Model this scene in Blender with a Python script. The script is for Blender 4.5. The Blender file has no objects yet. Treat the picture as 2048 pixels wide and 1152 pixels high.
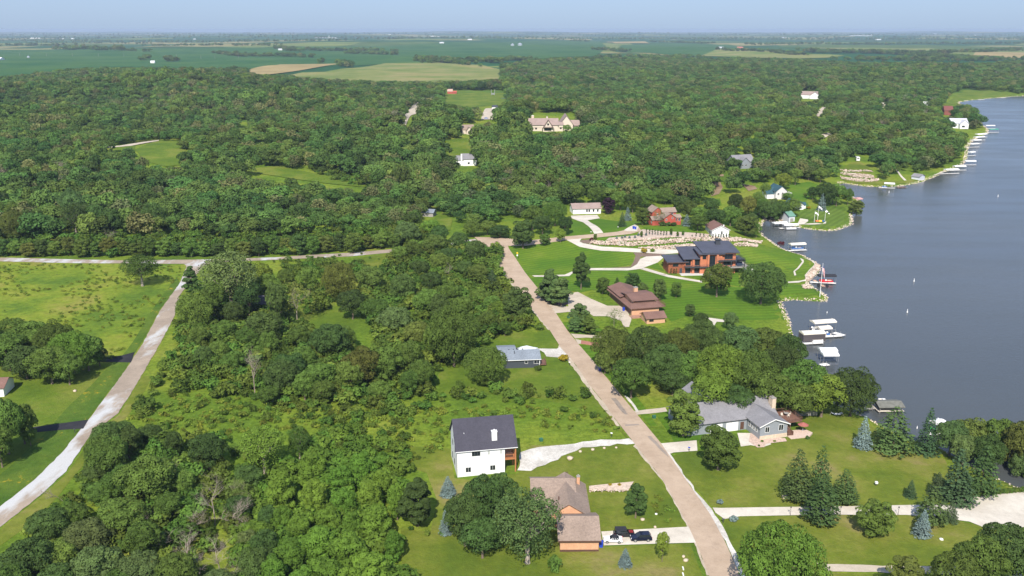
import bpy, bmesh, math, random
import numpy as np
from mathutils import Vector, Matrix
from mathutils.geometry import delaunay_2d_cdt
S = bpy.context.scene
R = math.radians
# ---------------------------------------------------------------- camera, world, sun, exposure
FPX = 1800.0                                   # focal length in pixels of a 2048 wide frame
EYE = 106.0
LEVEL = 58.0                                   # image row of the eye level
PITCH = math.atan((576.0 - LEVEL) / FPX)
cam_data = bpy.data.cameras.new('camera')
cam_data.sensor_width = 36.0
cam_data.lens = 36.0 * FPX / 2048.0
cam_data.clip_start = 1.0
cam_data.clip_end = 120000.0
cam = bpy.data.objects.new('camera', cam_data)
S.collection.objects.link(cam)
cam.location = (0, 0, EYE)
cam.rotation_euler = (math.pi / 2 - PITCH, 0, 0)
S.camera = cam
SUN_EL, SUN_AZ = 44.0, 8.0                     # light travels towards +Y turned SUN_AZ degrees to +X
world = bpy.data.worlds.new('World')
S.world = world
world.use_nodes = True
wn = world.node_tree
sky = wn.nodes.new('ShaderNodeTexSky')
sky.sky_type = 'NISHITA'
sky.sun_disc = False
sky.sun_elevation = R(SUN_EL)
sky.sun_rotation = R(180 + SUN_AZ)
sky.air_density = 1.0
sky.dust_density = 0.7
sky.ozone_density = 2.5
bg = wn.nodes['Background']
bg.inputs['Strength'].default_value = 0.11
tint = wn.nodes.new('ShaderNodeMix'); tint.data_type = 'RGBA'; tint.blend_type = 'MULTIPLY'
tint.inputs[0].default_value = 1.0; tint.inputs[7].default_value = (0.70, 0.90, 1.36, 1)
wn.links.new(sky.outputs[0], tint.inputs[6])
even = wn.nodes.new('ShaderNodeMix'); even.data_type = 'RGBA'; even.inputs[0].default_value = 0.72
even.inputs[7].default_value = (2.80, 3.65, 5.05, 1)          # thin even summer haze over the whole sky
wn.links.new(tint.outputs[2], even.inputs[6])
wn.links.new(even.outputs[2], bg.inputs['Color'])
sd = bpy.data.lights.new('sun', 'SUN')
sd.energy = 5.0
sd.angle = R(0.5)
sd.color = (1.0, 0.93, 0.82)
sun = bpy.data.objects.new('sun', sd)
S.collection.objects.link(sun)
sv = Vector((math.sin(R(SUN_AZ)) * math.cos(R(SUN_EL)), math.cos(R(SUN_AZ)) * math.cos(R(SUN_EL)), -math.sin(R(SUN_EL))))
sun.rotation_euler = sv.to_track_quat('-Z', 'Y').to_euler()
S.view_settings.view_transform = 'Standard'
S.view_settings.look = 'None'
S.view_settings.exposure = 0.42
S.view_settings.gamma = 1.0
S.cycles.max_bounces = 5
S.cycles.diffuse_bounces = 2
S.cycles.glossy_bounces = 2
S.cycles.transmission_bounces = 2
S.cycles.volume_bounces = 0
S.cycles.transparent_max_bounces = 4
S.cycles.use_denoising = True
S.cycles.caustics_reflective = False
S.cycles.caustics_refractive = False
random.seed(7)
rng = np.random.default_rng(7)

# ---------------------------------------------------------------- where a picture point lies on the land
CP, SP = math.cos(PITCH), math.sin(PITCH)
WATER = -3.0
def Z(ox, oy, s, pts): return [(ox + x / s, oy + y / s) for x, y in pts]
z1 = lambda *p: Z(0, 380, 2.88, p)
z2 = lambda *p: Z(550, 380, 2.88, p)
z3 = lambda *p: Z(0, 752, 2.88, p)
z4 = lambda *p: Z(680, 752, 2.88, p)
z5 = lambda *p: Z(1348, 752, 2.88, p)
z6 = lambda *p: Z(1100, 380, 2.88, p)
z7 = lambda *p: Z(1100, 380, 6.777, p)
z8 = lambda *p: Z(960, 660, 6.777, p)
z9 = lambda *p: Z(1348, 0, 2.88, p)
za = lambda *p: Z(1400, 340, 6.777, p)
zb = lambda *p: Z(1590, 380, 12.8, p)
def ray(px, py):
    a = (px - 1024.0) / FPX
    b = (576.0 - py) / FPX
    return np.array([a, CP + b * SP, -SP + b * CP])
def plane_pt(px, py, z=0.0):
    d = ray(px, py)
    t = (z - EYE) / d[2]
    return d[0] * t, d[1] * t
def project(x, y, z):
    dy, dz = y, z - EYE
    depth = dy * CP - dz * SP
    up = dy * SP + dz * CP
    return 1024.0 + FPX * x / depth, 576.0 - FPX * up / depth

SHORE = ([(2120, 1010), (2060, 985), (1990, 955), (1930, 925), (1870, 890), (1820, 878), (1775, 858), (1738, 836), (1700, 822), (1660, 800), (1640, 768),
          (1620, 735), (1602, 710), (1590, 690), (1584, 655), (1575, 630), (1566, 612), (1563, 603), (1590, 600), (1620, 602), (1650, 604), (1659, 598),
          (1650, 588), (1628, 575), (1618, 566), (1624, 556), (1636, 549), (1641, 535), (1632, 524), (1606, 510), (1581, 504), (1560, 495),
          (1545, 484), (1530, 474), (1520, 463), (1524, 447), (1533, 440), (1548, 443), (1564, 444), (1577, 449), (1599, 455), (1621, 459), (1651, 462), (1673, 461),
          (1689, 455), (1705, 449), (1706, 438), (1703, 430), (1716, 424), (1726, 410), (1716, 398), (1700, 391), (1688, 382), (1679, 370),
          (1681, 365), (1695, 368), (1730, 373), (1765, 374), (1799, 373), (1841, 365), (1869, 354), (1890, 344), (1928, 328), (1936, 312),
          (1936, 295), (1947, 280), (1975, 267), (1978, 258), (1965, 250), (1960, 235), (1945, 222), (1925, 212), (1917, 205), (1938, 201), (1966, 198), (2008, 195),
          (2027, 193), (2100, 190), (2300, 186), (2750, 184), (3300, 400), (3600, 1010)])
SH = np.array([plane_pt(x, y, WATER) for x, y in SHORE])
def in_poly(x, y, P):
    x = np.asarray(x, float); y = np.asarray(y, float)
    ins = np.zeros(x.shape, bool)
    n = len(P); j = n - 1
    for i in range(n):
        xi, yi = P[i]; xj, yj = P[j]
        c = ((yi > y) != (yj > y)) & (x < (xj - xi) * (y - yi) / ((yj - yi) + 1e-12) + xi)
        ins ^= c
        j = i
    return ins
def poly_dist(x, y, P):
    d = np.full(np.shape(x), 1e9)
    n = len(P)
    for i in range(n):
        ax, ay = P[i]; bx, by = P[(i + 1) % n]
        ex, ey = bx - ax, by - ay
        t = np.clip(((x - ax) * ex + (y - ay) * ey) / (ex * ex + ey * ey + 1e-12), 0, 1)
        d = np.minimum(d, np.hypot(x - ax - t * ex, y - ay - t * ey))
    return d
def sstep(a, b, v):
    t = np.clip((v - a) / (b - a), 0, 1)
    return t * t * (3 - 2 * t)
BX, BY = plane_pt(1330, 470, 2.0)              # crown of the terraced bank behind the brick mansion
def raw_h(x, y):
    """height of the land"""
    x = np.asarray(x, float); y = np.asarray(y, float)
    d = poly_dist(x, y, SH)
    sd_ = np.where(in_poly(x, y, SH), -d, d)   # >0 on land
    base = np.where(sd_ > 0, WATER + 1.1 * sstep(0, 4, sd_) + 1.9 * sstep(2, 38, sd_), WATER + np.maximum(sd_ * 0.35, -3.0))
    far = sstep(520, 900, y) * sstep(10, 160, sd_)
    roll = 12.0 * np.sin(x / 163.0 + 0.7 * np.sin(y / 190.0) + 1.3) * np.cos(y / 150.0 + x / 380.0) + 6.5 * np.sin(x / 83.0 - y / 97.0) \
        + 9.0 * np.sin(y / 400.0 + x / 470.0)
    fade = 1.0 - 0.75 * sstep(1500, 2300, y)
    vf = sstep(3500, 6000, y) * (14 * np.sin(x / 1400.0 + y / 3300.0) + 8 * np.sin(x / 620.0 - y / 2100.0)) + sstep(9000, 22000, y) * 22 * np.sin(x / 2300.0 + 2)
    near = 0.35 * np.sin(x / 23.0) * np.cos(y / 31.0) * sstep(15, 60, sd_) * (1 - sstep(500, 700, y))
    bank = 6.0 * np.exp(-(((x - BX) / 75.0) ** 2 + ((y - BY) / 34.0) ** 2)) * sstep(2, 30, sd_)
    z = base + far * roll * fade + vf + near + bank
    return np.where(sd_ > 6, np.maximum(z, WATER + 1.2), z)
# the height table that the land sheet and everything on it share
NJ, NT = 640, 360
TY = np.concatenate([[120.0], 135.0 * np.exp(np.linspace(0, math.log(32000 / 135.0), NJ - 1))])
TT = np.linspace(-1.05, 1.05, NT)
GX = TY[:, None] * TT[None, :]
GY = np.repeat(TY[:, None], NT, 1)
GZ = raw_h(GX, GY)
def ht(x, y):
    x = np.asarray(x, float); y = np.asarray(y, float)
    yy = np.clip(y, TY[0], TY[-1] - 1)
    j = np.clip(np.searchsorted(TY, yy) - 1, 0, NJ - 2)
    fy = (yy - TY[j]) / (TY[j + 1] - TY[j])
    t = np.clip(x / yy, TT[0], TT[-1] - 1e-6)
    k = (t - TT[0]) / (TT[1] - TT[0])
    i = np.clip(k.astype(int), 0, NT - 2); fx = k - i
    return (GZ[j, i] * (1 - fx) + GZ[j, i + 1] * fx) * (1 - fy) + (GZ[j + 1, i] * (1 - fx) + GZ[j + 1, i + 1] * fx) * fy
def P(px, py, on_water=False):
    """picture point -> point on the land (or the water)"""
    if on_water:
        x, y = plane_pt(px, py, WATER); return Vector((x, y, WATER))
    d = ray(px, py)
    if d[2] > -0.0008: d[2] = -0.0008
    t = 100.0; step = 2.0; prev = t
    while t < 40000:
        x, y, z = d[0] * t, d[1] * t, EYE + d[2] * t
        if z < float(ht(x, y)): break
        prev = t; t += step; step = max(2.0, t * 0.006)
    lo, hi = prev, t
    for _ in range(20):
        m = (lo + hi) / 2
        if EYE + d[2] * m < float(ht(d[0] * m, d[1] * m)): hi = m
        else: lo = m
    return Vector((d[0] * hi, d[1] * hi, EYE + d[2] * hi))
def scale_at(p): return FPX / (p[1] * CP - (p[2] - EYE) * SP)      # pixels (of 2048) per metre
def height_for(p, py_top):
    """height above p at which the vertical through p meets image row py_top"""
    lo, hi = 0.0, 80.0
    for _ in range(30):
        m = (lo + hi) / 2
        if project(p[0], p[1], p[2] + m)[1] > py_top: lo = m
        else: hi = m
    return lo

# ---------------------------------------------------------------- tagging and mesh helpers
COL = S.collection
def tag(o, label=None, cat=None, group=None, kind=None):
    if label: o['label'] = label
    if cat: o['category'] = cat
    if group: o['group'] = group
    if kind: o['kind'] = kind
    return o
def empty(name, loc=(0, 0, 0), rz=0.0, label=None, cat=None, group=None):
    o = bpy.data.objects.new(name, None)
    COL.objects.link(o)
    o.empty_display_size = 0.5
    o.location = loc; o.rotation_euler = (0, 0, rz)
    return tag(o, label, cat, group)
def children(o): return KIDS.get(o.name, [])
KIDS = {}
def link(name, me, mat, parent=None):
    o = bpy.data.objects.new(name, me)
    COL.objects.link(o)
    if mat is not None and len(me.materials) == 0:
        for m in (mat if isinstance(mat, (list, tuple)) else [mat]): me.materials.append(m)
    if parent is not None:
        o.parent = parent
        KIDS.setdefault(parent.name, []).append(o)
    return o
def copy_tree(o, parent=None):
    c = o.copy(); COL.objects.link(c); c.parent = parent
    if parent is not None: KIDS.setdefault(parent.name, []).append(c)
    for ch in children(o): copy_tree(ch, c)
    return c
class MB:
    def __init__(s): s.v = []; s.f = []; s.m = []
    def add(s, vs, fs, mi=0):
        n = len(s.v); s.v += [tuple(v) for v in vs]; s.f += [tuple(i + n for i in f) for f in fs]; s.m += [mi] * len(fs); return s
    def box(s, x0, x1, y0, y1, z0, z1, mi=0):
        return s.add([(x0, y0, z0), (x1, y0, z0), (x1, y1, z0), (x0, y1, z0), (x0, y0, z1), (x1, y0, z1), (x1, y1, z1), (x0, y1, z1)],
                     [(0, 3, 2, 1), (4, 5, 6, 7), (0, 1, 5, 4), (1, 2, 6, 5), (2, 3, 7, 6), (3, 0, 4, 7)], mi)
    def prism(s, pts, z0, z1, mi=0):
        """pts: ccw (x, y) outline"""
        n = len(pts)
        return s.add([(x, y, z0) for x, y in pts] + [(x, y, z1) for x, y in pts],
                     [tuple(range(n - 1, -1, -1)), tuple(range(n, 2 * n))] + [(i, (i + 1) % n, n + (i + 1) % n, n + i) for i in range(n)], mi)
    def slab(s, quad, t, mi=0):
        """a sloped slab: top quad (ccw from above), thickness t downwards"""
        q = [Vector(p) for p in quad]; n = len(q)
        lo = [p - Vector((0, 0, t)) for p in q]
        return s.add(q + lo, [tuple(range(n)), tuple(range(2 * n - 1, n - 1, -1))] + [(i, n + i, n + (i + 1) % n, (i + 1) % n) for i in range(n)], mi)
    def tube(s, p0, p1, r0, r1=None, n=6, mi=0, caps=True):
        p0, p1 = Vector(p0), Vector(p1); r1 = r0 if r1 is None else r1
        d = (p1 - p0).normalized(); a = d.orthogonal().normalized(); b = d.cross(a)
        vs = [p + (a * math.cos(2 * math.pi * i / n) + b * math.sin(2 * math.pi * i / n)) * r for p, r in ((p0, r0), (p1, r1)) for i in range(n)]
        fs = [(i, (i + 1) % n, n + (i + 1) % n, n + i) for i in range(n)]
        if caps: fs += [tuple(range(n - 1, -1, -1)), tuple(range(n, 2 * n))]
        return s.add(vs, fs, mi)
    def lathe(s, prof, n=12, c=(0, 0, 0), mi=0):
        """prof: (r, z) from bottom to top"""
        vs = [(c[0] + r * math.cos(2 * math.pi * i / n), c[1] + r * math.sin(2 * math.pi * i / n), c[2] + z) for r, z in prof for i in range(n)]
        fs = [(k * n + i, k * n + (i + 1) % n, (k + 1) * n + (i + 1) % n, (k + 1) * n + i) for k in range(len(prof) - 1) for i in range(n)]
        fs += [tuple(range(n - 1, -1, -1)), tuple(range((len(prof) - 1) * n, len(prof) * n))]
        return s.add(vs, fs, mi)
    def mesh(s, name, smooth=False):
        me = bpy.data.meshes.new(name); me.from_pydata(s.v, [], s.f); me.update()
        if s.m and max(s.m): me.polygons.foreach_set('material_index', s.m)
        if smooth: me.polygons.foreach_set('use_smooth', [True] * len(me.polygons))
        return me
    def build(s, name, mat, parent=None, smooth=False): return link(name, s.mesh(name, smooth), mat, parent)

# ---------------------------------------------------------------- materials
def new_mat(name):
    m = bpy.data.materials.new(name); m.use_nodes = True
    nt = m.node_tree; b = nt.nodes['Principled BSDF']
    return m, nt, b
def noise(nt, scale, detail=4, rough=0.6, coord='Object', vec=None, stretch=None):
    n = nt.nodes.new('ShaderNodeTexNoise'); n.inputs['Scale'].default_value = scale
    n.inputs['Detail'].default_value = detail; n.inputs['Roughness'].default_value = rough
    if vec is None:
        tc = nt.nodes.new('ShaderNodeTexCoord'); vec = tc.outputs[coord]
    if stretch:
        mp = nt.nodes.new('ShaderNodeMapping'); mp.inputs['Scale'].default_value = stretch
        nt.links.new(vec, mp.inputs[0]); vec = mp.outputs[0]
    nt.links.new(vec, n.inputs['Vector'])
    return n.outputs['Fac']
def ramp(nt, fac, stops):
    r = nt.nodes.new('ShaderNodeValToRGB'); e = r.color_ramp.elements
    while len(e) < len(stops): e.new(0.5)
    for k, (p, c) in enumerate(stops): e[k].position = p; e[k].color = (*c, 1) if len(c) == 3 else c
    nt.links.new(fac, r.inputs[0]); return r.outputs[0]
def mix(nt, fac, a, b, mode='MIX'):
    n = nt.nodes.new('ShaderNodeMix'); n.data_type = 'RGBA'; n.blend_type = mode
    for sock, v in ((n.inputs[0], fac), (n.inputs[6], a), (n.inputs[7], b)):
        if isinstance(v, bpy.types.NodeSocket): nt.links.new(v, sock)
        elif isinstance(v, (int, float)): sock.default_value = v
        else: sock.default_value = (*v, 1)
    return n.outputs[2]
def bump(nt, b, height, strength, dist=0.1):
    n = nt.nodes.new('ShaderNodeBump'); n.inputs['Strength'].default_value = strength; n.inputs['Distance'].default_value = dist
    nt.links.new(height, n.inputs['Height']); nt.links.new(n.outputs[0], b.inputs['Normal'])
_flat = {}
def flat(name, col, rough=0.7, metal=0.0, var=0.12, scale=1.5, bumps=0.0):
    """a plain painted or natural surface with a little uneven colour"""
    if name in _flat: return _flat[name]
    m, nt, b = new_mat(name)
    f = noise(nt, scale, 5, 0.65)
    lo = tuple(c * (1 - var) for c in col); hi = tuple(min(1, c * (1 + var)) for c in col)
    nt.links.new(ramp(nt, f, [(0.3, lo), (0.7, hi)]), b.inputs['Base Color'])
    b.inputs['Roughness'].default_value = rough; b.inputs['Metallic'].default_value = metal
    if bumps: bump(nt, b, noise(nt, scale * 8, 3), bumps, 0.05)
    _flat[name] = m
    return m
def ground_mat(name, stops, s1=0.02, s2=0.35, stripe=None, extra=None, fine=0.35, rough=0.95):
    """grass-like ground: broad patches, small tufts, optional mowing stripes (angle, width, strength)"""
    m, nt, b = new_mat(name)
    tc = nt.nodes.new('ShaderNodeTexCoord'); v = tc.outputs['Object']
    stops = [(0.5 + (p_ - 0.5) * 0.62, c_) for p_, c_ in stops]
    c = ramp(nt, noise(nt, s1, 7, 0.66, vec=v), stops)
    if extra:                                   # (scale, threshold, colour) flower or bare patches
        for sc, th, col in extra:
            f = ramp(nt, noise(nt, sc, 5, 0.75, vec=v), [(th, (0, 0, 0)), (min(th + 0.12, 1), (1, 1, 1))])
            c = mix(nt, f, c, col)
    f2 = ramp(nt, noise(nt, s2, 5, 0.75, vec=v), [(0.3, (1 - fine,) * 3), (0.7, (1 + fine * 0.6,) * 3)])
    c = mix(nt, 1.0, c, f2, 'MULTIPLY')
    if stripe:
        for ang, wid, k in stripe:
            mp = nt.nodes.new('ShaderNodeMapping'); mp.inputs['Rotation'].default_value = (0, 0, R(ang))
            nt.links.new(v, mp.inputs[0])
            w = nt.nodes.new('ShaderNodeTexWave'); w.inputs['Scale'].default_value = math.pi / (10 * wid); w.inputs['Distortion'].default_value = 1.2
            w.inputs['Detail'].default_value = 1; w.inputs['Detail Scale'].default_value = 0.3
            nt.links.new(mp.outputs[0], w.inputs['Vector'])
            c = mix(nt, 1.0, c, ramp(nt, w.outputs['Fac'], [(0.35, (1 - k,) * 3), (0.65, (1 + k,) * 3)]), 'MULTIPLY')
    nt.links.new(c, b.inputs['Base Color']); b.inputs['Roughness'].default_value = rough
    b.inputs['Specular IOR Level'].default_value = 0.1
    bump(nt, b, noise(nt, s2 * 3, 4, 0.7, vec=v), 0.6, 0.4)
    return m
def leaf_mat(name, col, var=0.3, trans=0.17, clump=0.28, hue=0.03, region=False):
    m, nt, b = new_mat(name)
    oi = nt.nodes.new('ShaderNodeObjectInfo')
    hs = nt.nodes.new('ShaderNodeHueSaturation'); hs.inputs['Color'].default_value = (*col, 1)
    def mr(lo, hi, src):
        n = nt.nodes.new('ShaderNodeMapRange'); n.inputs[3].default_value = lo; n.inputs[4].default_value = hi
        nt.links.new(src, n.inputs[0]); return n.outputs[0]
    rnd2 = nt.nodes.new('ShaderNodeMath'); rnd2.operation = 'FRACT'
    mu = nt.nodes.new('ShaderNodeMath'); mu.operation = 'MULTIPLY'; mu.inputs[1].default_value = 17.31
    nt.links.new(oi.outputs['Random'], mu.inputs[0]); nt.links.new(mu.outputs[0], rnd2.inputs[0])
    nt.links.new(mr(0.5 - hue, 0.5 + hue, rnd2.outputs[0]), hs.inputs['Hue'])
    nt.links.new(mr(1 - var, 1 + var, oi.outputs['Random']), hs.inputs['Value'])
    f = noise(nt, 0.45, 3, 0.6)
    c = mix(nt, 1.0, hs.outputs[0], ramp(nt, f, [(0.35, (1 - clump,) * 3), (0.65, (1 + clump,) * 3)]), 'MULTIPLY')
    nt.links.new(c, b.inputs['Base Color']); b.inputs['Roughness'].default_value = 0.75; b.inputs['Specular IOR Level'].default_value = 0.15
    if region:                                   # whole stands of one hue: read from where the plant stands
        f3 = noise(nt, 0.016, 4, 0.7, vec=oi.outputs['Location'])
        c = mix(nt, 1.0, c, ramp(nt, f3, [(0.32, (0.68, 0.86, 0.85)), (0.46, (0.95, 1.0, 0.9)), (0.58, (1.28, 1.22, 0.95)), (0.70, (1.05, 1.0, 1.05))]), 'MULTIPLY')
        nt.links.new(c, b.inputs['Base Color'])
    tr = nt.nodes.new('ShaderNodeBsdfTranslucent'); nt.links.new(mix(nt, 1.0, c, (1.15, 1.25, 0.5), 'MULTIPLY'), tr.inputs[0])
    ms = nt.nodes.new('ShaderNodeMixShader'); ms.inputs[0].default_value = trans
    nt.links.new(b.outputs[0], ms.inputs[1]); nt.links.new(tr.outputs[0], ms.inputs[2])
    nt.links.new(ms.outputs[0], nt.nodes['Material Output'].inputs['Surface'])
    return m
# ---------------------------------------------------------------- the land
def struct(o): o['kind'] = 'structure'; return o
def land_material():
    """meadow near, patchwork of fields far off"""
    m, nt, b = new_mat('meadow')
    tc = nt.nodes.new('ShaderNodeTexCoord'); v = tc.outputs['Object']
    near = ramp(nt, noise(nt, 0.022, 7, 0.62, vec=v), [(0.30, (0.065, 0.120, 0.018)), (0.45, (0.110, 0.180, 0.020)), (0.55, (0.165, 0.222, 0.026)), (0.70, (0.215, 0.225, 0.045))])
    near = mix(nt, 1.0, near, ramp(nt, noise(nt, 0.55, 6, 0.8, vec=v), [(0.3, (0.5, 0.55, 0.5)), (0.62, (1.25, 1.2, 1.2))]), 'MULTIPLY')
    vo = nt.nodes.new('ShaderNodeTexVoronoi'); vo.inputs['Scale'].default_value = 1 / 900.0; vo.inputs['Randomness'].default_value = 0.85
    nt.links.new(v, vo.inputs['Vector'])
    sp = nt.nodes.new('ShaderNodeSeparateColor'); nt.links.new(vo.outputs['Color'], sp.inputs[0])
    fields = nt.nodes.new('ShaderNodeValToRGB'); fields.color_ramp.interpolation = 'CONSTANT'
    st = [(0.0, (0.020, 0.085, 0.030)), (0.35, (0.034, 0.095, 0.028)), (0.52, (0.075, 0.125, 0.035)), (0.66, (0.15, 0.19, 0.055)), (0.80, (0.030, 0.075, 0.022)), (0.90, (0.24, 0.22, 0.09))]
    while len(fields.color_ramp.elements) < len(st): fields.color_ramp.elements.new(0.5)
    for e, (p, c) in zip(fields.color_ramp.elements, st): e.position = p; e.color = (*c, 1)
    nt.links.new(sp.outputs[0], fields.inputs[0])
    ff = mix(nt, 1.0, fields.outputs[0], ramp(nt, noise(nt, 0.004, 5, 0.7, vec=v), [(0.35, (0.7, 0.75, 0.7)), (0.65, (1.2, 1.15, 1.15))]), 'MULTIPLY')
    sx = nt.nodes.new('ShaderNodeSeparateXYZ'); nt.links.new(v, sx.inputs[0])
    mr = nt.nodes.new('ShaderNodeMapRange'); mr.inputs[1].default_value = 1500; mr.inputs[2].default_value = 1900
    nt.links.new(sx.outputs[1], mr.inputs[0])
    c = mix(nt, mr.outputs[0], near, ff)
    nt.links.new(c, b.inputs['Base Color']); b.inputs['Roughness'].default_value = 1.0; b.inputs['Specular IOR Level'].default_value = 0.05
    bump(nt, b, noise(nt, 1.2, 5, 0.7, vec=v), 0.7, 0.5)
    return m
vs = np.stack([GX, GY, GZ], -1).reshape(-1, 3)
J, I = np.meshgrid(np.arange(NJ - 1), np.arange(NT - 1), indexing='ij')
q = (J * NT + I).ravel()
fs = np.stack([q, q + 1, q + NT + 1, q + NT], 1)
def np_mesh(name, vs, fs, mats=(), mi=None, smooth=False):
    me = bpy.data.meshes.new(name)
    k = fs.shape[1]
    me.vertices.add(len(vs)); me.vertices.foreach_set('co', np.ascontiguousarray(vs, np.float32).ravel())
    me.loops.add(len(fs) * k); me.loops.foreach_set('vertex_index', np.ascontiguousarray(fs, np.int32).ravel())
    me.polygons.add(len(fs)); me.polygons.foreach_set('loop_start', np.arange(0, len(fs) * k, k, dtype=np.int32))
    me.polygons.foreach_set('loop_total', np.full(len(fs), k, np.int32))
    if mi is not None: me.polygons.foreach_set('material_index', mi.astype(np.int32))
    if smooth: me.polygons.foreach_set('use_smooth', np.ones(len(fs), bool))
    for m_ in mats: me.materials.append(m_)
    me.update(calc_edges=True); me.validate()
    return me
ground = struct(link('ground', np_mesh('ground', vs, fs, [land_material()], smooth=True), None))
# the lake
m, nt, b = new_mat('lake_water')
tc = nt.nodes.new('ShaderNodeTexCoord'); v = tc.outputs['Object']
nt.links.new(ramp(nt, noise(nt, 0.006, 3, 0.5, vec=v), [(0.35, (0.062, 0.070, 0.074)), (0.7, (0.078, 0.084, 0.084))]), b.inputs['Base Color'])
b.inputs['Roughness'].default_value = 0.18
b.inputs['IOR'].default_value = 1.33
n1 = noise(nt, 0.9, 3, 0.6, vec=v, stretch=(0.5, 1.6, 1))
n2 = noise(nt, 0.03, 3, 0.5, vec=v, stretch=(0.4, 1.6, 1))
hh = nt.nodes.new('ShaderNodeMath'); hh.operation = 'MULTIPLY'; nt.links.new(n1, hh.inputs[0])
nt.links.new(ramp(nt, n2, [(0.35, (0.35,) * 3), (0.65, (1,) * 3)]), hh.inputs[1])
bump(nt, b, hh.outputs[0], 0.5, 0.20)
nt.links.new(ramp(nt, n2, [(0.35, (0.17,) * 3), (0.65, (0.24,) * 3)]), b.inputs['Roughness'])
wx = np.array([[-60, 120], [3600, 120], [5200, 2600], [-60, 2600]], float)
me = bpy.data.meshes.new('lake'); me.from_pydata([(x, y, WATER) for x, y in wx], [], [(0, 1, 2, 3)]); me.materials.append(m)
struct(link('lake', me, None))

def drape_world(poly, step, off):
    """triangles filling a world outline, lying on the land"""
    P2 = [Vector((p[0], p[1])) for p in poly]
    pts = []
    n = len(P2)
    for i in range(n):
        a, c = P2[i], P2[(i + 1) % n]
        k = max(1, int((c - a).length / step))
        pts += [a + (c - a) * (t / k) for t in range(k)]
    nb = len(pts)
    A = np.array([(p.x, p.y) for p in pts])
    xs = np.arange(A[:, 0].min(), A[:, 0].max(), step); ys = np.arange(A[:, 1].min(), A[:, 1].max(), step)
    if len(xs) and len(ys):
        XX, YY = np.meshgrid(xs, ys); XX = XX + (np.arange(len(ys)) % 2)[:, None] * step * 0.5
        XX, YY = XX.ravel(), YY.ravel()
        ok = in_poly(XX, YY, A) & (poly_dist(XX, YY, A) > step * 0.35)
        pts += [Vector((x, y)) for x, y in zip(XX[ok], YY[ok])]
    r = delaunay_2d_cdt(pts, [(i, (i + 1) % nb) for i in range(nb)], [], 1, 1e-4)
    V = np.array([(p.x, p.y) for p in r[0]]); F = [f for f in r[2] if len(f) == 3]
    z = ht(V[:, 0], V[:, 1]) + off
    return [(x, y, zz) for (x, y), zz in zip(V, z)], F
def sheet(name, polys, mat, off, step=None, label=None, smooth_edge=0.0):
    """a sheet (or several of one surface) given by picture outlines, draped over the land"""
    mb = MB()
    for poly in polys:
        W = [P(x, y) for x, y in poly]
        if smooth_edge:
            out = []
            for i in range(len(W)):
                a, c = W[i], W[(i + 1) % len(W)]
                k = max(1, int((c - a).length / 2.0))
                nrm = Vector((-(c - a).y, (c - a).x, 0)); nrm = nrm.normalized() if nrm.length > 0 else nrm
                for t in range(k):
                    out.append(a.lerp(c, t / k) + nrm * random.uniform(-1, 1) * smooth_edge)
            W = out
        ext = max(max(p.x for p in W) - min(p.x for p in W), max(p.y for p in W) - min(p.y for p in W))
        st = step or max(2.0, min(4.0, ext / 20)) if ext < 400 else (step or ext / 60)
        V, F = drape_world(W, st, off)
        mb.add(V, F)
    o = mb.build(name, mat); struct(o)
    return o
def band(left, right): return left + right[::-1]

# --- mown grass
G_LAWN = ground_mat('mown_lawn', [(0.3, (0.080, 0.135, 0.014)), (0.5, (0.110, 0.165, 0.017)), (0.68, (0.160, 0.190, 0.030))], 0.04, 0.6, fine=0.22)
G_LUSH = ground_mat('lush_lawn', [(0.3, (0.070, 0.150, 0.012)), (0.6, (0.115, 0.188, 0.016)), (0.8, (0.155, 0.21, 0.024))], 0.03, 0.7, stripe=[(62, 3.2, 0.08)], fine=0.18)
G_LUSH2 = ground_mat('lush_lawn_two', [(0.3, (0.065, 0.145, 0.012)), (0.6, (0.095, 0.175, 0.014)), (0.8, (0.14, 0.20, 0.02))], 0.03, 0.7, stripe=[(76, 3.2, 0.09)], fine=0.18)
G_CHECK = ground_mat('checked_lawn', [(0.3, (0.070, 0.130, 0.015)), (0.7, (0.115, 0.175, 0.028))], 0.04, 0.7, stripe=[(35, 3.4, 0.09), (-50, 3.4, 0.09)], fine=0.15)
G_DRY = ground_mat('sunny_lawn', [(0.3, (0.090, 0.135, 0.016)), (0.48, (0.130, 0.165, 0.020)), (0.62, (0.175, 0.190, 0.034)), (0.75, (0.230, 0.200, 0.070))], 0.035, 0.5, fine=0.2)
G_FLOWER = ground_mat('flowering_verge', [(0.3, (0.050, 0.110, 0.014)), (0.6, (0.095, 0.150, 0.020))], 0.04, 0.5, extra=[(0.16, 0.60, (0.42, 0.29, 0.02))], fine=0.25)
G_MEADOW = ground_mat('rough_meadow', [(0.30, (0.090, 0.155, 0.018)), (0.45, (0.140, 0.205, 0.020)), (0.58, (0.195, 0.240, 0.026)), (0.74, (0.240, 0.230, 0.050))], 0.03, 0.45,
                      extra=[(0.07, 0.62, (0.035, 0.060, 0.018))], fine=0.35)
G_CROP = ground_mat('bean_crop', [(0.3, (0.020, 0.086, 0.020)), (0.7, (0.050, 0.120, 0.024))], 0.004, 0.03, stripe=[(20, 40, 0.05)], fine=0.12)
G_HAY = ground_mat('hay_meadow', [(0.3, (0.12, 0.17, 0.035)), (0.5, (0.19, 0.21, 0.060)), (0.7, (0.26, 0.23, 0.09))], 0.006, 0.05, fine=0.15)
G_STRAW = ground_mat('straw_field', [(0.3, (0.27, 0.21, 0.09)), (0.7, (0.36, 0.28, 0.13))], 0.006, 0.05, fine=0.15)
G_BARE = ground_mat('bare_earth', [(0.3, (0.20, 0.13, 0.08)), (0.7, (0.30, 0.22, 0.14))], 0.1, 0.6, fine=0.25)
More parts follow.
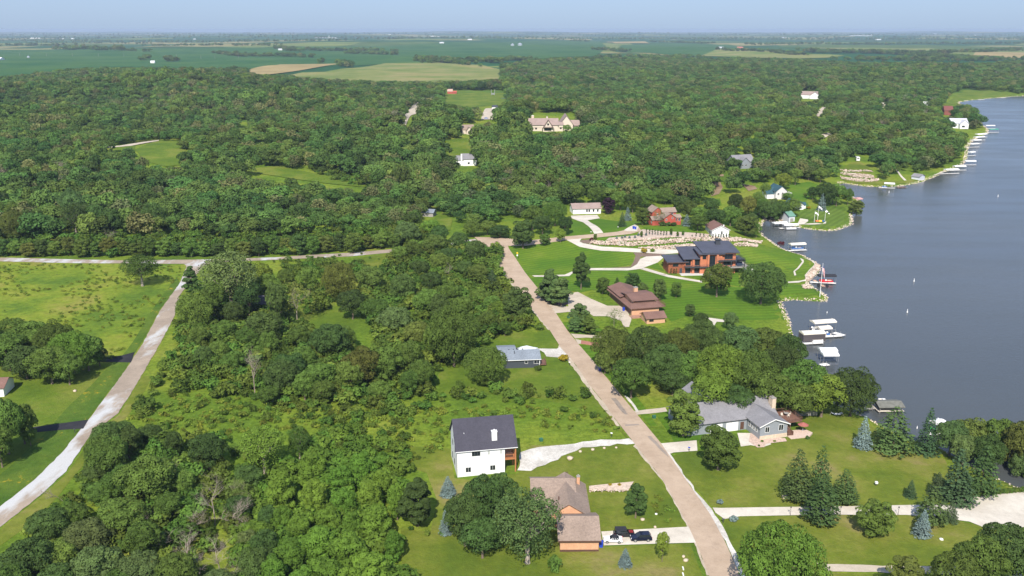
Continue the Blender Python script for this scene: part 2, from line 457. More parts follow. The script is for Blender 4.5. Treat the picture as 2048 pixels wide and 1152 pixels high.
sheet('meadow_land', [z1((-200, 425), (0, 412), (700, 424), (1060, 430), (1160, 445), (1030, 540), (920, 690), (820, 870), (700, 960), (620, 1000), (-200, 1000))], G_MEADOW, 0.03, 4)
sheet('lawn', [z3((-200, -120), (0, -100), (300, -110), (640, -40), (690, 0), (600, 125), (505, 255), (350, 450), (200, 600), (0, 755), (-260, 900), (-500, 700))], G_LAWN, 0.05, 4)
sheet('flowering_verge', [z3((730, -70), (690, 0), (600, 122), (500, 255), (345, 450), (195, 600), (-5, 752), (-300, 950), (-420, 880), (-150, 690), (60, 520), (260, 330), (400, 170), (520, 60), (660, -90)),
                         z1((1040, 545), (990, 600), (920, 690), (820, 870), (745, 990), (660, 1150), (560, 1150), (640, 1040), (770, 870), (870, 700), (950, 590), (1020, 500))], G_FLOWER, 0.07, 3)
sheet('lawn', [z1((1200, 700), (1300, 690), (1420, 690), (1480, 700), (1420, 760), (1250, 790)), z1((1800, 640), (1880, 620), (2020, 740), (2060, 800), (1900, 800), (1700, 850), (1640, 830), (1660, 700))], G_LAWN, 0.06, 3)
sheet('grass_verge', [z3((820, 0), (880, 0), (820, 110), (730, 240), (600, 380), (440, 560), (330, 700), (180, 850), (0, 980), (-200, 1120), (-200, 1000), (0, 885), (230, 700), (390, 560), (540, 340), (690, 220)),
                     z2((450, 395), (700, 360), (710, 440), (640, 450), (450, 430))], G_DRY, 0.05, 3)
sheet('lawn', [z2((1250, 830), (1400, 820), (1510, 820), (1530, 720), (1560, 740), (1640, 900), (1700, 960), (1830, 1150), (1950, 1340), (1700, 1240), (1400, 1180), (950, 1180), (940, 1060), (1000, 1020), (1240, 1000), (1180, 880)),
               z2((1190, 300), (1270, 370), (1360, 540), (1430, 600), (1330, 560), (1240, 400), (1180, 330)) ], G_LAWN, 0.05, 3)
sheet('lawn', [z4((360, 400), (630, 420), (660, 590), (760, 600), (1030, 560), (1030, 470), (1100, 400), (1300, 395), (1650, 360), (1560, 260), (1480, 130), (1560, 240), (1700, 400), (1860, 620), (2010, 870), (1500, 900), (1530, 985), (2016, 965), (2090, 1160), (2100, 1300),
                  (360, 1300), (350, 880), (520, 900), (560, 720), (500, 560), (380, 520))], G_DRY, 0.05, 3)
sheet('lawn', [z5((-30, 470), (60, 440), (130, 430), (390, 405), (640, 370), (700, 300), (690, 240), (900, 215), (1060, 240), (1200, 330), (1340, 420), (1480, 440), (1560, 480), (1600, 560), (1830, 600), (2100, 560), (2100, 700), (1700, 705), (1640, 720), (1600, 745), (1340, 745), (380, 765), (225, 762), (100, 620)),
               z5((285, 830), (380, 812), (900, 800), (1340, 803), (1600, 828), (1850, 880), (2200, 900), (2200, 1090), (1600, 1098), (1200, 1092), (840, 1080), (860, 1135), (2200, 1160), (2200, 1300), (400, 1300), (330, 1060))], G_DRY, 0.05, 3)
sheet('lawn', [z5((0, 380), (-20, 340), (-110, 220), (-60, 200), (110, 190), (200, 190), (180, 370)), z8((1240, 50), (1130, -40), (1100, -100), (1330, -120), (1500, -60), (1750, 20), (1640, 70)),
               z8((1350, 200), (1540, 220), (1800, 300), (2030, 500), (2030, 800), (2200, 1000), (2400, 1300), (2300, 1300), (1900, 820), (1680, 600), (1550, 430))], G_LUSH2, 0.05, 3)
sheet('striped_lawn', [z2((1320, 310), (1440, 300), (1700, 300), (1740, 325), (1900, 345), (2040, 350)) + z6((460, 360), (485, 370), (480, 430), (340, 450), (220, 450), (100, 485), (20, 480), (-170, 495), (-190, 450), (-240, 350))], G_LUSH, 0.05, 3)
sheet('striped_lawn', [z6((100, 490), (230, 465), (520, 460), (545, 470), (870, 540), (1080, 560), (1330, 550), (1350, 540), (1500, 560), (1570, 610), (1400, 615), (1320, 640), (1350, 750), (1150, 750), (1000, 740), (850, 700), (700, 760), (640, 700), (660, 640), (320, 560), (180, 590), (100, 580), (-80, 555), (-150, 510)),
                      z6((545, 440), (620, 420), (680, 490), (880, 485), (1080, 470), (1100, 560), (880, 520)), z7((760, 640), (900, 620), (1180, 600), (1600, 620), (1560, 640), (900, 700), (700, 700)),
                      z7((560, 745), (900, 775), (1400, 755), (1700, 720), (2040, 690), (2040, 710), (1700, 745), (1350, 785), (800, 785)), z7((640, 640), (760, 640), (760, 690), (1100, 690), (1700, 650), (1700, 665), (1100, 705), (700, 715))], G_LUSH2, 0.055, 3)
sheet('striped_lawn', [z6((1060, 345), (1200, 320), (1300, 340), (1450, 380), (1465, 400), (1410, 470), (1330, 435), (1120, 420)), z6((1470, 395), (1530, 430), (1470, 510), (1420, 500), (1425, 470))], G_LUSH, 0.055, 2.5)
sheet('checked_lawn', [zb((60, 580), (520, 480), (860, 380), (1250, 420), (1380, 600), (1400, 850), (1150, 980), (850, 1010), (400, 970), (150, 940), (300, 870), (340, 780), (150, 710))], G_CHECK, 0.06, 2.5)
sheet('lawn', [za((1080, 230), (1480, 160), (1600, 200), (1500, 300), (1440, 420), (1500, 520), (1430, 540), (1300, 420), (1200, 380)),
               z7((215, 630), (300, 400), (440, 440), (600, 590), (420, 610)), z7((515, 405), (680, 390), (1150, 440), (1160, 465), (1000, 550), (730, 580)), z7((1250, 500), (2040, 500), (2040, 585), (1600, 570), (1280, 530)), z6((900, 50), (980, 50), (990, 90), (900, 95))], G_LUSH2, 0.05, 3)
# --- clearings in the woods and fields beyond
sheet('glade_grass', [z9((1350, 480), (480, 480), (1350, 500))] and [[(270, 300), (325, 280), (375, 285), (368, 330), (330, 334), (288, 322)], [(205, 298), (270, 292), (270, 306), (230, 308)],
                      [(470, 340), (560, 333), (655, 352), (735, 356), (730, 375), (640, 366), (560, 354)], [(876, 282), (935, 276), (955, 306), (900, 314)], [(868, 440), (885, 425), (905, 440), (900, 462), (880, 460)]], G_LAWN, 0.4, 6)
sheet('park_lawn', [[(880, 186), (1015, 186), (1018, 208), (940, 216), (885, 212)], [(1880, 214), (1930, 180), (2030, 190), (1960, 202), (1905, 209)], [(1955, 160), (1975, 165), (1990, 185), (1955, 180)]], G_LAWN, 0.4, 10)
sheet('crop_field', [[(-300, 102), (0, 100), (200, 97), (420, 98), (500, 96), (560, 95), (800, 91), (1100, 82), (1200, 83), (1215, 95), (1190, 112), (1000, 122), (800, 128), (600, 134), (450, 140), (-300, 172)],
                     [(1245, 90), (1400, 87), (1480, 92), (1460, 108), (1380, 112), (1230, 104)]], G_CROP, 1.2, 25)
sheet('hay_field', [[(575, 152), (605, 146), (650, 145), (690, 138), (735, 134), (770, 127.5), (830, 126.5), (880, 126), (930, 130), (965, 131), (1003, 140), (996, 149), (1003, 160), (890, 170), (700, 170)], [(1440, 98), (1560, 102), (1690, 112), (1600, 118), (1400, 112)], [(1620, 95), (1860, 97), (1880, 103), (1700, 100)]], G_HAY, 1.6, 18, smooth_edge=3)
sheet('straw_field', [[(490, 142), (560, 130), (690, 128), (600, 142), (520, 152)], [(1955, 105), (2060, 106), (2060, 116), (1940, 118)], [(1210, 84), (1290, 83), (1300, 87), (1230, 87)]], G_STRAW, 1.8, 18)
# --- roads and drives
def road_mat(name, c0, c1, white=0.0, track=0.2):
    m, nt, b = new_mat(name)
    tc = nt.nodes.new('ShaderNodeTexCoord'); v = tc.outputs['Object']
    c = ramp(nt, noise(nt, 0.12, 6, 0.7, vec=v), [(0.38, c0), (0.62, c1)])
    c = mix(nt, 1.0, c, ramp(nt, noise(nt, 0.5, 8, 0.85, vec=v), [(0.38, (0.88,) * 3), (0.47, (1,) * 3), (0.62, (1.05,) * 3)]), 'MULTIPLY')
    if white: c = mix(nt, ramp(nt, noise(nt, 0.035, 5, 0.65, vec=v, stretch=(1.6, 0.6, 1)), [(0.5, (0, 0, 0)), (0.58, (1, 1, 1))]), c, (white,) * 3)
    c = mix(nt, 1.0, c, ramp(nt, noise(nt, 2.5, 4, 0.8, vec=v), [(0.3, (1 - track,) * 3), (0.7, (1 + track * .5,) * 3)]), 'MULTIPLY')
    nt.links.new(c, b.inputs['Base Color']); b.inputs['Roughness'].default_value = 0.95; b.inputs['Specular IOR Level'].default_value = 0.15
    return m
R_MAIN = road_mat('worn_chipseal', (0.385, 0.290, 0.210), (0.455, 0.350, 0.260), 0, 0.08)
R_GREY = road_mat('patched_seal', (0.29, 0.235, 0.185), (0.37, 0.30, 0.235), 0.50, 0.14)
R_EDGE = road_mat('limestone_chips', (0.47, 0.44, 0.39), (0.68, 0.65, 0.60), 0, 0.32)
R_CONC = road_mat('pale_concrete', (0.50, 0.45, 0.38), (0.62, 0.57, 0.49), 0, 0.06)
R_TAN = road_mat('sandy_concrete', (0.42, 0.36, 0.28), (0.52, 0.45, 0.36), 0, 0.08)
R_SAND = road_mat('sandy_verge', (0.42, 0.35, 0.26), (0.52, 0.44, 0.34), 0, 0.25)
R_BLACK = road_mat('fresh_asphalt', (0.022, 0.022, 0.028), (0.035, 0.035, 0.040), 0, 0.1)
R_BRICK = road_mat('red_pavers', (0.30, 0.13, 0.09), (0.40, 0.19, 0.14), 0, 0.1)
R_PATCH = road_mat('dark_patch', (0.25, 0.21, 0.175), (0.31, 0.26, 0.22), 0, 0.1)
ML = [(948, 474), (955, 480), (967, 490), (991, 516), (1019, 560), (1059, 612), (1099, 660), (1118, 690), (1153, 732), (1178, 769), (1211, 810), (1230, 838), (1270, 889), (1326, 960), (1374, 1047), (1396, 1095), (1418, 1152), (1440, 1220), (1470, 1330)]
MR = [(1010, 476), (1013, 484), (1018, 498), (1031, 516), (1050, 545), (1074, 575), (1095, 601), (1114, 630), (1134, 660), (1158, 690), (1186, 722), (1210, 752), (1267, 821), (1322, 887), (1348, 925), (1386, 981), (1421, 1030), (1449, 1082), (1466, 1120), (1500, 1200), (1560, 1330)]
sheet('road', [band(ML, MR)], R_MAIN, 0.12, 2.5)
sheet('gravel_shoulder', [band([(1322, 887), (1348, 925), (1386, 981), (1421, 1030), (1449, 1082), (1466, 1120), (1500, 1200)], [(1326, 888), (1351, 924), (1391, 981), (1430, 1030), (1460, 1082), (1477, 1120), (1514, 1200)]),
                          band([(1250, 792), (1262, 808), (1272, 824)], [(1253, 792), (1266, 806), (1279, 823)])], R_EDGE, 0.10, 2, smooth_edge=0.25)
sheet('sandy_shoulder', [band([(1118, 690), (1117, 700), (1146, 735), (1174, 775), (1205, 815), (1236, 855)], [(1121, 690), (1153, 732), (1178, 769), (1211, 810), (1242, 855)]), band([(953, 480), (988, 516), (1016, 560), (1056, 612), (1096, 660)], [(956, 480), (991, 516), (1019, 560), (1060, 612), (1100, 660)]),
                          band([(1268, 893), (1324, 962), (1370, 1047), (1391, 1095), (1413, 1152)], [(1271, 889), (1327, 960), (1375, 1047), (1397, 1095), (1419, 1152)])], R_SAND, 0.10, 2, smooth_edge=0.25)
sheet('road_patch', [z8((1830, 1000), (1900, 1040), (2010, 1150), (1960, 1150)), z4((1640, 283), (1720, 278), (1725, 285), (1645, 290)), z4((1770, 350), (1790, 348), (1880, 440), (1895, 470), (1860, 440)), z4((1560, 130), (1590, 130), (1650, 210), (1630, 215))], R_PATCH, 0.14, 2, smooth_edge=0.15)
sheet('street', [[(1008, 476), (1060, 481), (1132, 473), (1188, 468.5), (1233, 464), (1253, 460), (1262, 453), (1272, 450)] + [(1283, 462), (1262, 468), (1218, 473), (1163, 478), (1129, 481), (1050, 492), (1016, 492)]], R_MAIN, 0.11, 2.5)
CL = z3((-300, 985), (0, 755), (200, 600), (350, 450), (510, 255), (600, 130), (700, 0)) + z1((820, 890), (920, 700), (990, 600), (1035, 540), (1075, 440), (1060, 428))
CR = z3((-300, 1110), (0, 875), (230, 690), (380, 550), (440, 460), (530, 330), (680, 215), (760, 90), (815, 0)) + z1((930, 870), (1000, 740), (1040, 600), (1110, 520), (1170, 440), (1250, 420))
sheet('gravel_road', [CL + CR[::-1]], R_GREY, 0.10, 2.5, smooth_edge=0.15)
sheet('cross_road', [[(-300, 512), (0, 515.5), (104, 518), (243, 521), (347, 520), (434, 519), (552, 515), (625, 510), (700, 506), (790, 498), (880, 489), (950, 478), (956, 484), (880, 497), (790, 504.5), (700, 513), (552, 520), (441, 524.5), (400, 529), (368, 528), (243, 527), (139, 526.5), (0, 523), (-300, 520)]], R_GREY, 0.11, 2.5)
sheet('dark_driveway', [z3((510, 253), (480, 305), (380, 310), (220, 325), (-150, 340), (-150, 320), (200, 295), (370, 272)), z1((775, 935), (755, 995), (560, 990), (400, 990), (400, 965), (600, 965), (700, 955))], R_BLACK, 0.12, 2.5)
sheet('gravel_drive', [z4((1025, 545), (1045, 445), (1150, 410), (1300, 400), (1450, 375), (1660, 362), (1706, 394), (1600, 395), (1400, 415), (1280, 465), (1220, 500), (1100, 545))], R_EDGE, 0.11, 2, smooth_edge=0.5)
sheet('driveway', [z4((1505, 898), (1560, 895), (2010, 870), (2085, 880), (2110, 960), (2040, 962), (1520, 978))], R_CONC, 0.11, 2.5)
sheet('driveway', [z5((-75, 390), (-20, 385), (130, 372), (135, 432), (0, 442), (-25, 450)), z5((365, 330), (460, 330), (520, 345), (560, 395), (510, 412), (440, 400), (385, 408)), z5((222, 760), (270, 762), (750, 755), (1345, 745), (1600, 745), (1645, 718), (1700, 705), (2200, 675), (2200, 850), (1900, 885), (1800, 880), (1700, 840), (1600, 828), (1340, 802), (900, 800), (380, 810), (290, 826), (240, 790))], R_CONC, 0.11, 2.5)
sheet('gravel_lane', [z5((820, 1080), (1200, 1095), (1620, 1100), (2200, 1115), (2200, 1165), (1620, 1145), (1100, 1130), (880, 1128))], R_TAN, 0.10, 2.5, smooth_edge=0.2)
sheet('gravel_drive', [z4((1688, 204), (1760, 195), (1875, 182), (1885, 205), (1780, 218), (1700, 226))], R_TAN, 0.10, 2, smooth_edge=0.2)
sheet('driveway', [z8((480, 245), (825, 255), (1040, 258), (1080, 235), (1170, 330), (1230, 400), (1050, 375), (900, 362), (870, 310), (820, 280), (480, 262))], R_EDGE, 0.115, 2)
sheet('driveway', [z8((1230, 52), (1440, 68), (1760, 82), (1760, 125), (1620, 115), (1440, 105), (1290, 117))], R_TAN, 0.10, 2)
sheet('brick_drive', [z8((1370, 142), (1540, 170), (1760, 200), (1760, 240), (1535, 215), (1365, 188)), z8((1580, 485), (1780, 500), (1990, 520), (1960, 560), (1700, 545), (1625, 542))], R_BRICK, 0.10, 2)
sheet('driveway_mouth', [z8((1290, 125), (1372, 142), (1366, 190), (1330, 190))], R_TAN, 0.105, 2)
sheet('driveway', [z7((222, 680), (430, 658), (400, 700), (450, 725), (700, 770), (1200, 798), (1800, 812), (1840, 850), (1560, 872), (1130, 845), (700, 825), (540, 800), (400, 772)),
                   z7((1220, 938), (1300, 905), (1500, 895), (1535, 920), (1460, 985), (1300, 1045), (1240, 1070), (1050, 1094), (530, 1090), (530, 1062), (1090, 1060), (1180, 1008)),
                   z7((200, 1150), (320, 1098), (330, 1112), (260, 1170), (-60, 1180), (-210, 1180), (-245, 1160), (-60, 1160))], R_CONC, 0.13, 2)
sheet('garden_path', [z6((515, 455), (545, 455), (680, 490), (875, 524), (878, 535), (680, 503)), z6((900, 735), (940, 740), (1010, 750), (1000, 762), (960, 760), (945, 785), (925, 790), (935, 760)), z7((1230, 1060), (1300, 1060), (1560, 1140), (1700, 1180), (1680, 1190), (1520, 1150))], R_CONC, 0.12, 1.5)
sheet('driveway', [z7((285, 350), (640, 340), (675, 385), (510, 412), (722, 582), (600, 598), (450, 440), (288, 382)), z7((1000, 550), (1150, 470), (1200, 500), (1180, 560), (1050, 560))], R_CONC, 0.13, 2)
sheet('driveway', [z6((-10, 660), (30, 668), (105, 672), (100, 600), (160, 588), (230, 625), (330, 668), (400, 668), (440, 690), (470, 745), (455, 790), (425, 790), (410, 755), (330, 728), (250, 728), (210, 700), (100, 704), (25, 712))], R_TAN, 0.12, 2)
sheet('dirt_yard', [za((150, 110), (250, 120), (310, 240), (260, 330), (150, 360), (120, 250)), za((560, 190), (740, 220), (780, 260), (660, 290), (600, 230)), za((230, 60), (320, 60), (320, 90), (230, 90))], G_BARE, 0.3, 4)
sheet('dirt_road', [[(797, 252), (812, 228), (826, 210), (836, 205), (842, 208), (836, 218), (822, 232), (812, 252), (797, 262)], [(206, 295), (240, 292.5), (318, 281), (318, 283), (262, 293), (215, 297)], [(968, 222), (985, 213), (990, 214), (1000, 240), (962, 240)], [(1630, 232), (1636, 222), (1646, 214), (1652, 216), (1648, 224), (1638, 234)], [(1640, 272), (1655, 266), (1664, 270), (1648, 278)]], R_TAN, 0.6, 5)
# mulch beds and gravel pads
sheet('stone_chip_bed', [z7((760, 680), (800, 650), (1260, 610), (1700, 590), (1990, 610), (2040, 600), (2100, 640), (1990, 660), (1700, 640), (1250, 660), (870, 695)), z7((1250, 535), (1500, 560), (2040, 590), (2160, 600), (2160, 650), (2040, 650), (1700, 628), (1600, 610), (1300, 610), (1190, 590))], flat('pinkish_gravel', (0.44, 0.35, 0.29), 0.95, 0, 0.25, 1.5), 0.12, 2)
sheet('mulch_bed', [z7((400, 700), (430, 680), (560, 670), (640, 700), (560, 735), (470, 725)), z7((1130, 850), (1560, 870), (1500, 900), (1230, 905), (1190, 1000), (1080, 1055), (820, 1055), (1090, 1040), (1130, 980), (1160, 890)),
                    z2((1500, 590), (1620, 630), (1700, 655), (1650, 670), (1560, 640))], flat('bark_mulch', (0.17, 0.115, 0.085), 0.95, 0, 0.3, 2), 0.10, 2)
# ---------------------------------------------------------------- plants: prototypes with trunk and crown
LEAF = {
 'dark': leaf_mat('dark_green_leaves', (0.060, 0.103, 0.024), 0.30, hue=0.018),
 'mid': leaf_mat('green_leaves', (0.092, 0.150, 0.026), 0.28, hue=0.018),
 'bright': leaf_mat('bright_green_leaves', (0.128, 0.198, 0.026), 0.22),
 'olive': leaf_mat('olive_leaves', (0.105, 0.132, 0.026), 0.25),
 'grey': leaf_mat('grey_green_leaves', (0.096, 0.145, 0.042), 0.22),
 'vine': leaf_mat('vine_leaves', (0.102, 0.180, 0.022), 0.20, hue=0.015),
 'pine': leaf_mat('pine_needles', (0.062, 0.115, 0.032), 0.2, 0.1),
 'spruce': leaf_mat('blue_needles', (0.155, 0.215, 0.205), 0.15, 0.05, hue=0.01),
 'needle': leaf_mat('dark_needles', (0.050, 0.085, 0.034), 0.15, 0.05),
 'purple': leaf_mat('purple_leaves', (0.028, 0.012, 0.022), 0.1, 0.1, hue=0.0),
 'yellow': leaf_mat('yellow_leaves', (0.32, 0.27, 0.02), 0.15, 0.2),
 'red': leaf_mat('red_leaves', (0.10, 0.022, 0.025), 0.15, 0.2),
}
WOOD = leaf_mat('forest_leaves', (0.082, 0.138, 0.034), 0.42, 0.20, hue=0.025, region=True)
WOOD2 = leaf_mat('forest_leaves_pale', (0.150, 0.160, 0.070), 0.30, 0.25, hue=0.02, region=True)
BARK = flat('bark', (0.16, 0.12, 0.09), 0.95, 0, 0.3, 3)
PALEBARK = flat('pale_bark', (0.33, 0.28, 0.23), 0.95, 0, 0.25, 3)
DEADWOOD = flat('dead_wood', (0.30, 0.245, 0.20), 0.95, 0, 0.25, 3)
def unit(a): return a / (np.linalg.norm(a, axis=-1, keepdims=True) + 1e-9)
def quads(C, N, size, g, aspect=1.0, spin=True):
    """leaf quads at centres C facing N"""
    n = len(C)
    t = unit(np.cross(N, g.normal(size=(n, 3)))) if spin else unit(np.cross(N, np.array([0, 0, 1.0]) + 1e-3))
    b_ = np.cross(N, t)
    s = (size * g.uniform(0.7, 1.35, n))[:, None] if np.ndim(size) == 0 else size[:, None]
    a = t * s * 0.5 * aspect; c = b_ * s * 0.5
    dd = N * s * 0.14
    V = np.stack([C - a + dd * 0, C - c - dd, C + a, C + c + dd], 1).reshape(-1, 3)
    F = np.arange(4 * n).reshape(-1, 4)
    return V, F
def crown_arrays(g, H=12.0, W=11.0, lobes=30, leaves=210, leaf=0.5, base=0.16, shape='round', loose=0.10):
    """a broadleaf crown: many lobes of leaf clumps over an uneven envelope"""
    Cs, Rs = [], []
    zc, rz = H * (0.5 + base / 2), H * (1 - base) / 2
    for i in range(lobes):
        for _ in range(30):
            d = unit(g.normal(size=3)); d[2] = abs(d[2]) if g.random() < (0.62 if base > 0.09 else (0.0 if shape == 'cone' else 0.3)) else d[2]
            k = g.uniform(0.42, 0.90)
            wz = 1.0
            if shape == 'cone': wz = max(0.18, 1.15 - 0.92 * (d[2] * k + 0.75) / 1.6)
            if shape == 'flat': wz = 1.1
            c = np.array([d[0] * W / 2 * k * wz, d[1] * W / 2 * k * wz, zc + d[2] * rz * k])
            if all(np.linalg.norm(c - o) > W * 0.12 for o in Cs) or _ == 29: break
        Cs.append(c); Rs.append(W * (30 / max(lobes, 30)) ** 0.36 * g.uniform(0.13, 0.205) * (0.75 if shape == 'cone' else 1))
    Vs, n_ = [], 0
    allc, alln = [], []
    for c, r in zip(Cs, Rs):
        d = unit(g.normal(size=(leaves, 3)))
        d[:, 2] = np.where(d[:, 2] < -0.5, -d[:, 2], d[:, 2])
        rr = r * (1 - loose + g.random((leaves, 1)) * loose * 2.2)
        p = c + d * rr * np.array([1.05, 1.05, 0.88])
        allc.append(p); alln.append(unit(d + g.normal(size=d.shape) * 0.30 + np.array([0, 0, 0.15])))
    Cc, Nn = np.concatenate(allc), np.concatenate(alln)
    Cc[:, 2] = np.maximum(Cc[:, 2], H * base * 0.5 + g.random(len(Cc)) * 0.3)
    # drop what lies deep inside other lobes
    keep = np.ones(len(Cc), bool)
    own = np.repeat(np.arange(len(Cs)), leaves)
    for i, (c, r) in enumerate(zip(Cs, Rs)):
        keep &= ~((np.linalg.norm(Cc - c, axis=1) < r * 0.72) & (own != i))
    V, F = quads(Cc[keep], Nn[keep], leaf, g)
    return V, F, Cs
def crown_mesh(name, seed, mat, **k):
    V, F, Cs = crown_arrays(np.random.default_rng(seed), **k)
    return np_mesh(name, V, F, [mat]), Cs
def trunk_mesh(name, H, Cs, mat, r=0.32, g=None, z_fork=0.30, nb=9):
    mb = MB(); g = g or np.random.default_rng(3)
    top = Vector((0, 0, H * z_fork))
    mb.tube((0, 0, -0.4), (0, 0, 0.5), r * 1.5, r, 8); mb.tube((0, 0, 0.5), top, r, r * 0.8, 8)
    mb.tube(top, (0.1, 0.1, H * 0.72), r * 0.7, r * 0.25, 6)
    for c in list(Cs)[:nb]:
        c = Vector(c); k = g.uniform(0.0, 0.3)
        s_ = top.lerp(Vector((0.1, 0.1, H * 0.72)), k); m_ = s_.lerp(c, 0.55) + Vector((0, 0, -0.3))
        mb.tube(s_, m_, r * 0.42, r * 0.25, 5, caps=False); mb.tube(m_, c, r * 0.25, r * 0.08, 5, caps=False)
    return mb.mesh(name)
def conifer_arrays(g, H=12.0, W=7.0, rows=22, leaf=0.42, base=0.05, droop=0.18, taper=0.85, gap=0.0, dens=1.0):
    C, N = [], []
    for i in range(rows):
        t = (i + 0.5) / rows
        z = H * (base + (1 - base) * t)
        R_ = W / 2 * (1 - t) ** taper * g.uniform(0.85, 1.12) + 0.12
        nb = max(4, int(dens * (5 + 11 * (1 - t))))
        a0 = g.uniform(0, 6.28)
        for j in range(nb):
            a = a0 + 6.283 * j / nb + g.normal() * 0.12
            L = R_ * g.uniform(0.82, 1.08)
            m = max(3, int(L / leaf * 2.6))
            s = g.uniform(0.18, 1.0, m) ** 0.7
            wd = (0.16 + 0.30 * s) * L / 2.2
            off = g.normal(size=m) * wd * 0.5
            x = np.cos(a) * L * s - np.sin(a) * off; y = np.sin(a) * L * s + np.cos(a) * off
            zz = z - droop * L * s * s + g.normal(size=m) * 0.10 + 0.15
            C.append(np.stack([x, y, zz], 1))
            N.append(unit(np.stack([np.cos(a) * 0.45 + g.normal(size=m) * 0.25, np.sin(a) * 0.45 + g.normal(size=m) * 0.25, np.full(m, 0.85)], 1)))
    C, N = np.concatenate(C), np.concatenate(N)
    return quads(C, N, leaf, g)
def dead_mesh(name, seed, H=11.0, spread=1.0, mat=None):
    g = random.Random(seed); mb = MB()
    def grow(p, d, L, r, lev):
        n = 3 if lev < 2 else 2
        for i in range(n):
            q = p + d * (L / n); mb.tube(p, q, r, r * 0.82, 5 if lev < 2 else 3, caps=False); r *= 0.82
            p = q
            d = (d + Vector((g.gauss(0, .14), g.gauss(0, .14), g.gauss(0.02, .1)))).normalized()
            if lev < 4 and (lev > 0 or i > 0):
                for _ in range(2 if lev < 3 else 3):
                    a = g.uniform(0, 6.28)
                    side = Vector((math.cos(a), math.sin(a), g.uniform(0.05, 0.7))).normalized()
                    grow(p, (d * 0.55 + side * 0.75 * spread).normalized(), L * g.uniform(0.48, 0.68), r * 0.62, lev + 1)
    grow(Vector((0, 0, -0.3)), Vector((0.05, 0, 1)).normalized(), H * 0.55, H * 0.016, 0)
    return mb.mesh(name)
KIND = {}
def proto(kind, crown, trunk, H, W): KIND.setdefault(kind, []).append((crown, trunk, H, W))
_shapes = []
for s_ in range(6):
    me_, Cs_ = crown_mesh('crown', 100 + s_, LEAF['mid'], H=12, W=11, lobes=48 + 2 * s_, leaves=300, leaf=0.38, base=0.14 if s_ % 2 else 0.2)
    _shapes.append((me_, trunk_mesh('trunk', 12, Cs_, BARK, 0.34)))
for me_, tr_ in _shapes: proto('broad', me_, tr_, 12, 11)
for s_ in range(2):
    me_, Cs_ = crown_mesh('crown', 150 + s_, LEAF['mid'], H=16, W=20, lobes=96, leaves=360, leaf=0.40, base=0.1)
    proto('big', me_, trunk_mesh('trunk', 16, Cs_, BARK, 0.5, nb=14), 16, 20)
for s_ in range(3):
    me_, Cs_ = crown_mesh('crown', 200 + s_, LEAF['mid'], H=12, W=8, lobes=60, leaves=230, leaf=0.34, base=0.05, shape='round', loose=0.05)
    proto('dense', me_, trunk_mesh('trunk', 12, Cs_, BARK, 0.26, z_fork=0.15), 12, 8)
for s_ in range(3):
    me_, Cs_ = crown_mesh('crown', 300 + s_, LEAF['mid'], H=12, W=6.5, lobes=44, leaves=220, leaf=0.32, base=0.06, shape='cone', loose=0.1)
    proto('cone', me_, trunk_mesh('trunk', 12, Cs_, BARK, 0.2, z_fork=0.15), 12, 6.5)
for s_ in range(3):
    me_, Cs_ = crown_mesh('crown', 400 + s_, LEAF['grey'], H=15, W=13, lobes=60, leaves=200, leaf=0.36, base=0.22, loose=0.25)
    proto('airy', me_, trunk_mesh('trunk', 15, Cs_, PALEBARK, 0.5, nb=20), 15, 13)
for s_ in range(3):
    V_, F_ = conifer_arrays(np.random.default_rng(500 + s_), 12, 8.2, 14, 0.40, 0.10, 0.02, 0.60, dens=1.0)
    proto('pine', np_mesh('crown', V_, F_, [LEAF['pine']]), MB().tube((0, 0, -.3), (0, 0, 11), 0.22, 0.05, 7).mesh('trunk') if False else trunk_mesh('trunk', 12, [], BARK, 0.2), 12, 7.5)
for s_ in range(3):
    V_, F_ = conifer_arrays(np.random.default_rng(600 + s_), 10, 5.4, 18, 0.30, 0.03, 0.16, 0.72, dens=1.05)
    proto('spruce', np_mesh('crown', V_, F_, [LEAF['spruce']]), trunk_mesh('trunk', 10, [], BARK, 0.16), 10, 5)
for s_ in range(2):
    me_, Cs_ = crown_mesh('crown', 700 + s_, LEAF['dark'], H=4, W=1.1, lobes=16, leaves=60, leaf=0.22, base=0.02, shape='round')
    proto('column', me_, trunk_mesh('trunk', 4, [], BARK, 0.06), 4, 1.1)
for s_ in range(4):
    me_, Cs_ = crown_mesh('foliage', 800 + s_, LEAF['mid'], H=3, W=4, lobes=16, leaves=110, leaf=0.36, base=0.0, loose=0.15)
    proto('bush', me_, None, 3, 4)
for s_ in range(4):
    me_, Cs_ = crown_mesh('crown', 850 + s_, LEAF['vine'], H=9, W=8, lobes=56, leaves=300, leaf=0.28, base=0.0, loose=0.05)
    proto('vine', me_, trunk_mesh('trunk', 9, [], BARK, 0.25), 9, 8)
for s_ in range(4): proto('dead', None, dead_mesh('branches', 900 + s_, 11), 11, 11)
for s_ in range(2):
    me_, Cs_ = crown_mesh('crown', 950 + s_, LEAF['grey'], H=11, W=11, lobes=30, leaves=38, leaf=0.42, base=0.2, loose=0.5)
    proto('thin', me_, dead_mesh('branches', 960 + s_, 10.5), 11, 11)
_pc = {}
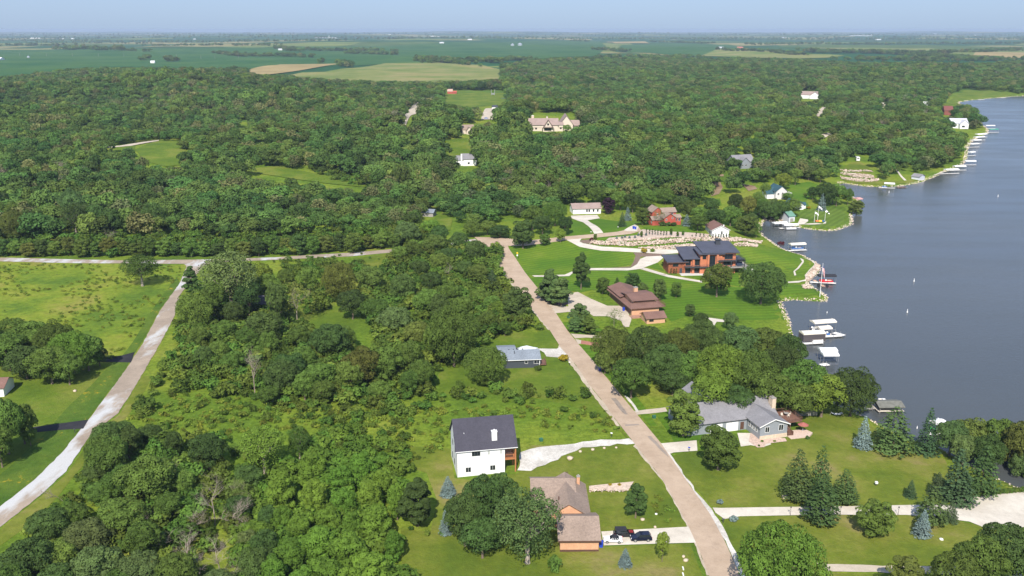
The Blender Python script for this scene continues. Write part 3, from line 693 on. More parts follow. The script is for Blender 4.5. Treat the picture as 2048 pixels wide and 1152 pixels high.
def plant(kind, loc, H, W, leaf=None, name='tree', label=None, cat='tree', group=None, rz=None, lean=None):
    if kind in ('broad', 'dense') and W > 15: kind = 'big'
    vs_ = KIND[kind]; k = _pc.get(kind, 0); _pc[kind] = k + 1
    crown, trunk, h0, w0 = vs_[k % len(vs_)]
    if crown is None or trunk is None:          # a thing that is one mesh
        o = bpy.data.objects.new(name, crown or trunk); COL.objects.link(o)
        root = o
    else:
        root = empty(name)
        c = bpy.data.objects.new('crown', crown); COL.objects.link(c); c.parent = root
        t = bpy.data.objects.new('trunk' if kind != 'thin' else 'trunk', trunk); COL.objects.link(t); t.parent = root
        o = c
    if len(o.data.materials) == 0: o.data.materials.append(DEADWOOD if kind in ('dead',) else BARK)
    if kind == 'thin' and len(trunk.materials) == 0: trunk.materials.append(DEADWOOD)
    if trunk is not None and len(trunk.materials) == 0: trunk.materials.append(PALEBARK if kind == 'airy' else BARK)
    if leaf and crown is not None:
        o.material_slots[0].link = 'OBJECT'; o.material_slots[0].material = LEAF[leaf]
    root.location = loc
    if kind in ('broad', 'big', 'dense', 'airy', 'vine', 'cone'): W, H = W * 0.86, H * 0.93      # the lobes reach past the envelope
    root.scale = (W / w0, W / w0, H / h0)
    root.rotation_euler = (lean[0] if lean else 0, lean[1] if lean else 0, random.uniform(0, 6.28) if rz is None else rz)
    return tag(root, label, cat, group)
# ---------------------------------------------------------------- buildings
def shingles(name, col, var=0.22):
    m, nt, b = new_mat(name)
    tc = nt.nodes.new('ShaderNodeTexCoord'); v = tc.outputs['Object']
    c = ramp(nt, noise(nt, 2.2, 6, 0.8, vec=v), [(0.3, tuple(c * (1 - var) for c in col)), (0.7, tuple(c * (1 + var) for c in col))])
    c = mix(nt, 1.0, c, ramp(nt, noise(nt, 0.25, 3, 0.6, vec=v), [(0.3, (0.88,) * 3), (0.7, (1.1,) * 3)]), 'MULTIPLY')
    nt.links.new(c, b.inputs['Base Color']); b.inputs['Roughness'].default_value = 0.9; b.inputs['Specular IOR Level'].default_value = 0.25
    return m
def siding(name, col, per=0.2, vert=False, dep=0.25):
    m, nt, b = new_mat(name)
    tc = nt.nodes.new('ShaderNodeTexCoord'); v = tc.outputs['Object']
    w = nt.nodes.new('ShaderNodeTexWave'); w.wave_profile = 'SAW'; w.bands_direction = 'X' if vert else 'Z'; w.inputs['Scale'].default_value = math.pi / (10 * per)
    nt.links.new(v, w.inputs['Vector'])
    c = ramp(nt, w.outputs['Fac'], [(0.0, tuple(c * (1 - dep) for c in col)), (0.25, col)])
    c = mix(nt, 1.0, c, ramp(nt, noise(nt, 0.8, 4, 0.7, vec=v), [(0.3, (0.93,) * 3), (0.7, (1.04,) * 3)]), 'MULTIPLY')
    nt.links.new(c, b.inputs['Base Color']); b.inputs['Roughness'].default_value = 0.6
    return m
def brick(name, c1, c2, mortar):
    m, nt, b = new_mat(name)
    tc = nt.nodes.new('ShaderNodeTexCoord'); v = tc.outputs['Object']
    mp = nt.nodes.new('ShaderNodeMapping'); mp.inputs['Rotation'].default_value = (R(90), 0, R(20)); nt.links.new(v, mp.inputs[0])
    br = nt.nodes.new('ShaderNodeTexBrick'); br.inputs['Scale'].default_value = 2.2; br.inputs['Color1'].default_value = (*c1, 1); br.inputs['Color2'].default_value = (*c2, 1); br.inputs['Mortar'].default_value = (*mortar, 1)
    br.inputs['Mortar Size'].default_value = 0.012
    nt.links.new(mp.outputs[0], br.inputs['Vector'])
    c = mix(nt, 1.0, br.outputs[0], ramp(nt, noise(nt, 0.9, 4, 0.7, vec=v), [(0.3, (0.85,) * 3), (0.7, (1.12,) * 3)]), 'MULTIPLY')
    nt.links.new(c, b.inputs['Base Color']); b.inputs['Roughness'].default_value = 0.85
    return m
M_WHITE = siding('white_siding', (0.80, 0.81, 0.82), 0.35, True, 0.06)
M_TRIM = flat('white_trim', (0.80, 0.80, 0.79), 0.5, 0, 0.03)
M_DARKTRIM = flat('dark_trim', (0.05, 0.055, 0.065), 0.5, 0, 0.1)
M_BROWNTRIM = flat('brown_trim', (0.10, 0.05, 0.035), 0.6, 0, 0.1)
M_CEDAR = flat('cedar_timber', (0.42, 0.17, 0.07), 0.6, 0, 0.15, 2)
M_REDWOOD = flat('red_brown_decking', (0.17, 0.088, 0.062), 0.7, 0, 0.2, 2)
M_CHAR = shingles('charcoal_shingles', (0.060, 0.058, 0.075))
M_GREYROOF = shingles('light_grey_shingles', (0.215, 0.21, 0.222))
M_BLUEROOF = shingles('blue_grey_shingles', (0.20, 0.23, 0.27), 0.3)
M_TANROOF = shingles('tan_shingles', (0.27, 0.205, 0.165), 0.3)
M_BROWNROOF = shingles('brown_shingles', (0.185, 0.105, 0.085))
M_SLATE = shingles('slate_standing_seam', (0.070, 0.076, 0.105), 0.12)
M_GREENROOF = shingles('green_shingles', (0.13, 0.26, 0.20), 0.12)
M_TEALROOF = shingles('dark_teal_shingles', (0.035, 0.085, 0.105), 0.12)
M_MAUVE = shingles('mauve_brown_shingles', (0.30, 0.225, 0.20), 0.15)
M_PEACH = brick('peach_brick', (0.56, 0.29, 0.16), (0.62, 0.33, 0.19), (0.55, 0.40, 0.30))
M_ORANGE = brick('orange_brick', (0.46, 0.14, 0.065), (0.54, 0.18, 0.085), (0.45, 0.25, 0.17))
M_REDSIDE = siding('red_siding', (0.42, 0.085, 0.055), 0.2)
M_BLUESIDE = siding('grey_blue_siding', (0.26, 0.285, 0.315), 0.2)
M_DARKSIDE = siding('dark_slate_siding', (0.055, 0.065, 0.080), 0.2)
M_CREAM = flat('cream_render', (0.60, 0.52, 0.43), 0.8, 0, 0.06)
M_STONE = brick('pale_stone', (0.55, 0.42, 0.30), (0.66, 0.54, 0.42), (0.45, 0.38, 0.3))
M_BROWNWALL = flat('brown_stained_wall', (0.16, 0.085, 0.06), 0.8, 0, 0.15, 1)
M_TANWALL = flat('tan_stucco', (0.56, 0.33, 0.20), 0.85, 0, 0.06)
M_GREYWOOD = flat('weathered_wood', (0.30, 0.28, 0.26), 0.9, 0, 0.2, 2)
def glass_mat():
    m, nt, b = new_mat('window_glass')
    b.inputs['Base Color'].default_value = (0.018, 0.024, 0.030, 1); b.inputs['Roughness'].default_value = 0.08; b.inputs['IOR'].default_value = 1.5
    return m
GLASS = glass_mat()
class House:
    """an Empty at the near left corner of a building; x runs along its front, y away, z up"""
    def __init__(s, A, B, label, name='house', cat='house', group=None, turn=None, z=None):
        a, b = P(*A), P(*B)
        s.A = a; s.ang = math.atan2(b.y - a.y, b.x - a.x) if turn is None else turn
        s.s = scale_at(a); s.L = (b - a).xy.length if turn is None else abs(B[0] - A[0]) / s.s / math.cos(s.ang)
        if z is not None: a.z = z
        s.root = empty(name, a, s.ang, label, cat, group)
        s.w = MB(); s.r = MB()
    def part(s, name, mb, mat, parent=None, label=None):
        o = mb.build(name, mat, parent or s.root)
        if label: o['label'] = label
        return o
    def box(s, name, mat, *a, parent=None, label=None): return s.part(name, MB().box(*a), mat, parent, label)
    def local(s, px, py):
        p = P(px, py) - s.A; c, q = math.cos(-s.ang), math.sin(-s.ang)
        return p.x * c - p.y * q, p.x * q + p.y * c, p.z
    def gable(s, x0, x1, y0, y1, ze, zr, axis='x', ov=0.45, t=0.16, z0=-0.5, wall=True, ovg=None):
        """walls with gables and a pitched roof; eaves at ze, ridge at zr"""
        g_ = ov if ovg is None else ovg
        def tr(p): return p
        if axis == 'x':
            m_ = (y0 + y1) / 2; k = (zr - ze) / (m_ - y0)
            if wall: s.w.add([(x0, y0, z0), (x1, y0, z0), (x1, y1, z0), (x0, y1, z0), (x0, y0, ze), (x1, y0, ze), (x1, y1, ze), (x0, y1, ze), (x0, m_, zr), (x1, m_, zr)],
                    [(0, 1, 5, 4), (1, 2, 6, 9, 5), (2, 3, 7, 6), (3, 0, 4, 8, 7), (4, 5, 9, 8), (6, 7, 8, 9)])
            s.r.slab([(x0 - g_, y0 - ov, ze - k * ov + t), (x1 + g_, y0 - ov, ze - k * ov + t), (x1 + g_, m_, zr + t), (x0 - g_, m_, zr + t)], t)
            s.r.slab([(x1 + g_, y1 + ov, ze - k * ov + t), (x0 - g_, y1 + ov, ze - k * ov + t), (x0 - g_, m_, zr + t + .002), (x1 + g_, m_, zr + t + .002)], t)
        else:
            m_ = (x0 + x1) / 2; k = (zr - ze) / (m_ - x0)
            if wall: s.w.add([(x0, y0, z0), (x1, y0, z0), (x1, y1, z0), (x0, y1, z0), (x0, y0, ze), (x1, y0, ze), (x1, y1, ze), (x0, y1, ze), (m_, y0, zr), (m_, y1, zr)],
                    [(0, 1, 5, 8, 4), (1, 2, 6, 5), (2, 3, 7, 9, 6), (3, 0, 4, 7), (5, 6, 9, 8), (7, 4, 8, 9)])
            s.r.slab([(x0 - ov, y1 + g_, ze - k * ov + t), (x0 - ov, y0 - g_, ze - k * ov + t), (m_, y0 - g_, zr + t), (m_, y1 + g_, zr + t)], t)
            s.r.slab([(x1 + ov, y0 - g_, ze - k * ov + t), (x1 + ov, y1 + g_, ze - k * ov + t), (m_, y1 + g_, zr + t + .002), (m_, y0 - g_, zr + t + .002)], t)
    def hip(s, x0, x1, y0, y1, ze, zr, ov=0.45, t=0.16, z0=-0.5, wall=True):
        if wall: s.w.box(x0, x1, y0, y1, z0, ze)
        a, b, c, d = x0 - ov, x1 + ov, y0 - ov, y1 + ov
        m_ = (c + d) / 2; h = (d - c) / 2
        if b - a > d - c: e0, e1 = (a + h, m_), (b - h, m_)
        else:
            w2 = (b - a) / 2; e0 = e1 = None
        z_ = ze
        if e0:
            vs_ = [(a, c, z_), (b, c, z_), (b, d, z_), (a, d, z_), (a, c, z_ + t), (b, c, z_ + t), (b, d, z_ + t), (a, d, z_ + t), (*e0, zr), (*e1, zr)]
            s.r.add(vs_, [(0, 3, 2, 1), (0, 1, 5, 4), (1, 2, 6, 5), (2, 3, 7, 6), (3, 0, 4, 7), (4, 5, 9, 8), (5, 6, 9), (6, 7, 8, 9), (7, 4, 8)])
        else:
            q = (a + b) / 2
            vs_ = [(a, c, z_), (b, c, z_), (b, d, z_), (a, d, z_), (a, c, z_ + t), (b, c, z_ + t), (b, d, z_ + t), (a, d, z_ + t), (q, c + w2, zr), (q, d - w2, zr)]
            s.r.add(vs_, [(0, 3, 2, 1), (0, 1, 5, 4), (1, 2, 6, 5), (2, 3, 7, 6), (3, 0, 4, 7), (4, 5, 8), (5, 6, 9, 8), (6, 7, 9), (7, 4, 8, 9)])
    def shed(s, x0, x1, y0, y1, zf, zb, ov=0.7, t=0.3, z0=-0.5):
        """walls under a single slope: zf at the front, zb at the back"""
        s.w.add([(x0, y0, z0), (x1, y0, z0), (x1, y1, z0), (x0, y1, z0), (x0, y0, zf), (x1, y0, zf), (x1, y1, zb), (x0, y1, zb)],
                [(0, 3, 2, 1), (4, 5, 6, 7), (0, 1, 5, 4), (1, 2, 6, 5), (2, 3, 7, 6), (3, 0, 4, 7)])
        k = (zb - zf) / (y1 - y0)
        s.r.slab([(x0 - ov, y0 - ov, zf - k * ov + t), (x1 + ov, y0 - ov, zf - k * ov + t), (x1 + ov, y1 + ov, zb + k * ov + t), (x0 - ov, y1 + ov, zb + k * ov + t)], t - 0.01)
    def finish(s, wall_mat, roof_mat):
        s.part('wall', s.w, wall_mat); s.roof = s.part('roof', s.r, roof_mat)
        s.w = MB(); s.r = MB()
    def win(s, face, u, z, w, h, at=0.0, frame=None, bars=1, name='window', glass=None):
        """face f/b: wall y=at, u along x; l/r: wall x=at, u along y"""
        fr, gl = MB(), MB(); e = 0.07; d = 0.06
        def bx(mb, u0, u1, z0_, z1_, dep):
            if face == 'f': mb.box(u0, u1, at - dep, at + 0.02, z0_, z1_)
            elif face == 'b': mb.box(u0, u1, at - 0.02, at + dep, z0_, z1_)
            elif face == 'l': mb.box(at - dep, at + 0.02, u0, u1, z0_, z1_)
            else: mb.box(at - 0.02, at + dep, u0, u1, z0_, z1_)
        bx(fr, u - e, u, z - e, z + h + e, d); bx(fr, u + w, u + w + e, z - e, z + h + e, d); bx(fr, u, u + w, z + h, z + h + e, d - .005); bx(fr, u, u + w, z - e, z, d + .02)
        for k in range(1, bars + 1): bx(fr, u + w * k / (bars + 1) - .03, u + w * k / (bars + 1) + .03, z, z + h, d - .01)
        bx(gl, u, u + w, z, z + h, 0.025)
        f = s.part(name, fr, frame or M_TRIM); s.part('pane', gl, glass or GLASS, f)
        return f
    def door(s, face, u, z, w, h, at=0.0, mat=None, name='door', label=None):
        mb = MB()
        n = 4 if 'garage' in name else 2
        def bx(u0, u1, z0_, z1_, dep):
            if face == 'f': mb.box(u0, u1, at - dep, at + 0.02, z0_, z1_)
            elif face == 'b': mb.box(u0, u1, at - 0.02, at + dep, z0_, z1_)
            elif face == 'l': mb.box(at - dep, at + 0.02, u0, u1, z0_, z1_)
            else: mb.box(at - 0.02, at + dep, u0, u1, z0_, z1_)
        bx(u, u + w, z, z + h, 0.03)
        for i in range(n): bx(u + 0.08, u + w - 0.08, z + h * i / n + 0.05, z + h * (i + 1) / n - 0.05, 0.05)
        return s.part(name, mb, mat or M_TRIM, label=label)
    def chimney(s, x0, x1, y0, y1, z0, z1, mat, cap=None):
        c = s.part('chimney', MB().box(x0, x1, y0, y1, z0, z1), mat, s.roof if hasattr(s, 'roof') else None)
        s.part('cap', MB().box(x0 - .08, x1 + .08, y0 - .08, y1 + .08, z1, z1 + .12).box((x0 + x1) / 2 - .15, (x0 + x1) / 2 + .15, (y0 + y1) / 2 - .15, (y0 + y1) / 2 + .15, z1 + .1, z1 + .5), cap or M_GREYWOOD, s.roof)
        return c
    def gutter(s, x0, x1, y, z, mat): s.part('gutter', MB().box(x0, x1, y - .12, y, z - .14, z), mat, s.roof)
    def rail(s, pts, z, h=1.0, mat=None, name='railing', step=1.6, fill=True):
        mb = MB()
        for (ax, ay), (bx_, by_) in zip(pts[:-1], pts[1:]):
            L = math.hypot(bx_ - ax, by_ - ay); n = max(1, int(L / step))
            mb.tube((ax, ay, z + h), (bx_, by_, z + h), 0.05, n=4); mb.tube((ax, ay, z + 0.12), (bx_, by_, z + 0.12), 0.035, n=4)
            for k in range(n + 1): mb.tube((ax + (bx_ - ax) * k / n, ay + (by_ - ay) * k / n, z), (ax + (bx_ - ax) * k / n, ay + (by_ - ay) * k / n, z + h), 0.05, n=4)
            if fill:
                m_ = max(2, int(L / 0.28))
                for k in range(1, m_): mb.tube((ax + (bx_ - ax) * k / m_, ay + (by_ - ay) * k / m_, z + .1), (ax + (bx_ - ax) * k / m_, ay + (by_ - ay) * k / m_, z + h), 0.018, n=3, caps=False)
        return s.part(name, mb, mat or M_DARKTRIM)

# 1 tall white house with charcoal roof
h = House((914.7, 954.8), (1010, 945), 'tall white house with charcoal roof and covered timber deck')
L1 = 11.9; L2 = 14.8; D = 12.1; ze = height_for(h.A, 901.5); mid = Vector(h.A) + Vector((math.cos(h.ang + math.pi / 2), math.sin(h.ang + math.pi / 2), 0)) * D / 2; zr = height_for(mid, 839)
h.gable(0, L2 - .1, 0, D, ze, zr, 'x', 0.4, 0.18, wall=False)
h.w.add([(0, 0, -.6), (L1, 0, -.6), (L1, D, -.6), (0, D, -.6), (0, 0, ze), (L1, 0, ze), (L1, D, ze), (0, D, ze), (0, D / 2, zr), (L1, D / 2, zr)], [(0, 1, 5, 4), (1, 2, 6, 9, 5), (2, 3, 7, 6), (3, 0, 4, 8, 7), (4, 5, 9, 8), (6, 7, 8, 9)])
h.finish(M_WHITE, M_CHAR)
h.chimney(8.9, 10.2, 1.2, 2.2, ze, ze + 3.6, M_TRIM, M_TRIM)
h.part('vent_pipe', MB().tube((2.2, 3.0, ze + 2.0), (2.2, 3.0, ze + 3.2), 0.07), M_TRIM, h.roof)
h.gutter(-.4, L2 + .3, -.4, ze - .2, M_TRIM)
k_ = 7.68 * 8.12
for u, w in ((3.75, .55), (4.45, .55), (5.15, .55)): h.win('f', u, ze - 1.75, w, 1.35, 0, M_DARKTRIM, 0)
for u in (7.6, 10.7): h.win('f', u, ze - 1.8, .55, 1.3, 0, M_TRIM, 0, glass=flat('grey_blind', (0.45, 0.47, 0.46), 0.4))
for u in (2.2, 2.85, 8.3, 8.95): h.win('f', u, 1.3, .45, 1.05, 0, M_DARKTRIM, 0)
for u, z in ((3.0, ze - 2.0), (7.5, ze - 2.0), (5.2, ze + 1.2), (4.5, 1.3), (8.3, 1.3)): h.win('l', u, z, 0.9, 1.3, 0, M_DARKTRIM, 0)
h.win('r', 3.0, 0.1, 2.2, 2.1, L1, M_DARKTRIM, 1, 'patio_door'); h.win('r', 3.0, ze - 3.2, 2.2, 2.1, L1, M_DARKTRIM, 1, 'patio_door')
h.part('corner_trim', MB().box(-.05, .06, -.05, .06, -.4, ze - .1), M_GREYWOOD)
zd = ze - 3.35
h.part('deck', MB().box(L1, L2, 0, D * .6, zd - .28, zd), M_CEDAR)
for y_ in (0.12, D * .3, D * .6 - .15): h.part('post', MB().box(L2 - .35, L2 - .05, y_ - .15, y_ + .15, -.4, ze - .15), M_CEDAR)
h.rail([(L1 + .1, .12), (L2 - .2, .12), (L2 - .2, D * .6 - .15)], zd, 1.05, M_CEDAR)
h.part('ceiling_beam', MB().box(L1, L2 - .4, 0.02, .22, ze - .5, ze - .2), M_CEDAR)
h.part('patio', MB().box(L1, L2 + .6, -.3, D * .6, -.3, .06), flat('patio_concrete', (0.5, 0.48, 0.44), 0.9))
sofa = empty('outdoor_sofa', h.root.matrix_basis @ Vector((L1 + 1.3, 1.1, zd)), h.ang, 'brown cushioned sofa on the upper deck of the white house', 'sofa')
MB().box(-.9, .9, -.4, .4, .1, .42).build('seat', M_BROWNTRIM, sofa); MB().box(-.9, .9, .28, .42, .42, .9).build('backrest', M_BROWNTRIM, sofa)

# 2 tan-roofed brick ranch
h = House((1120, 1104), (1197, 1102), 'brick ranch house with mottled tan roof beside the parked cars', turn=R(0.5))
W2 = h.L
h.gable(0, W2, 0, 10.5, 3.0, 5.3, 'x', .5)                         # garage wing
x0, y0 = -2.0, 10.0
h.gable(W2 - 10.2, W2 - 1.2, 9.5, 23.5, 3.1, 6.0, 'y', .5)
h.gable(W2 - 13.4, W2 - 4.0, 13.5, 27.0, 3.1, 6.4, 'x', .5)
h.finish(M_PEACH, M_TANROOF)
h.part('fascia', MB().box(-.5, W2 + .5, -.55, -.5, 2.62, 2.95), M_BROWNTRIM, h.roof)
h.part('plinth', MB().box(-.04, W2 + .03, -.03, 0, -.4, .55), M_BROWNTRIM)
h.door('r', 1.2, 0, 3.6, 2.3, W2, M_CREAM, 'garage_door'); h.door('r', 5.6, 0, 3.6, 2.3, W2, M_CREAM, 'garage_door')
h.win('r', 12.5, 1.0, 1.8, 1.3, W2 - 1.2, M_BROWNTRIM); h.win('r', 18.0, 1.0, 1.2, 1.3, W2 - 1.2, M_BROWNTRIM); h.door('r', 15.5, 0.1, 1.0, 2.1, W2 - 1.2, M_TRIM)
h.win('f', W2 - 9.0, 1.0, 1.4, 1.2, 9.5, M_BROWNTRIM)
h.part('porch_step', MB().box(W2 - 1.2, W2 + 1.6, 10.5, 17.5, -.2, .12), flat('porch_stone', (0.36, 0.27, 0.21), 0.9, 0, .2, 2))
h.chimney(W2 - 3.0, W2 - 2.3, 21.6, 22.3, 3.5, 6.0, M_PEACH)
for x_, y_ in ((W2 - 6.4, 16.0), (W2 - 7.4, 21.0), (W2 - 5.2, 24.5), (W2 - 7.8, 13.0)): h.part('roof_vent', MB().box(x_, x_ + .25, y_, y_ + .25, 5.0, 5.75), M_BROWNTRIM, h.roof)
BRICK_HOUSE = h

# 3 grey ranch with walk-out deck
h = House((1519, 880), (1573, 873.5), 'grey-blue ranch house with light grey roof and brown deck by the lake')
Lg = h.L                                                            # front wing between A and B
ang = h.ang
h.gable(0, Lg, 0, 14, 3.9, 5.6, 'y', .5, z0=-.6)
h.gable(-17.5, Lg + .6, 7.0, 19.5, 3.6, 6.6, 'x', .6, z0=-.6)
h.gable(-10.5, -1.5, 14.0, 28.0, 3.4, 6.4, 'y', .6)
h.finish(M_BLUESIDE, M_GREYROOF)
h.part('stone_base', MB().box(-.05, Lg + .05, -.06, 0, -.6, 1.1), M_STONE)
h.part('fascia', MB().slab([(-.55, -.56, 3.95), (Lg / 2, -.56, 5.78), (Lg / 2, -.5, 5.78), (-.55, -.5, 3.95)], .28).slab([(Lg / 2, -.56, 5.78), (Lg + .55, -.56, 3.95), (Lg + .55, -.5, 3.95), (Lg / 2, -.5, 5.78)], .28), M_TRIM, h.roof)
h.win('f', 1.5, 2.0, 1.2, 1.5, 0); h.win('f', Lg - 2.6, 2.1, 1.3, 1.6, 0)
for k in range(4): h.win('l', 1.4 + k * 1.25, 1.7, .75, 1.5, 0)
h.door('f', -6.2, 0, 3.6, 2.6, 7.0, M_TRIM, 'garage_door'); h.door('f', -11, 0, 3.6, 2.6, 7.0, M_TRIM, 'garage_door')
h.door('f', -1.9, 0.2, 1.1, 2.2, 7.0, M_BROWNTRIM); h.win('l', 11.5, 1.0, 1.4, 1.3, -17.5); h.win('l', 15.0, 1.0, 1.4, 1.3, -17.5)
h.chimney(Lg + .35, Lg + 1.5, 8.6, 10.6, -.3, 7.4, M_STONE)
h.part('deck', MB().box(Lg + .65, Lg + 7.0, 3.5, 10.5, 2.05, 2.3), M_REDWOOD)
for x_, y_ in ((Lg + 6.7, 3.8), (Lg + 6.7, 10.2), (Lg + 3.4, 3.8)): h.part('post', MB().box(x_ - .1, x_ + .1, y_ - .1, y_ + .1, -1.5, 2.1), M_REDWOOD)
h.rail([(Lg + .8, 3.6), (Lg + 6.9, 3.6), (Lg + 6.9, 10.4), (Lg + .8, 10.4)], 2.3, .95, M_REDWOOD)
st = MB()
for k in range(9): st.box(Lg + .5, Lg + 2.0, 3.2 - .38 * (k + 1), 3.55 - .38 * k, 2.1 - .26 * (k + 1), 2.22 - .26 * (k + 1))
st.box(Lg + .45, Lg + .52, 0, 3.5, 0, 1.2).box(Lg + 2.0, Lg + 2.07, 0, 3.5, 0, 1.2)
h.part('stair', st, M_REDWOOD)
h.part('patio', MB().prism([(Lg + .3, -1.8), (Lg + 6, -1.6), (Lg + 8.2, .2), (Lg + 7.5, 2.5), (Lg + .3, 3.4)], -1.2, .02), flat('patio_pavers', (0.55, 0.42, 0.34), 0.9, 0, .15, 2))
for k, (x_, y_) in enumerate(((Lg + 3.0, 7.5), (Lg + 4.6, 8.6), (Lg + 4.4, 6.6), (Lg + 5.6, 7.8))):
    loc = h.root.matrix_basis @ Vector((x_, y_, 2.3))
    c_ = empty('deck_chair', loc, k * 1.6, 'pale chair around the table on the brown deck of the grey ranch house', 'chair', 'chairs on the brown deck')
    MB().box(-.28, .28, -.28, .28, .38, .45).box(-.28, -.22, -.28, -.22, 0, .4).box(.22, .28, -.28, -.22, 0, .4).box(-.28, -.22, .22, .28, 0, .4).box(.22, .28, .22, .28, 0, .4).build('seat', M_CREAM, c_)
    MB().box(-.28, .28, .24, .30, .45, .98).build('backrest', M_CREAM, c_)
loc = h.root.matrix_basis @ Vector((Lg + 4.5, 7.7, 2.3)); t_ = empty('deck_table', loc, 0, 'round grey table in the middle of the brown deck', 'table')
MB().lathe([(.7, .7), (.7, .75)], 14).build('table_top', M_GREYWOOD, t_); MB().tube((0, 0, 0), (0, 0, .7), .06).build('leg', M_GREYWOOD, t_)
loc = h.root.matrix_basis @ Vector((Lg + 6.0, 1.6, 0)); u_ = empty('patio_umbrella', loc, 0, 'dull red patio umbrella below the brown deck', 'umbrella')
MB().lathe([(1.5, 2.0), (0.05, 2.7)], 8).build('canopy', flat('dull_red_cloth', (0.32, .10, .08), .9), u_); MB().tube((0, 0, 0), (0, 0, 2.1), .04).build('pole', M_TRIM, u_)
GREY_HOUSE = h
sheet('stone_bed', [z5((440, 330), (520, 350), (640, 360), (650, 378), (530, 392), (520, 412), (480, 414), (430, 380))], flat('pinkish_stone_chips', (0.50, 0.37, 0.30), .95, 0, .3, 2), 0.14, 1.5)

# 4 small dark ranch in the middle
h = House((1015, 737), (1079, 735.2), 'small dark slate ranch house with blue-grey shingle roof and red-brown deck')
Lr = h.L + 1.5
h.gable(-1.5, Lr - 1.5, 0, 8.2, 3.0, 4.7, 'x', .5)
h.gable(-2.0, 3.5, 8.0, 14.5, 2.6, 3.2, 'x', .4)
h.finish(M_DARKSIDE, M_BLUEROOF)
h.gutter(-2.0, Lr - 1.0, -.5, 2.95, M_TRIM)
h.part('corner_trim', MB().box(Lr - 1.6, Lr - 1.45, -.05, .06, -.3, 2.9), M_TRIM)
h.win('f', Lr - 6.3, 1.5, .9, .8, 0, bars=0); h.win('f', Lr - 3.3, 1.35, 1.9, 1.2, 0); h.win('r', 2.0, 1.2, 1.5, 1.2, Lr - 1.5); h.door('r', 5.2, .3, 1.0, 2.1, Lr - 1.5, M_TRIM)
h.part('roof_pipe', MB().tube((2.5, 2.4, 3.8), (2.5, 2.4, 5.2), .1), M_DARKTRIM, h.roof)
for k in range(4): h.part('roof_vent', MB().box(.8 + k * 1.5, 1.1 + k * 1.5, 4.6, 4.9, 4.5, 4.95), M_DARKTRIM, h.roof)
h.part('deck', MB().box(Lr - 1.5, Lr + .9, 1.0, 5.6, .35, .6), M_REDWOOD); h.rail([(Lr - 1.4, 1.0), (Lr + .85, 1.0), (Lr + .85, 5.5)], .6, .9, M_REDWOOD)
RANCH = h

# 5 brown-roofed house of two blocks
h = House((1263.5, 631.6), (1317.4, 627.3), 'low brown-roofed house with tan walls and stepped roofs above the turning court')
Lb = h.L
h.w.box(0, Lb, 0, 26, -.5, 3.0)
h.r.slab([(-1.0, -1.0, 3.15), (Lb + 1.0, -1.0, 3.15), (Lb - .2, 3.2, 4.3), (-.2 + .9, 3.2, 4.3)], .22)
h.r.slab([(-1.0, 27, 3.15), (-1.0, -1.0, 3.15), (2.0, 2.6, 3.9), (2.0, 27, 3.9)], .22)
h.w.box(1.6, Lb - .6, 2.8, 14, 3.0, 5.3)
h.gable(1.6, Lb - .6, 2.8, 14, 5.3, 6.1, 'x', 1.0, .2, wall=False)
h.gable(0.4, 9.0, 13.0, 26.4, 4.2, 5.6, 'y', 1.0, .2)
h.finish(M_TANWALL, M_BROWNROOF)
h.part('clerestory', MB().box(1.9, Lb - .9, 2.7, 2.8, 4.55, 5.2), GLASS)
h.part('dark_wall_panel', MB().box(-.06, 0, 1, 25, .1, 2.9), M_BROWNWALL)
h.chimney(5.4, 6.9, 12.2, 13.6, 5.2, 7.4, M_TANWALL)
h.part('balcony', MB().box(Lb, Lb + 3.2, 1, 9, 2.4, 2.62), M_BROWNROOF); h.rail([(Lb, 1), (Lb + 3.1, 1), (Lb + 3.1, 9)], 2.62, .95, M_REDWOOD)
for k in range(3): h.door('l', 3 + k * 3.6, 0, 2.9, 2.3, -.06, M_BROWNTRIM, 'garage_door')
h.part('terrace', MB().prism([(-1.2, -3.6), (Lb - 3, -3.4), (Lb - 3, 0), (-1.2, 0)], -.4, .3), flat('rusty_pavers', (.34, .19, .13), .9, 0, .2, 1.5))
h = House((1293.5, 648.2), (1325, 646.5), 'small tan garage with brown roof in front of the brown-roofed house', 'garage', 'garage', turn=R(12))
h.gable(0, 7.2, 0, 6.2, 2.3, 3.7, 'x', .6); h.finish(M_TANWALL, M_BROWNROOF); h.win('l', 1.2, .9, .5, .9, 0, M_BROWNTRIM, 0); h.win('f', 1.0, .9, 1.6, .9, 0, M_BROWNTRIM, 1)

# 6 brick mansion with slanted slate roofs
h = House((1336, 547), (1408.4, 546), 'orange brick mansion with slanted dark slate roofs and black balconies')
h.w.box(0, 8.2, 0, 9, -.5, 5.3); h.shed(0, 8.2, 0, 9, 5.3, 6.0, .9, .3)
h.shed(7.4, 17.0, -.5, 11.5, 6.9, 8.9, 1.2, .3)
h.shed(16.0, 30.5, -1.0, 13, 9.6, 10.9, 1.3, .32)
h.shed(14.0, 24.0, -1.8, 7, 9.1, 9.8, 1.0, .3)
h.finish(M_ORANGE, M_SLATE)
h.part('fascia', MB().box(-.95, 9.1, -.98, -.92, 5.0, 5.28).box(14.6, 31.8, -2.4, -2.32, 9.05, 9.35), M_BROWNTRIM, h.roof)
h.chimney(24.0, 26.0, 8.5, 10.0, 9.8, 12.9, M_DARKTRIM, M_DARKTRIM)
h.part('chimney_hood', MB().box(23.6, 26.4, 8.1, 10.4, 12.95, 13.3), M_DARKTRIM, h.roof)
h.win('f', 2.1, 3.2, 2.4, 1.2, 0, M_DARKTRIM)
for u in (7.7, 12.0): h.win('f', u, 3.7, 2.3, 2.7, -.5, M_DARKTRIM); h.win('f', u, .2, 2.3, 2.5, -.5, M_DARKTRIM)
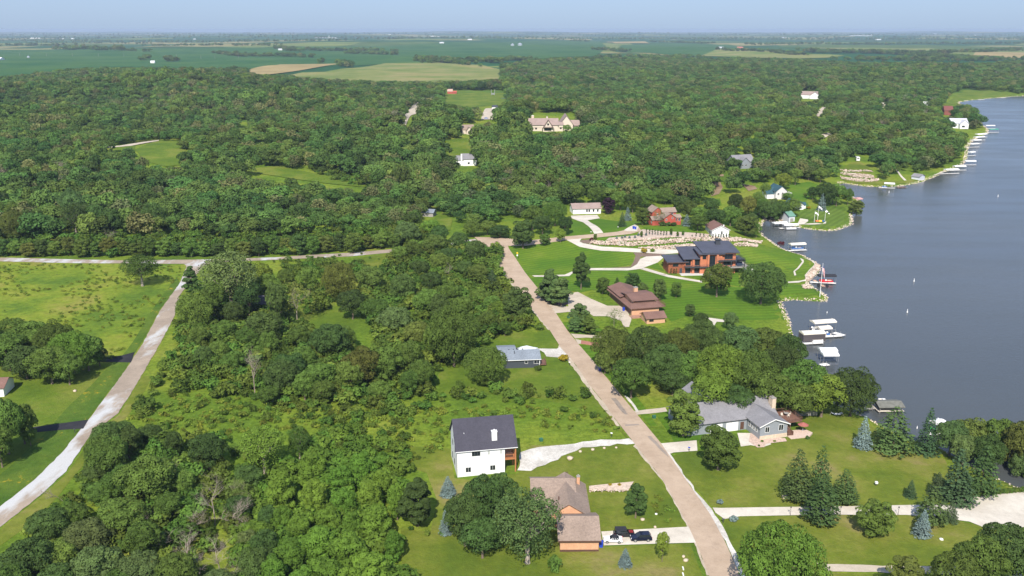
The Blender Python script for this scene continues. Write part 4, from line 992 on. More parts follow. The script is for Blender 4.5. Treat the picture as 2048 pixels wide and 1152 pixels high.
h.win('f', 18.2, .2, 2.6, 8.0, -1.8, M_DARKTRIM, 1, 'stair_window'); h.win('f', 25.4, 6.4, 3.6, 2.5, -1.0, M_DARKTRIM, 2); h.win('f', 25.0, 3.6, 4.2, 2.2, -1.0, M_DARKTRIM, 2)
h.win('f', 15.0, 6.8, 1.6, 1.6, -1.8, M_DARKTRIM, 0); h.door('f', 5.2, 0, 1.2, 2.3, 0, M_DARKTRIM); h.win('r', 2.0, 6.3, 4.0, 2.4, 30.5, M_DARKTRIM, 2); h.win('r', 2.0, 3.4, 4.0, 2.3, 30.5, M_DARKTRIM, 2)
for u in (10.6, 14.7): h.part('pier', MB().box(u, u + .9, -1.4, -.5, -.5, 6.6), M_ORANGE)
for u in (17.0, 21.2): h.part('pier', MB().box(u, u + .9, -2.7, -1.8, -.5, 8.9), M_ORANGE)
h.part('balcony', MB().box(7.2, 22.0, -2.9, -.5, 3.05, 3.4), M_DARKTRIM); h.rail([(7.2, -2.8), (22.0, -2.8)], 3.4, .95, M_DARKTRIM)
h.part('balcony', MB().box(21.5, 34.5, -2.8, -1.0, 5.75, 6.05).box(30.5, 34.5, -2.8, 7, 5.75, 6.05), M_DARKTRIM); h.rail([(21.5, -2.7), (34.4, -2.7), (34.4, 7)], 6.05, .95, M_DARKTRIM)
h.part('terrace_deck', MB().box(21.5, 36.5, -3.4, 9, 2.75, 3.1), M_GREYWOOD); h.rail([(21.5, -3.3), (36.4, -3.3), (36.4, 9)], 3.1, .95, M_DARKTRIM)
for x_, y_ in ((34.2, -2.6), (34.2, 6.8), (28, -2.6)): h.part('column', MB().box(x_ - .15, x_ + .15, y_ - .15, y_ + .15, -.5, 5.8), M_DARKTRIM)
h.part('paved_apron', MB().prism([(5, -4.2), (23, -4.0), (23, -1.8), (7, -.5), (5, -.5)], -.5, .14), flat('pale_paving', (.55, .53, .50), .9, 0, .08, 2))
h.part('pool_deck', MB().prism([(36, -1), (41.5, -1), (42, 9), (36, 12)], -.5, .5), flat('pale_stone_deck', (.68, .64, .58), .9, 0, .06, 2))
h.part('canopy_screen', MB().box(31, 33.4, -1.6, -1.4, 3.1, 5.3), flat('navy_cloth', (.02, .035, .07), .8))
MANSION = h

# 7 white ranch, 8 red house, 9 white garage boathouse
h = House((1146, 428.5), (1196, 427.6), 'white ranch house with long taupe roof and double garage', turn=R(8))
h.gable(0, 17.0, 0, 9.5, 3.4, 5.6, 'x', .6); h.gable(8.4, 15.5, 2.0, 9.5, 3.4, 5.0, 'x', .6)
h.finish(M_TRIM, M_MAUVE); h.door('f', .8, 0, 5.2, 2.5, 0, M_TRIM, 'garage_door'); h.door('l', 2.8, 0, 2.4, 2.4, 0, M_TRIM, 'garage_door')
for u in (8.0, 9.4, 12.0, 14.6): h.win('f', u, 1.2, .9, 1.4, 0, M_GREYWOOD, 0)
h.part('porch_rail', MB().box(7.8, 16.5, -1.0, -.95, .1, .9), M_TRIM)
h = House((1322, 452), (1360, 445), 'red two-storey house with tan roofs and several gables', turn=R(14)); h.root.scale = (.86, .86, .86)
h.gable(-2.6, 4.2, 8.0, 17, 7.4, 10.0, 'y', .5); h.gable(3.4, 12.5, 6.5, 13, 7.2, 9.2, 'x', .5)
h.gable(1.8, 9.6, 0, 9, 4.9, 7.4, 'y', .5); h.gable(9.4, 14.0, 2.0, 7.5, 4.4, 5.8, 'x', .4); h.gable(-4.5, 2.0, 3.0, 9, 3.4, 5.0, 'x', .5)
h.finish(M_REDSIDE, M_TANROOF)
for u, z, w in ((3.0, 3.2, .8), (7.0, 4.2, .8), (5.0, .8, 1.0)): h.win('f', u, z, w, 1.1, 0)
h.win('f', 10.0, 2.2, 1.2, 1.6, 2.0); h.win('f', 12.2, 2.2, 1.2, 1.6, 2.0); h.win('f', .2, 5.0, 1.2, 1.2, 8.0); h.win('f', 9.2, 5.3, 1.4, 1.2, 6.5); h.win('l', 4, 1.2, 1.2, 1.2, -4.5)
h = House((1424, 475), (1461, 473), 'white garage with brown roof behind the rock terraces', 'garage', 'garage', turn=R(3))
h.gable(0, 8.6, 0, 13.5, 3.9, 6.0, 'y', .5); h.finish(M_TRIM, M_BROWNROOF); h.win('f', 4.4, 1.6, .9, 1.6, 0); h.door('l', 3, 0, 3, 2.4, 0, M_GREYWOOD, 'garage_door')
h.part('fascia', MB().slab([(-.5, -.56, 3.85), (4.3, -.56, 6.2), (4.3, -.5, 6.2), (-.5, -.5, 3.85)], .25).slab([(4.3, -.56, 6.2), (9.1, -.56, 3.85), (9.1, -.5, 3.85), (4.3, -.5, 6.2)], .25), M_TRIM, h.roof)
h.part('roof_vent', MB().box(6.2, 6.7, 2.6, 3.1, 5.0, 5.9), M_TRIM, h.roof)

def small(A, B, label, D, ze, zr, wall, roof, axis='x', name='house', cat='house', wins=(), turn=None, extra=None, ov=.5, group=None):
    h = House(A, B, label, name, cat, turn=turn, group=group); L = h.L
    h.gable(0, L, 0, D, ze, zr, axis, ov)
    for e in (extra or []): h.gable(*e)
    h.finish(wall, roof)
    for w in wins: h.win(*w)
    return h
# houses round the inlet and in the wood
h = small((1551, 399), (1574, 398), 'white house with dark teal roof above the inlet', 12, 5.4, 8.4, flat('pale_grey_siding', (.62, .60, .60), .7), M_TEALROOF, 'y', wins=[('f', 1.2, 3.0, .9, 1.0, 0, M_GREYWOOD, 0), ('f', 4.2, 3.2, .8, 1.0, 0, M_GREYWOOD, 0)], turn=R(10))
h.gable(-4.5, 1.0, 3, 11, 3.6, 7.0, 'x', .5); h.finish(M_TRIM, M_TEALROOF); h.part('balcony', MB().box(h.L - .4, h.L + 3.2, -1, 5, 2.9, 3.1), M_TRIM); h.rail([(h.L, -1), (h.L + 3.1, -1), (h.L + 3.1, 5)], 3.1, 1.0, M_TRIM, fill=True)
h = small((1594, 420), (1608, 419), 'blue-roofed cottage with white gable beside the flagpole lawn', 12.5, 2.8, 5.0, M_TRIM, M_TEALROOF, 'y', wins=[('f', .5, .6, 2.6, 1.2, 0, M_TRIM, 2)], turn=R(16)); h.gable(h.L - .5, h.L + 3.2, 2.5, 5, 2.4, 3.8, 'x', .3); h.finish(M_TRIM, M_TEALROOF)
h = small((1577.5, 446.5), (1590, 446), 'boathouse with green roof standing at the water', 9, 4.2, 6.2, flat('light_grey_boards', (.58, .60, .64), .7), M_GREENROOF, 'x', 'boathouse', 'boathouse', turn=R(18))
h.door('f', .8, 0, 2.2, 2.8, 0, M_GREYWOOD, 'boat_door'); h.win('r', 3.0, 2.6, .9, .9, h.L)
small((1470, 336), (1512, 332), 'long house with pale grey roof half hidden in the wood', 12, 4.5, 9.0, M_BLUESIDE, M_GREYROOF, 'x', turn=R(20), extra=[(3, 11, -3, 6, 4.5, 8, 'y', .5)], wins=[('f', 4, 1.5, 1.4, 1.4, -3), ('f', 7, 1.5, 1.4, 1.4, -3), ('f', 14, 1.5, 1.6, 1.2, 0)])
h = House((1060, 262), (1116, 262), 'large cream half-timbered house with taupe roofs and a tall front gable', turn=R(0))
s_ = 14.4 * h.s
h.gable(-1, 27, 0, 14, 6.2, 11.5, 'x', .8); h.gable(12.5, 22.5, -3.0, 8, 3.0, 10.6, 'y', .9); h.gable(22, 32, 1, 9, 6.0, 8.0, 'x', .6)
h.gable(29, 42, 6, 30, 6.0, 14.5, 'y', 1.0)
h.gable(38, 48, 10, 20, 5.0, 9.0, 'x', 1.0)
h.finish(M_CREAM, M_MAUVE)
h.part('fascia', MB().slab([(11.6, -3.98, 2.8), (17.5, -3.98, 11.4), (17.5, -3.9, 11.4), (11.6, -3.9, 2.8)], .6).slab([(17.5, -3.98, 11.4), (23.4, -3.98, 2.8), (23.4, -3.9, 2.8), (17.5, -3.9, 11.4)], .6), M_BROWNTRIM, h.roof)
for u, z, at in ((16.6, 5.8, -3), (1.6, 1.4, 0), (29, 1.8, 1), (24.5, 1.8, 1), (5, 1.6, 0)): h.win('f', u, z, 1.7, 1.7, at, M_BROWNTRIM)
h.win('f', 13.8, .6, 6.6, 2.4, -3, M_BROWNTRIM, 3, 'veranda_glazing'); h.part('balcony', MB().box(13.2, 22, -5.4, -3, 3.6, 3.9), M_BROWNTRIM); h.rail([(13.2, -5.3), (22, -5.3)], 3.9, 1.0, M_BROWNTRIM)
h.part('half_timber', MB().box(0, 12.4, -.06, 0, 2.9, 3.15).box(23, 32, .94, 1.0, 2.9, 3.15), M_BROWNTRIM); h.chimney(1.5, 4, 7.5, 9, 10, 14, M_STONE, M_TRIM); h.chimney(16, 17.5, 9, 10, 9, 13, M_CREAM)
h = small((924, 268), (948, 267), 'small brown-roofed house with open porch in the wood', 11, 4.2, 8.0, M_CREAM, M_TANROOF, 'x', turn=R(12), extra=[(4, 9, -2.5, 5, 3.6, 6.6, 'y', .6)], wins=[('f', 5.5, .4, 2.2, 2.2, -2.5, M_BROWNTRIM), ('f', 10, .6, 2.0, 2.0, 0, M_BROWNTRIM)])
h = small((927, 332), (953, 331), 'white house with grey roof and slanted white end wall in the wood', 12, 5.5, 9.0, M_TRIM, M_GREYROOF, 'x', turn=R(6), wins=[('f', 3.5, 1.5, 1.4, 1.4, 0, M_DARKTRIM)]); h.chimney(-2, -.8, 1, 2.2, 0, 9.5, M_TRIM); h.gable(-6, 0, 1.5, 10, 4.5, 7.5, 'x', .5); h.finish(M_TRIM, M_GREYROOF)
small((1601, 197), (1630, 196), 'white-gabled house with grey roof far up in the wood', 20, 6, 11, M_TRIM, M_MAUVE, 'x', turn=R(-22), extra=[(14, 30, -4, 10, 5, 11, 'y', .8)])
small((1888, 230), (1904, 229), 'red-brown house on the wooded point', 10, 6, 11, flat('rust_wall', (.22, .07, .05), .8), flat('rust_roof', (.16, .05, .04), .8), 'x', turn=R(-8))
small((1902, 256), (1934, 255), 'pale house with light roof close to the boat docks', 14, 5.5, 10, M_TRIM, flat('pale_roof', (.50, .50, .54), .7), 'x', turn=R(-4), extra=[(8, 17, -4, 8, 5, 9, 'y', .6)], wins=[('f', 2, 1.2, 2.6, 1.6, 0, M_DARKTRIM), ('f', 10, 1.2, 3, 1.8, -4, M_DARKTRIM)])
small((1838, 361), (1849, 360), 'small pale shed at the shore below the trees', 6, 2.6, 4.2, flat('pale_boards', (.6, .62, .68), .7), M_GREYROOF, 'y', 'shed', 'shed')
small((895, 188), (905, 188), 'small red barn on the far lawn', 10, 4.5, 8, M_REDSIDE, flat('barn_roof', (.45, .30, .24), .8), 'x', 'barn', 'barn')
small((905, 188), (913, 188), 'low red lean-to beside the small red barn', 8, 3, 5, M_REDSIDE, M_REDSIDE, 'x', 'barn', 'barn')
small((984, 222), (993, 222), 'small open white-fronted garage behind the far driveway', 10, 4.5, 6, M_TRIM, M_DARKTRIM, 'x', 'garage', 'garage')
small((845, 433), (866, 434), 'grey shed roof half buried in the wood above the cross road', 6, 2.6, 4, M_GREYWOOD, M_BLUEROOF, 'x', 'shed', 'shed')
small((1846, 214), (1856, 214), 'tiny white house among the trees left of the red-brown one', 9, 4, 7, M_TRIM, M_TRIM, 'x', 'cottage', 'cottage')
small((1765, 215), (1772, 215), 'tiny cream cottage hidden high in the wood', 9, 4, 6.5, M_CREAM, M_CREAM, 'x', 'cottage', 'cottage')
h = small((505, 630), (540, 626), 'dark timber house hidden under the very large tree', 9, 4.2, 6.4, M_DARKSIDE, M_CHAR, 'x', wins=[('f', 1, 1.2, 1.4, 1.3, 0), ('f', 4.6, 2.3, 1.0, 1.3, 0)], turn=R(5)); h.part('porch', MB().box(4, 7, -2.2, 0, 1.9, 2.1).box(4, 4.15, -2.2, -2.05, 0, 2).box(6.85, 7, -2.2, -2.05, 0, 2), M_CEDAR)
h = small((-60, 797), (4, 784), 'white house corner with brown roof at the left edge', 8, 3.0, 4.6, M_TRIM, M_BROWNROOF, 'x', turn=R(8))
h = small((1488, 795), (1512, 792), 'dark gabled house in the shade behind the grey ranch roof', 12, 5.5, 8.5, M_DARKSIDE, M_CHAR, 'y', wins=[('f', 1.2, 2.8, 1.0, 1.2, 0), ('f', 3.2, 1.2, 1.0, 1.2, 0)], turn=R(20))
h = small((1596, 832), (1606, 831), 'blue-grey garden shed beside the weathered fence', 4.5, 2.4, 3.6, M_BLUESIDE, M_BROWNROOF, 'y', 'shed', 'shed')
# farms on the plain
WH = flat('farm_white', (.85, .85, .85), .6); FR = flat('farm_roof', (.6, .6, .62), .6)
for i, (x, y, w, lab) in enumerate([(1500 - 60, 97, 9, 'white farmhouse among the trees beyond the wood at upper right'), (1480, 97, 12, 'red-roofed long farm shed beside a white farmhouse'), (305, 127, 8, 'white shed at the ruined red farmstead'), (562, 101, 8, 'white farmhouse in the grove on the crop field'), (450, 107, 6, 'lone white shed in the hedgerow of the crop field'), (884, 87, 8, 'white farm shed on the far field edge'),
                                    (940, 80, 8, 'white farm shed near the sandy farm track'), (1572, 76, 12, 'pale long farmstead roof near the horizon at upper right'), (1757, 80, 10, 'cream farm shed on the far plain at right'), (632, 76, 5, 'tiny white silo house near the horizon')]):
    p = P(x, y); s_ = scale_at(p); hh_ = House((x - w / 2, y), (x + w / 2, y), lab, 'farm_building', 'farm building')
    hh_.gable(0, hh_.L, 0, hh_.L * .6, 5 / 1, 9, 'x', .6); hh_.finish(WH if 'red-roofed' not in lab else M_REDSIDE, FR if 'red-roofed' not in lab else flat('red_roof_far', (.5, .2, .14), .7))
for x, y, w in [(64, 77, 7), (75, 77, 8), (112, 77, 5), (125, 78, 5), (145, 78, 6), (780, 70, 4), (860, 73, 4), (955, 73, 4), (1700, 72, 6), (1745, 70, 5), (1870, 68, 7), (1950, 71, 4), (660, 73, 4), (1250, 69, 4), (390, 79, 4)]:
    hh_ = House((x - w / 2, y), (x + w / 2, y), 'tiny white building of a farm or village near the horizon', 'distant_building', 'building', 'white buildings near the horizon')
    hh_.gable(0, hh_.L, 0, hh_.L * .5, 5, 8, 'x', .6); hh_.finish(WH, WH)
h = House((-60, 121), (34, 117), 'very long white farm hall at the left edge of the crop field', 'farm_building', 'farm building', turn=R(8)); h.gable(0, 100, 0, 44, 5, 10, 'x', 1); h.finish(WH, WH)
for x, y, w, H_, lab in ((57, 116, 5.5, 8, 'small round grain bin beside the long white hall'), (1025, 92, 7, 14, 'left grain bin of the pair on the far field'), (1040, 91.5, 9, 16, 'right larger grain bin of the pair on the far field')):
    p = P(x, y); s_ = scale_at(p); r_ = w / 2 / s_; e_ = empty('grain_bin', p, 0, lab, 'grain bin')
    MB().lathe([(r_, -2), (r_, H_ * .65)], 20).build('wall', flat('galvanised_steel', (.62, .64, .66), .35, .6), e_); MB().lathe([(r_ * 1.05, H_ * .65), (r_ * .2, H_), (r_ * .2, H_ * 1.06)], 20).build('roof', flat('galvanised_steel', (.62, .64, .66), .35, .6), e_)
# ---------------------------------------------------------------- rocks
M_ROCK = flat('limestone_boulder', (0.50, 0.40, 0.31), 0.95, 0, 0.35, 0.9)
def rock_mesh(seed):
    bm = bmesh.new(); bmesh.ops.create_icosphere(bm, subdivisions=1, radius=0.5); g_ = random.Random(seed)
    for v in bm.verts: v.co *= g_.uniform(0.72, 1.2); v.co.z *= 0.75
    vs_ = np.array([v.co for v in bm.verts]); fs_ = np.array([[v.index for v in f.verts] for f in bm.faces]); bm.free(); return vs_, fs_
ROCKS = [rock_mesh(k) for k in range(8)]
def rocks_in(poly_w, n, smin, smax, lift=0.25, seed=1, pile=0.0):
    g_ = np.random.default_rng(seed); A_ = np.array([(p[0], p[1]) for p in poly_w]); x0, y0 = A_.min(0); x1, y1 = A_.max(0); out = []
    while len(out) < n:
        x = g_.uniform(x0, x1, n * 3); y = g_.uniform(y0, y1, n * 3); k = in_poly(x, y, A_); out += list(zip(x[k], y[k]))
    Vs, Fs, m_ = [], [], 0
    for x, y in out[:n]:
        v, f = ROCKS[int(g_.integers(0, 8))]; s_ = g_.uniform(smin, smax) * np.array([g_.uniform(.9, 1.5), 1, g_.uniform(.7, 1.1)]); a = g_.uniform(0, 6.28)
        w = v * s_; w = np.stack([w[:, 0] * math.cos(a) - w[:, 1] * math.sin(a), w[:, 0] * math.sin(a) + w[:, 1] * math.cos(a), w[:, 2]], 1)
        w += np.array([x, y, float(ht(x, y)) + lift * s_[2] + pile * g_.random()]); Vs.append(w); Fs.append(f + m_); m_ += len(v)
    return np.concatenate(Vs), np.concatenate(Fs)
def rock_wall(label, poly, n, smin=0.7, smax=1.3, seed=1, pile=0.5, mat=None, name='rock_wall', cat='rock wall'):
    V, F = rocks_in([P(*p) for p in poly], n, smin, smax, 0.25, seed, pile)
    o = link(name, np_mesh(name, V, F, [mat or ROCKMAT]), None); return tag(o, label, cat)
m, nt, b = new_mat('mixed_boulders')
vo = nt.nodes.new('ShaderNodeTexVoronoi'); vo.inputs['Scale'].default_value = 0.8; tc = nt.nodes.new('ShaderNodeTexCoord'); nt.links.new(tc.outputs['Object'], vo.inputs['Vector'])
sp = nt.nodes.new('ShaderNodeSeparateColor'); nt.links.new(vo.outputs['Color'], sp.inputs[0])
c = ramp(nt, sp.outputs[0], [(0.0, (.32, .24, .18)), (.35, (.48, .37, .29)), (.6, (.56, .44, .36)), (.85, (.66, .56, .46)), (1.0, (.38, .33, .29))])
nt.links.new(mix(nt, 1.0, c, ramp(nt, noise(nt, 3, 4), [(.3, (.8,) * 3), (.7, (1.15,) * 3)]), 'MULTIPLY'), b.inputs['Base Color']); b.inputs['Roughness'].default_value = .95
ROCKMAT = m
zc = lambda *p: Z(1300, 460, 10.24, p)
zd_ = lambda *p: Z(1560, 510, 11.52, p)
ze_ = lambda *p: Z(1660, 290, 10.24, p)
rock_wall('long boulder wall in the middle of the terraced bank', z7((560, 690), (650, 700), (1100, 712), (1500, 682), (1900, 648), (2030, 640)) + z6((1060, 275), (1220, 298), (1215, 312), (1060, 300)) + z7((2030, 700), (1500, 738), (1100, 766), (650, 748), (540, 730)), 1300, .55, 1.05, seed=1, pile=.35)
rock_wall('lowest boulder wall directly above the mansion drive', z7((1200, 785), (1500, 768), (1800, 745), (2030, 725), (2030, 775), (1800, 805), (1500, 808), (1200, 796)), 560, .5, .95, seed=2, pile=.35)
rock_wall('thin uppermost boulder wall below the small blue spruces', z7((800, 672), (1200, 668), (1640, 632), (1700, 640), (1300, 688), (900, 700)), 420, .45, .8, seed=3, pile=.3)
rock_wall('boulder wall at the right end of the terraced bank', z6((1060, 312), (1200, 318), (1190, 332), (1060, 328)), 220, .5, .9, seed=4)
rock_wall('boulder bank on the tip of the mansion lawn facing the lake', zd_((830, 200), (935, 250), (900, 350), (800, 480), (700, 590), (640, 610), (590, 560), (590, 470), (700, 380), (800, 260)), 520, .45, .9, seed=5, pile=.3)
rock_wall('small boulder patch beside the dock of the red pontoon boat', zd_((470, 720), (640, 690), (730, 780), (560, 790)), 70, .5, 1.0, seed=6)
rock_wall('topmost rock terrace above the far inlet', ze_((200, 510), (500, 530), (800, 520), (890, 560), (800, 552), (500, 560), (220, 540)), 140, .7, 1.2, seed=7)
rock_wall('middle rock terrace above the far inlet', ze_((200, 560), (500, 590), (880, 630), (900, 690), (700, 690), (420, 650), (230, 610)), 300, .7, 1.3, seed=8)
rock_wall('lowest rock terrace above the far inlet', ze_((200, 650), (500, 690), (800, 710), (1000, 690), (1000, 740), (800, 772), (500, 750), (240, 700)), 320, .7, 1.3, seed=9)
rock_wall('rocky bank in the shade across from the green-roofed boathouse', za((750, 530), (860, 560), (960, 650), (1130, 640), (1130, 700), (960, 700), (870, 680), (800, 600)), 150, .6, 1.2, seed=10)
rock_wall('low stone retaining wall in the brick house yard', z4((1435, 660), (1650, 662), (1648, 670), (1435, 670)), 70, .3, .5, seed=11, pile=.5)
sheet('stone_bed', [z4((1435, 635), (1560, 622), (1692, 610), (1660, 662), (1435, 664))], flat('pale_stone_chips', (.52, .41, .32), .95, 0, .3, 1.5), .12, 1.5)
sheet('terrace_grass', [ze_((450, 560), (830, 560), (860, 620), (560, 600)), ze_((200, 700), (500, 760), (1000, 750), (1400, 740), (1830, 720), (1600, 800), (1000, 830), (500, 790)), ze_((250, 490), (450, 360), (620, 340), (720, 420), (880, 530), (500, 522), (220, 508))], G_DRY, .25, 4)
sheet('garden_path', [ze_((1370, 500), (1480, 640), (1590, 745), (1540, 748), (1450, 660), (1350, 520)), zd_((460, 75), (540, 110), (550, 170), (430, 320), (345, 380), (375, 470), (330, 480), (310, 380), (400, 300), (510, 160)), zd_((510, 50), (770, 140), (835, 200), (790, 270), (600, 460), (590, 540), (570, 470), (780, 240), (790, 200), (720, 140)),
                      zd_((180, 620), (450, 600), (600, 570), (600, 600), (440, 640), (190, 650)), zb((130, 730), (330, 760), (340, 800), (240, 870), (560, 850), (700, 870), (800, 800), (790, 860), (640, 880), (400, 890), (60, 890))], R_CONC, .14, 1.5)
# stones along the waterline
pool4 = bpy.data.collections.new('stone_kinds')
for k in range(4):
    v, f = ROCKS[k]; pool4.objects.link(bpy.data.objects.new('stone_%02d' % k, np_mesh('stone', v, f, [ROCKMAT])))
def waterline(i0, i1, w, dens, s):
    pts = []; g_ = np.random.default_rng(i0)
    for i in range(i0, i1):
        a, c = SH[i], SH[i + 1]; L = math.hypot(*(c - a)); n_ = np.array([(c - a)[1], -(c - a)[0]]) / (L + 1e-9)
        mid_ = (a + c) / 2 + n_ * 0.5
        if in_poly(np.array([mid_[0]]), np.array([mid_[1]]), SH)[0]: n_ = -n_
        m_ = int(L * w * dens) + 1; t = g_.random(m_); o = g_.uniform(-.5, w, m_)
        for tt, oo in zip(t, o): p = a + (c - a) * tt + n_ * oo; pts.append((p[0], p[1], s * g_.uniform(.6, 1.3)))
    return pts
WLP = waterline(0, 14, 1.6, .9, .6) + waterline(14, 30, 2.2, 1.6, .6) + waterline(30, 46, 1.8, 1.4, .7) + waterline(46, 62, 2.2, 1.0, .75) + waterline(62, 80, 3.0, .25, 1.2)
# ---------------------------------------------------------------- docks, boats and canopies
M_DOCK = flat('dock_boards', (.55, .50, .43), .85, 0, .12, 1.2)
M_WDOCK = flat('white_dock', (.74, .72, .68), .7, 0, .08, 1)
M_VINYL = flat('cream_canopy_vinyl', (.74, .68, .58), .6, 0, .05)
M_VWHITE = flat('white_canopy_vinyl', (.82, .82, .82), .5, 0, .03)
M_ALU = flat('aluminium', (.5, .5, .52), .35, .7)
def frame(ax, ay, bx_, by_, turn=None):
    a, b_ = P(ax, ay, True), P(bx_, by_, True)
    return a, (math.atan2(b_.y - a.y, b_.x - a.x) if turn is None else turn), (b_ - a).length
def dock(A, B, w, label, mat=None, side=1, group=None, z=.55):
    a, an, L = frame(*A, *B); r = empty('dock', (a.x, a.y, WATER), an, label, 'dock', group)
    MB().box(0, L, 0, w * side, z - .12, z) .build('deck', mat or M_DOCK, r) if side > 0 else MB().box(0, L, -w, 0, z - .12, z).build('deck', mat or M_DOCK, r)
    n = max(2, int(L / 3.0))
    for k in range(n + 1):
        for y in (0, w * side): MB().tube((L * k / n, y, -1.5), (L * k / n, y, z + .7), .06, n=5).build('post', M_ALU, r)
    return r
def canopy(A, B, w, h, label, mat=None, group=None, skirt=None):
    a, an, L = frame(*A, *B); r = empty('boat_canopy', (a.x, a.y, WATER), an, label, 'boat canopy', group)
    mb = MB(); n = 6
    prof = [(w * k / n, h + .55 * math.sin(math.pi * k / n)) for k in range(n + 1)]
    vs_ = [(x, y, z) for x in (0, L) for y, z in prof] + [(.35, w / 2, h + .1), (L - .35, w / 2, h + .1)]
    m_ = n + 1
    mb.add(vs_, [(k, m_ + k, m_ + k + 1, k + 1) for k in range(n)] + [tuple(range(m_ - 1, -1, -1)), tuple(range(m_, 2 * m_))])
    mb.box(0, L, -.03, .02, h - .3, h + .02).box(0, L, w - .02, w + .03, h - .3, h + .02).box(-.03, .02, 0, w, h - .3, h + .3).box(L - .02, L + .03, 0, w, h - .3, h + .3)
    mb.build('cover', mat or M_VINYL, r)
    if skirt: MB().box(.05, L - .05, -.06, -.03, .7, h - .3).box(-.06, -.03, 0, w, .7, h - .3).build('side_curtain', skirt, r)
    for x, y in ((.15, .15), (L - .15, .15), (.15, w - .15), (L - .15, w - .15)): MB().tube((x, y, -1.5), (x, y, h), .06, n=5).build('post', M_ALU, r)
    MB().box(.1, L - .1, .1, .2, .2, .35).box(.1, L - .1, w - .2, w - .1, .2, .35).build('lift_frame', M_ALU, r)
    return r
def pontoon(A, B, w, label, col, inner=None, group=None, roof=None, rz=None):
    a, an, L = frame(*A, *B, turn=rz); r = empty('pontoon_boat', (a.x, a.y, WATER + .25), an, label, 'boat', group)
    mb = MB()
    for y in (.35, w - .35): mb.tube((.1, y, .1), (L - .6, y, .1), .28, n=8); mb.tube((L - .6, y, .1), (L, y, .25), .28, .05, n=8)
    mb.build('pontoon', M_ALU, r)
    MB().box(0, L - .2, 0, w, .42, .52).build('deck', M_TRIM, r)
    MB().box(.3, L - .4, 0, .06, .52, 1.2).box(.3, L - .4, w - .06, w, .52, 1.2).box(L - .46, L - .4, 0, w, .52, 1.2).box(.3, .36, 0, w * .6, .52, 1.2).build('side_panel', col, r)
    MB().box(.5, 2.2, .2, .8, .52, 1.0).box(L - 2.4, L - .6, .2, .8, .52, 1.0).box(L - 2.4, L - .6, w - .8, w - .2, .52, 1.0).build('bench', inner or M_CREAM, r)
    MB().box(L * .45, L * .45 + .6, w - 1.1, w - .3, .52, 1.35).build('console', M_TRIM, r)
    MB().box(-.45, 0, w / 2 - .2, w / 2 + .2, -.2, 1.1).build('outboard_motor', M_DARKTRIM, r)
    if roof:
        o = MB().box(1.0, L - 1.6, .1, w - .1, 2.3, 2.42)
        o.build('bimini', roof, r)
        for x in (1.2, L - 1.8): MB().tube((x, .1, .6), (x, .15, 2.3), .025, n=4).tube((x, w - .1, .6), (x, w - .15, 2.3), .025, n=4).build('bimini_pole', M_ALU, r)
    return r
M_BLUEV = flat('blue_vinyl', (.03, .12, .35), .5); M_REDP = flat('red_panel', (.50, .02, .03), .3, 0, .04); M_BLK = flat('black_canvas', (.02, .02, .025), .7)
# mansion cove
canopy((1582, 501), (1612, 499.5), 3.2, 3.0, 'cream canopy over the blue pontoon boat off the mansion point'); pontoon((1583, 501.5), (1608, 500), 2.5, 'blue and white pontoon boat under the cream canopy off the mansion point', M_BLUEV)
dock((1577, 504), (1614, 502), 1.4, 'white dock beside the cream canopy off the mansion point', M_WDOCK)
canopy((1637, 567), (1672, 567), 3.4, 3.3, 'black canopy over the red pontoon boat', M_BLK, skirt=None); pontoon((1640, 568), (1668, 568), 2.6, 'bright red pontoon boat on its lift below the tall flagpole', M_REDP)
dock((1620, 567), (1672, 569.5), 1.6, 'long grey dock reaching the red pontoon boat', M_WDOCK)
dock((1644, 575), (1650, 575), 2.6, 'square tan platform in front of the red pontoon boat', flat('tan_boards', (.58, .36, .24), .8)); dock((1629, 566), (1635, 566), 3.0, 'small tan platform where the long dock leaves the bank', flat('tan_boards', (.58, .36, .24), .8), z=.62)
def jetski(px, py, label, col, rz=1.4):
    a = P(px, py, True); r = empty('jet_ski', (a.x, a.y, WATER + .3), rz, label, 'jet ski')
    MB().add([(0, -.45, 0), (2.2, -.5, 0), (3.0, 0, .2), (2.2, .5, 0), (0, .45, 0), (0, -.5, .5), (2.1, -.55, .5), (3.1, 0, .55), (2.1, .55, .5), (0, .5, .5)], [(4, 3, 2, 1, 0), (5, 6, 7, 8, 9), (0, 1, 6, 5), (1, 2, 7, 6), (2, 3, 8, 7), (3, 4, 9, 8), (4, 0, 5, 9)]).build('hull', col, r)
    MB().box(.3, 1.5, -.2, .2, .5, .8).build('seat', M_BLK, r); MB().box(1.7, 1.8, -.4, .4, .85, .95).box(1.7, 1.85, -.08, .08, .5, .9).build('handlebar', M_BLK, r)
jetski(1638, 574, 'dark jet ski left of the tan platform', M_BLK); jetski(1655, 575, 'dark jet ski right of the tan platform', M_BLK)
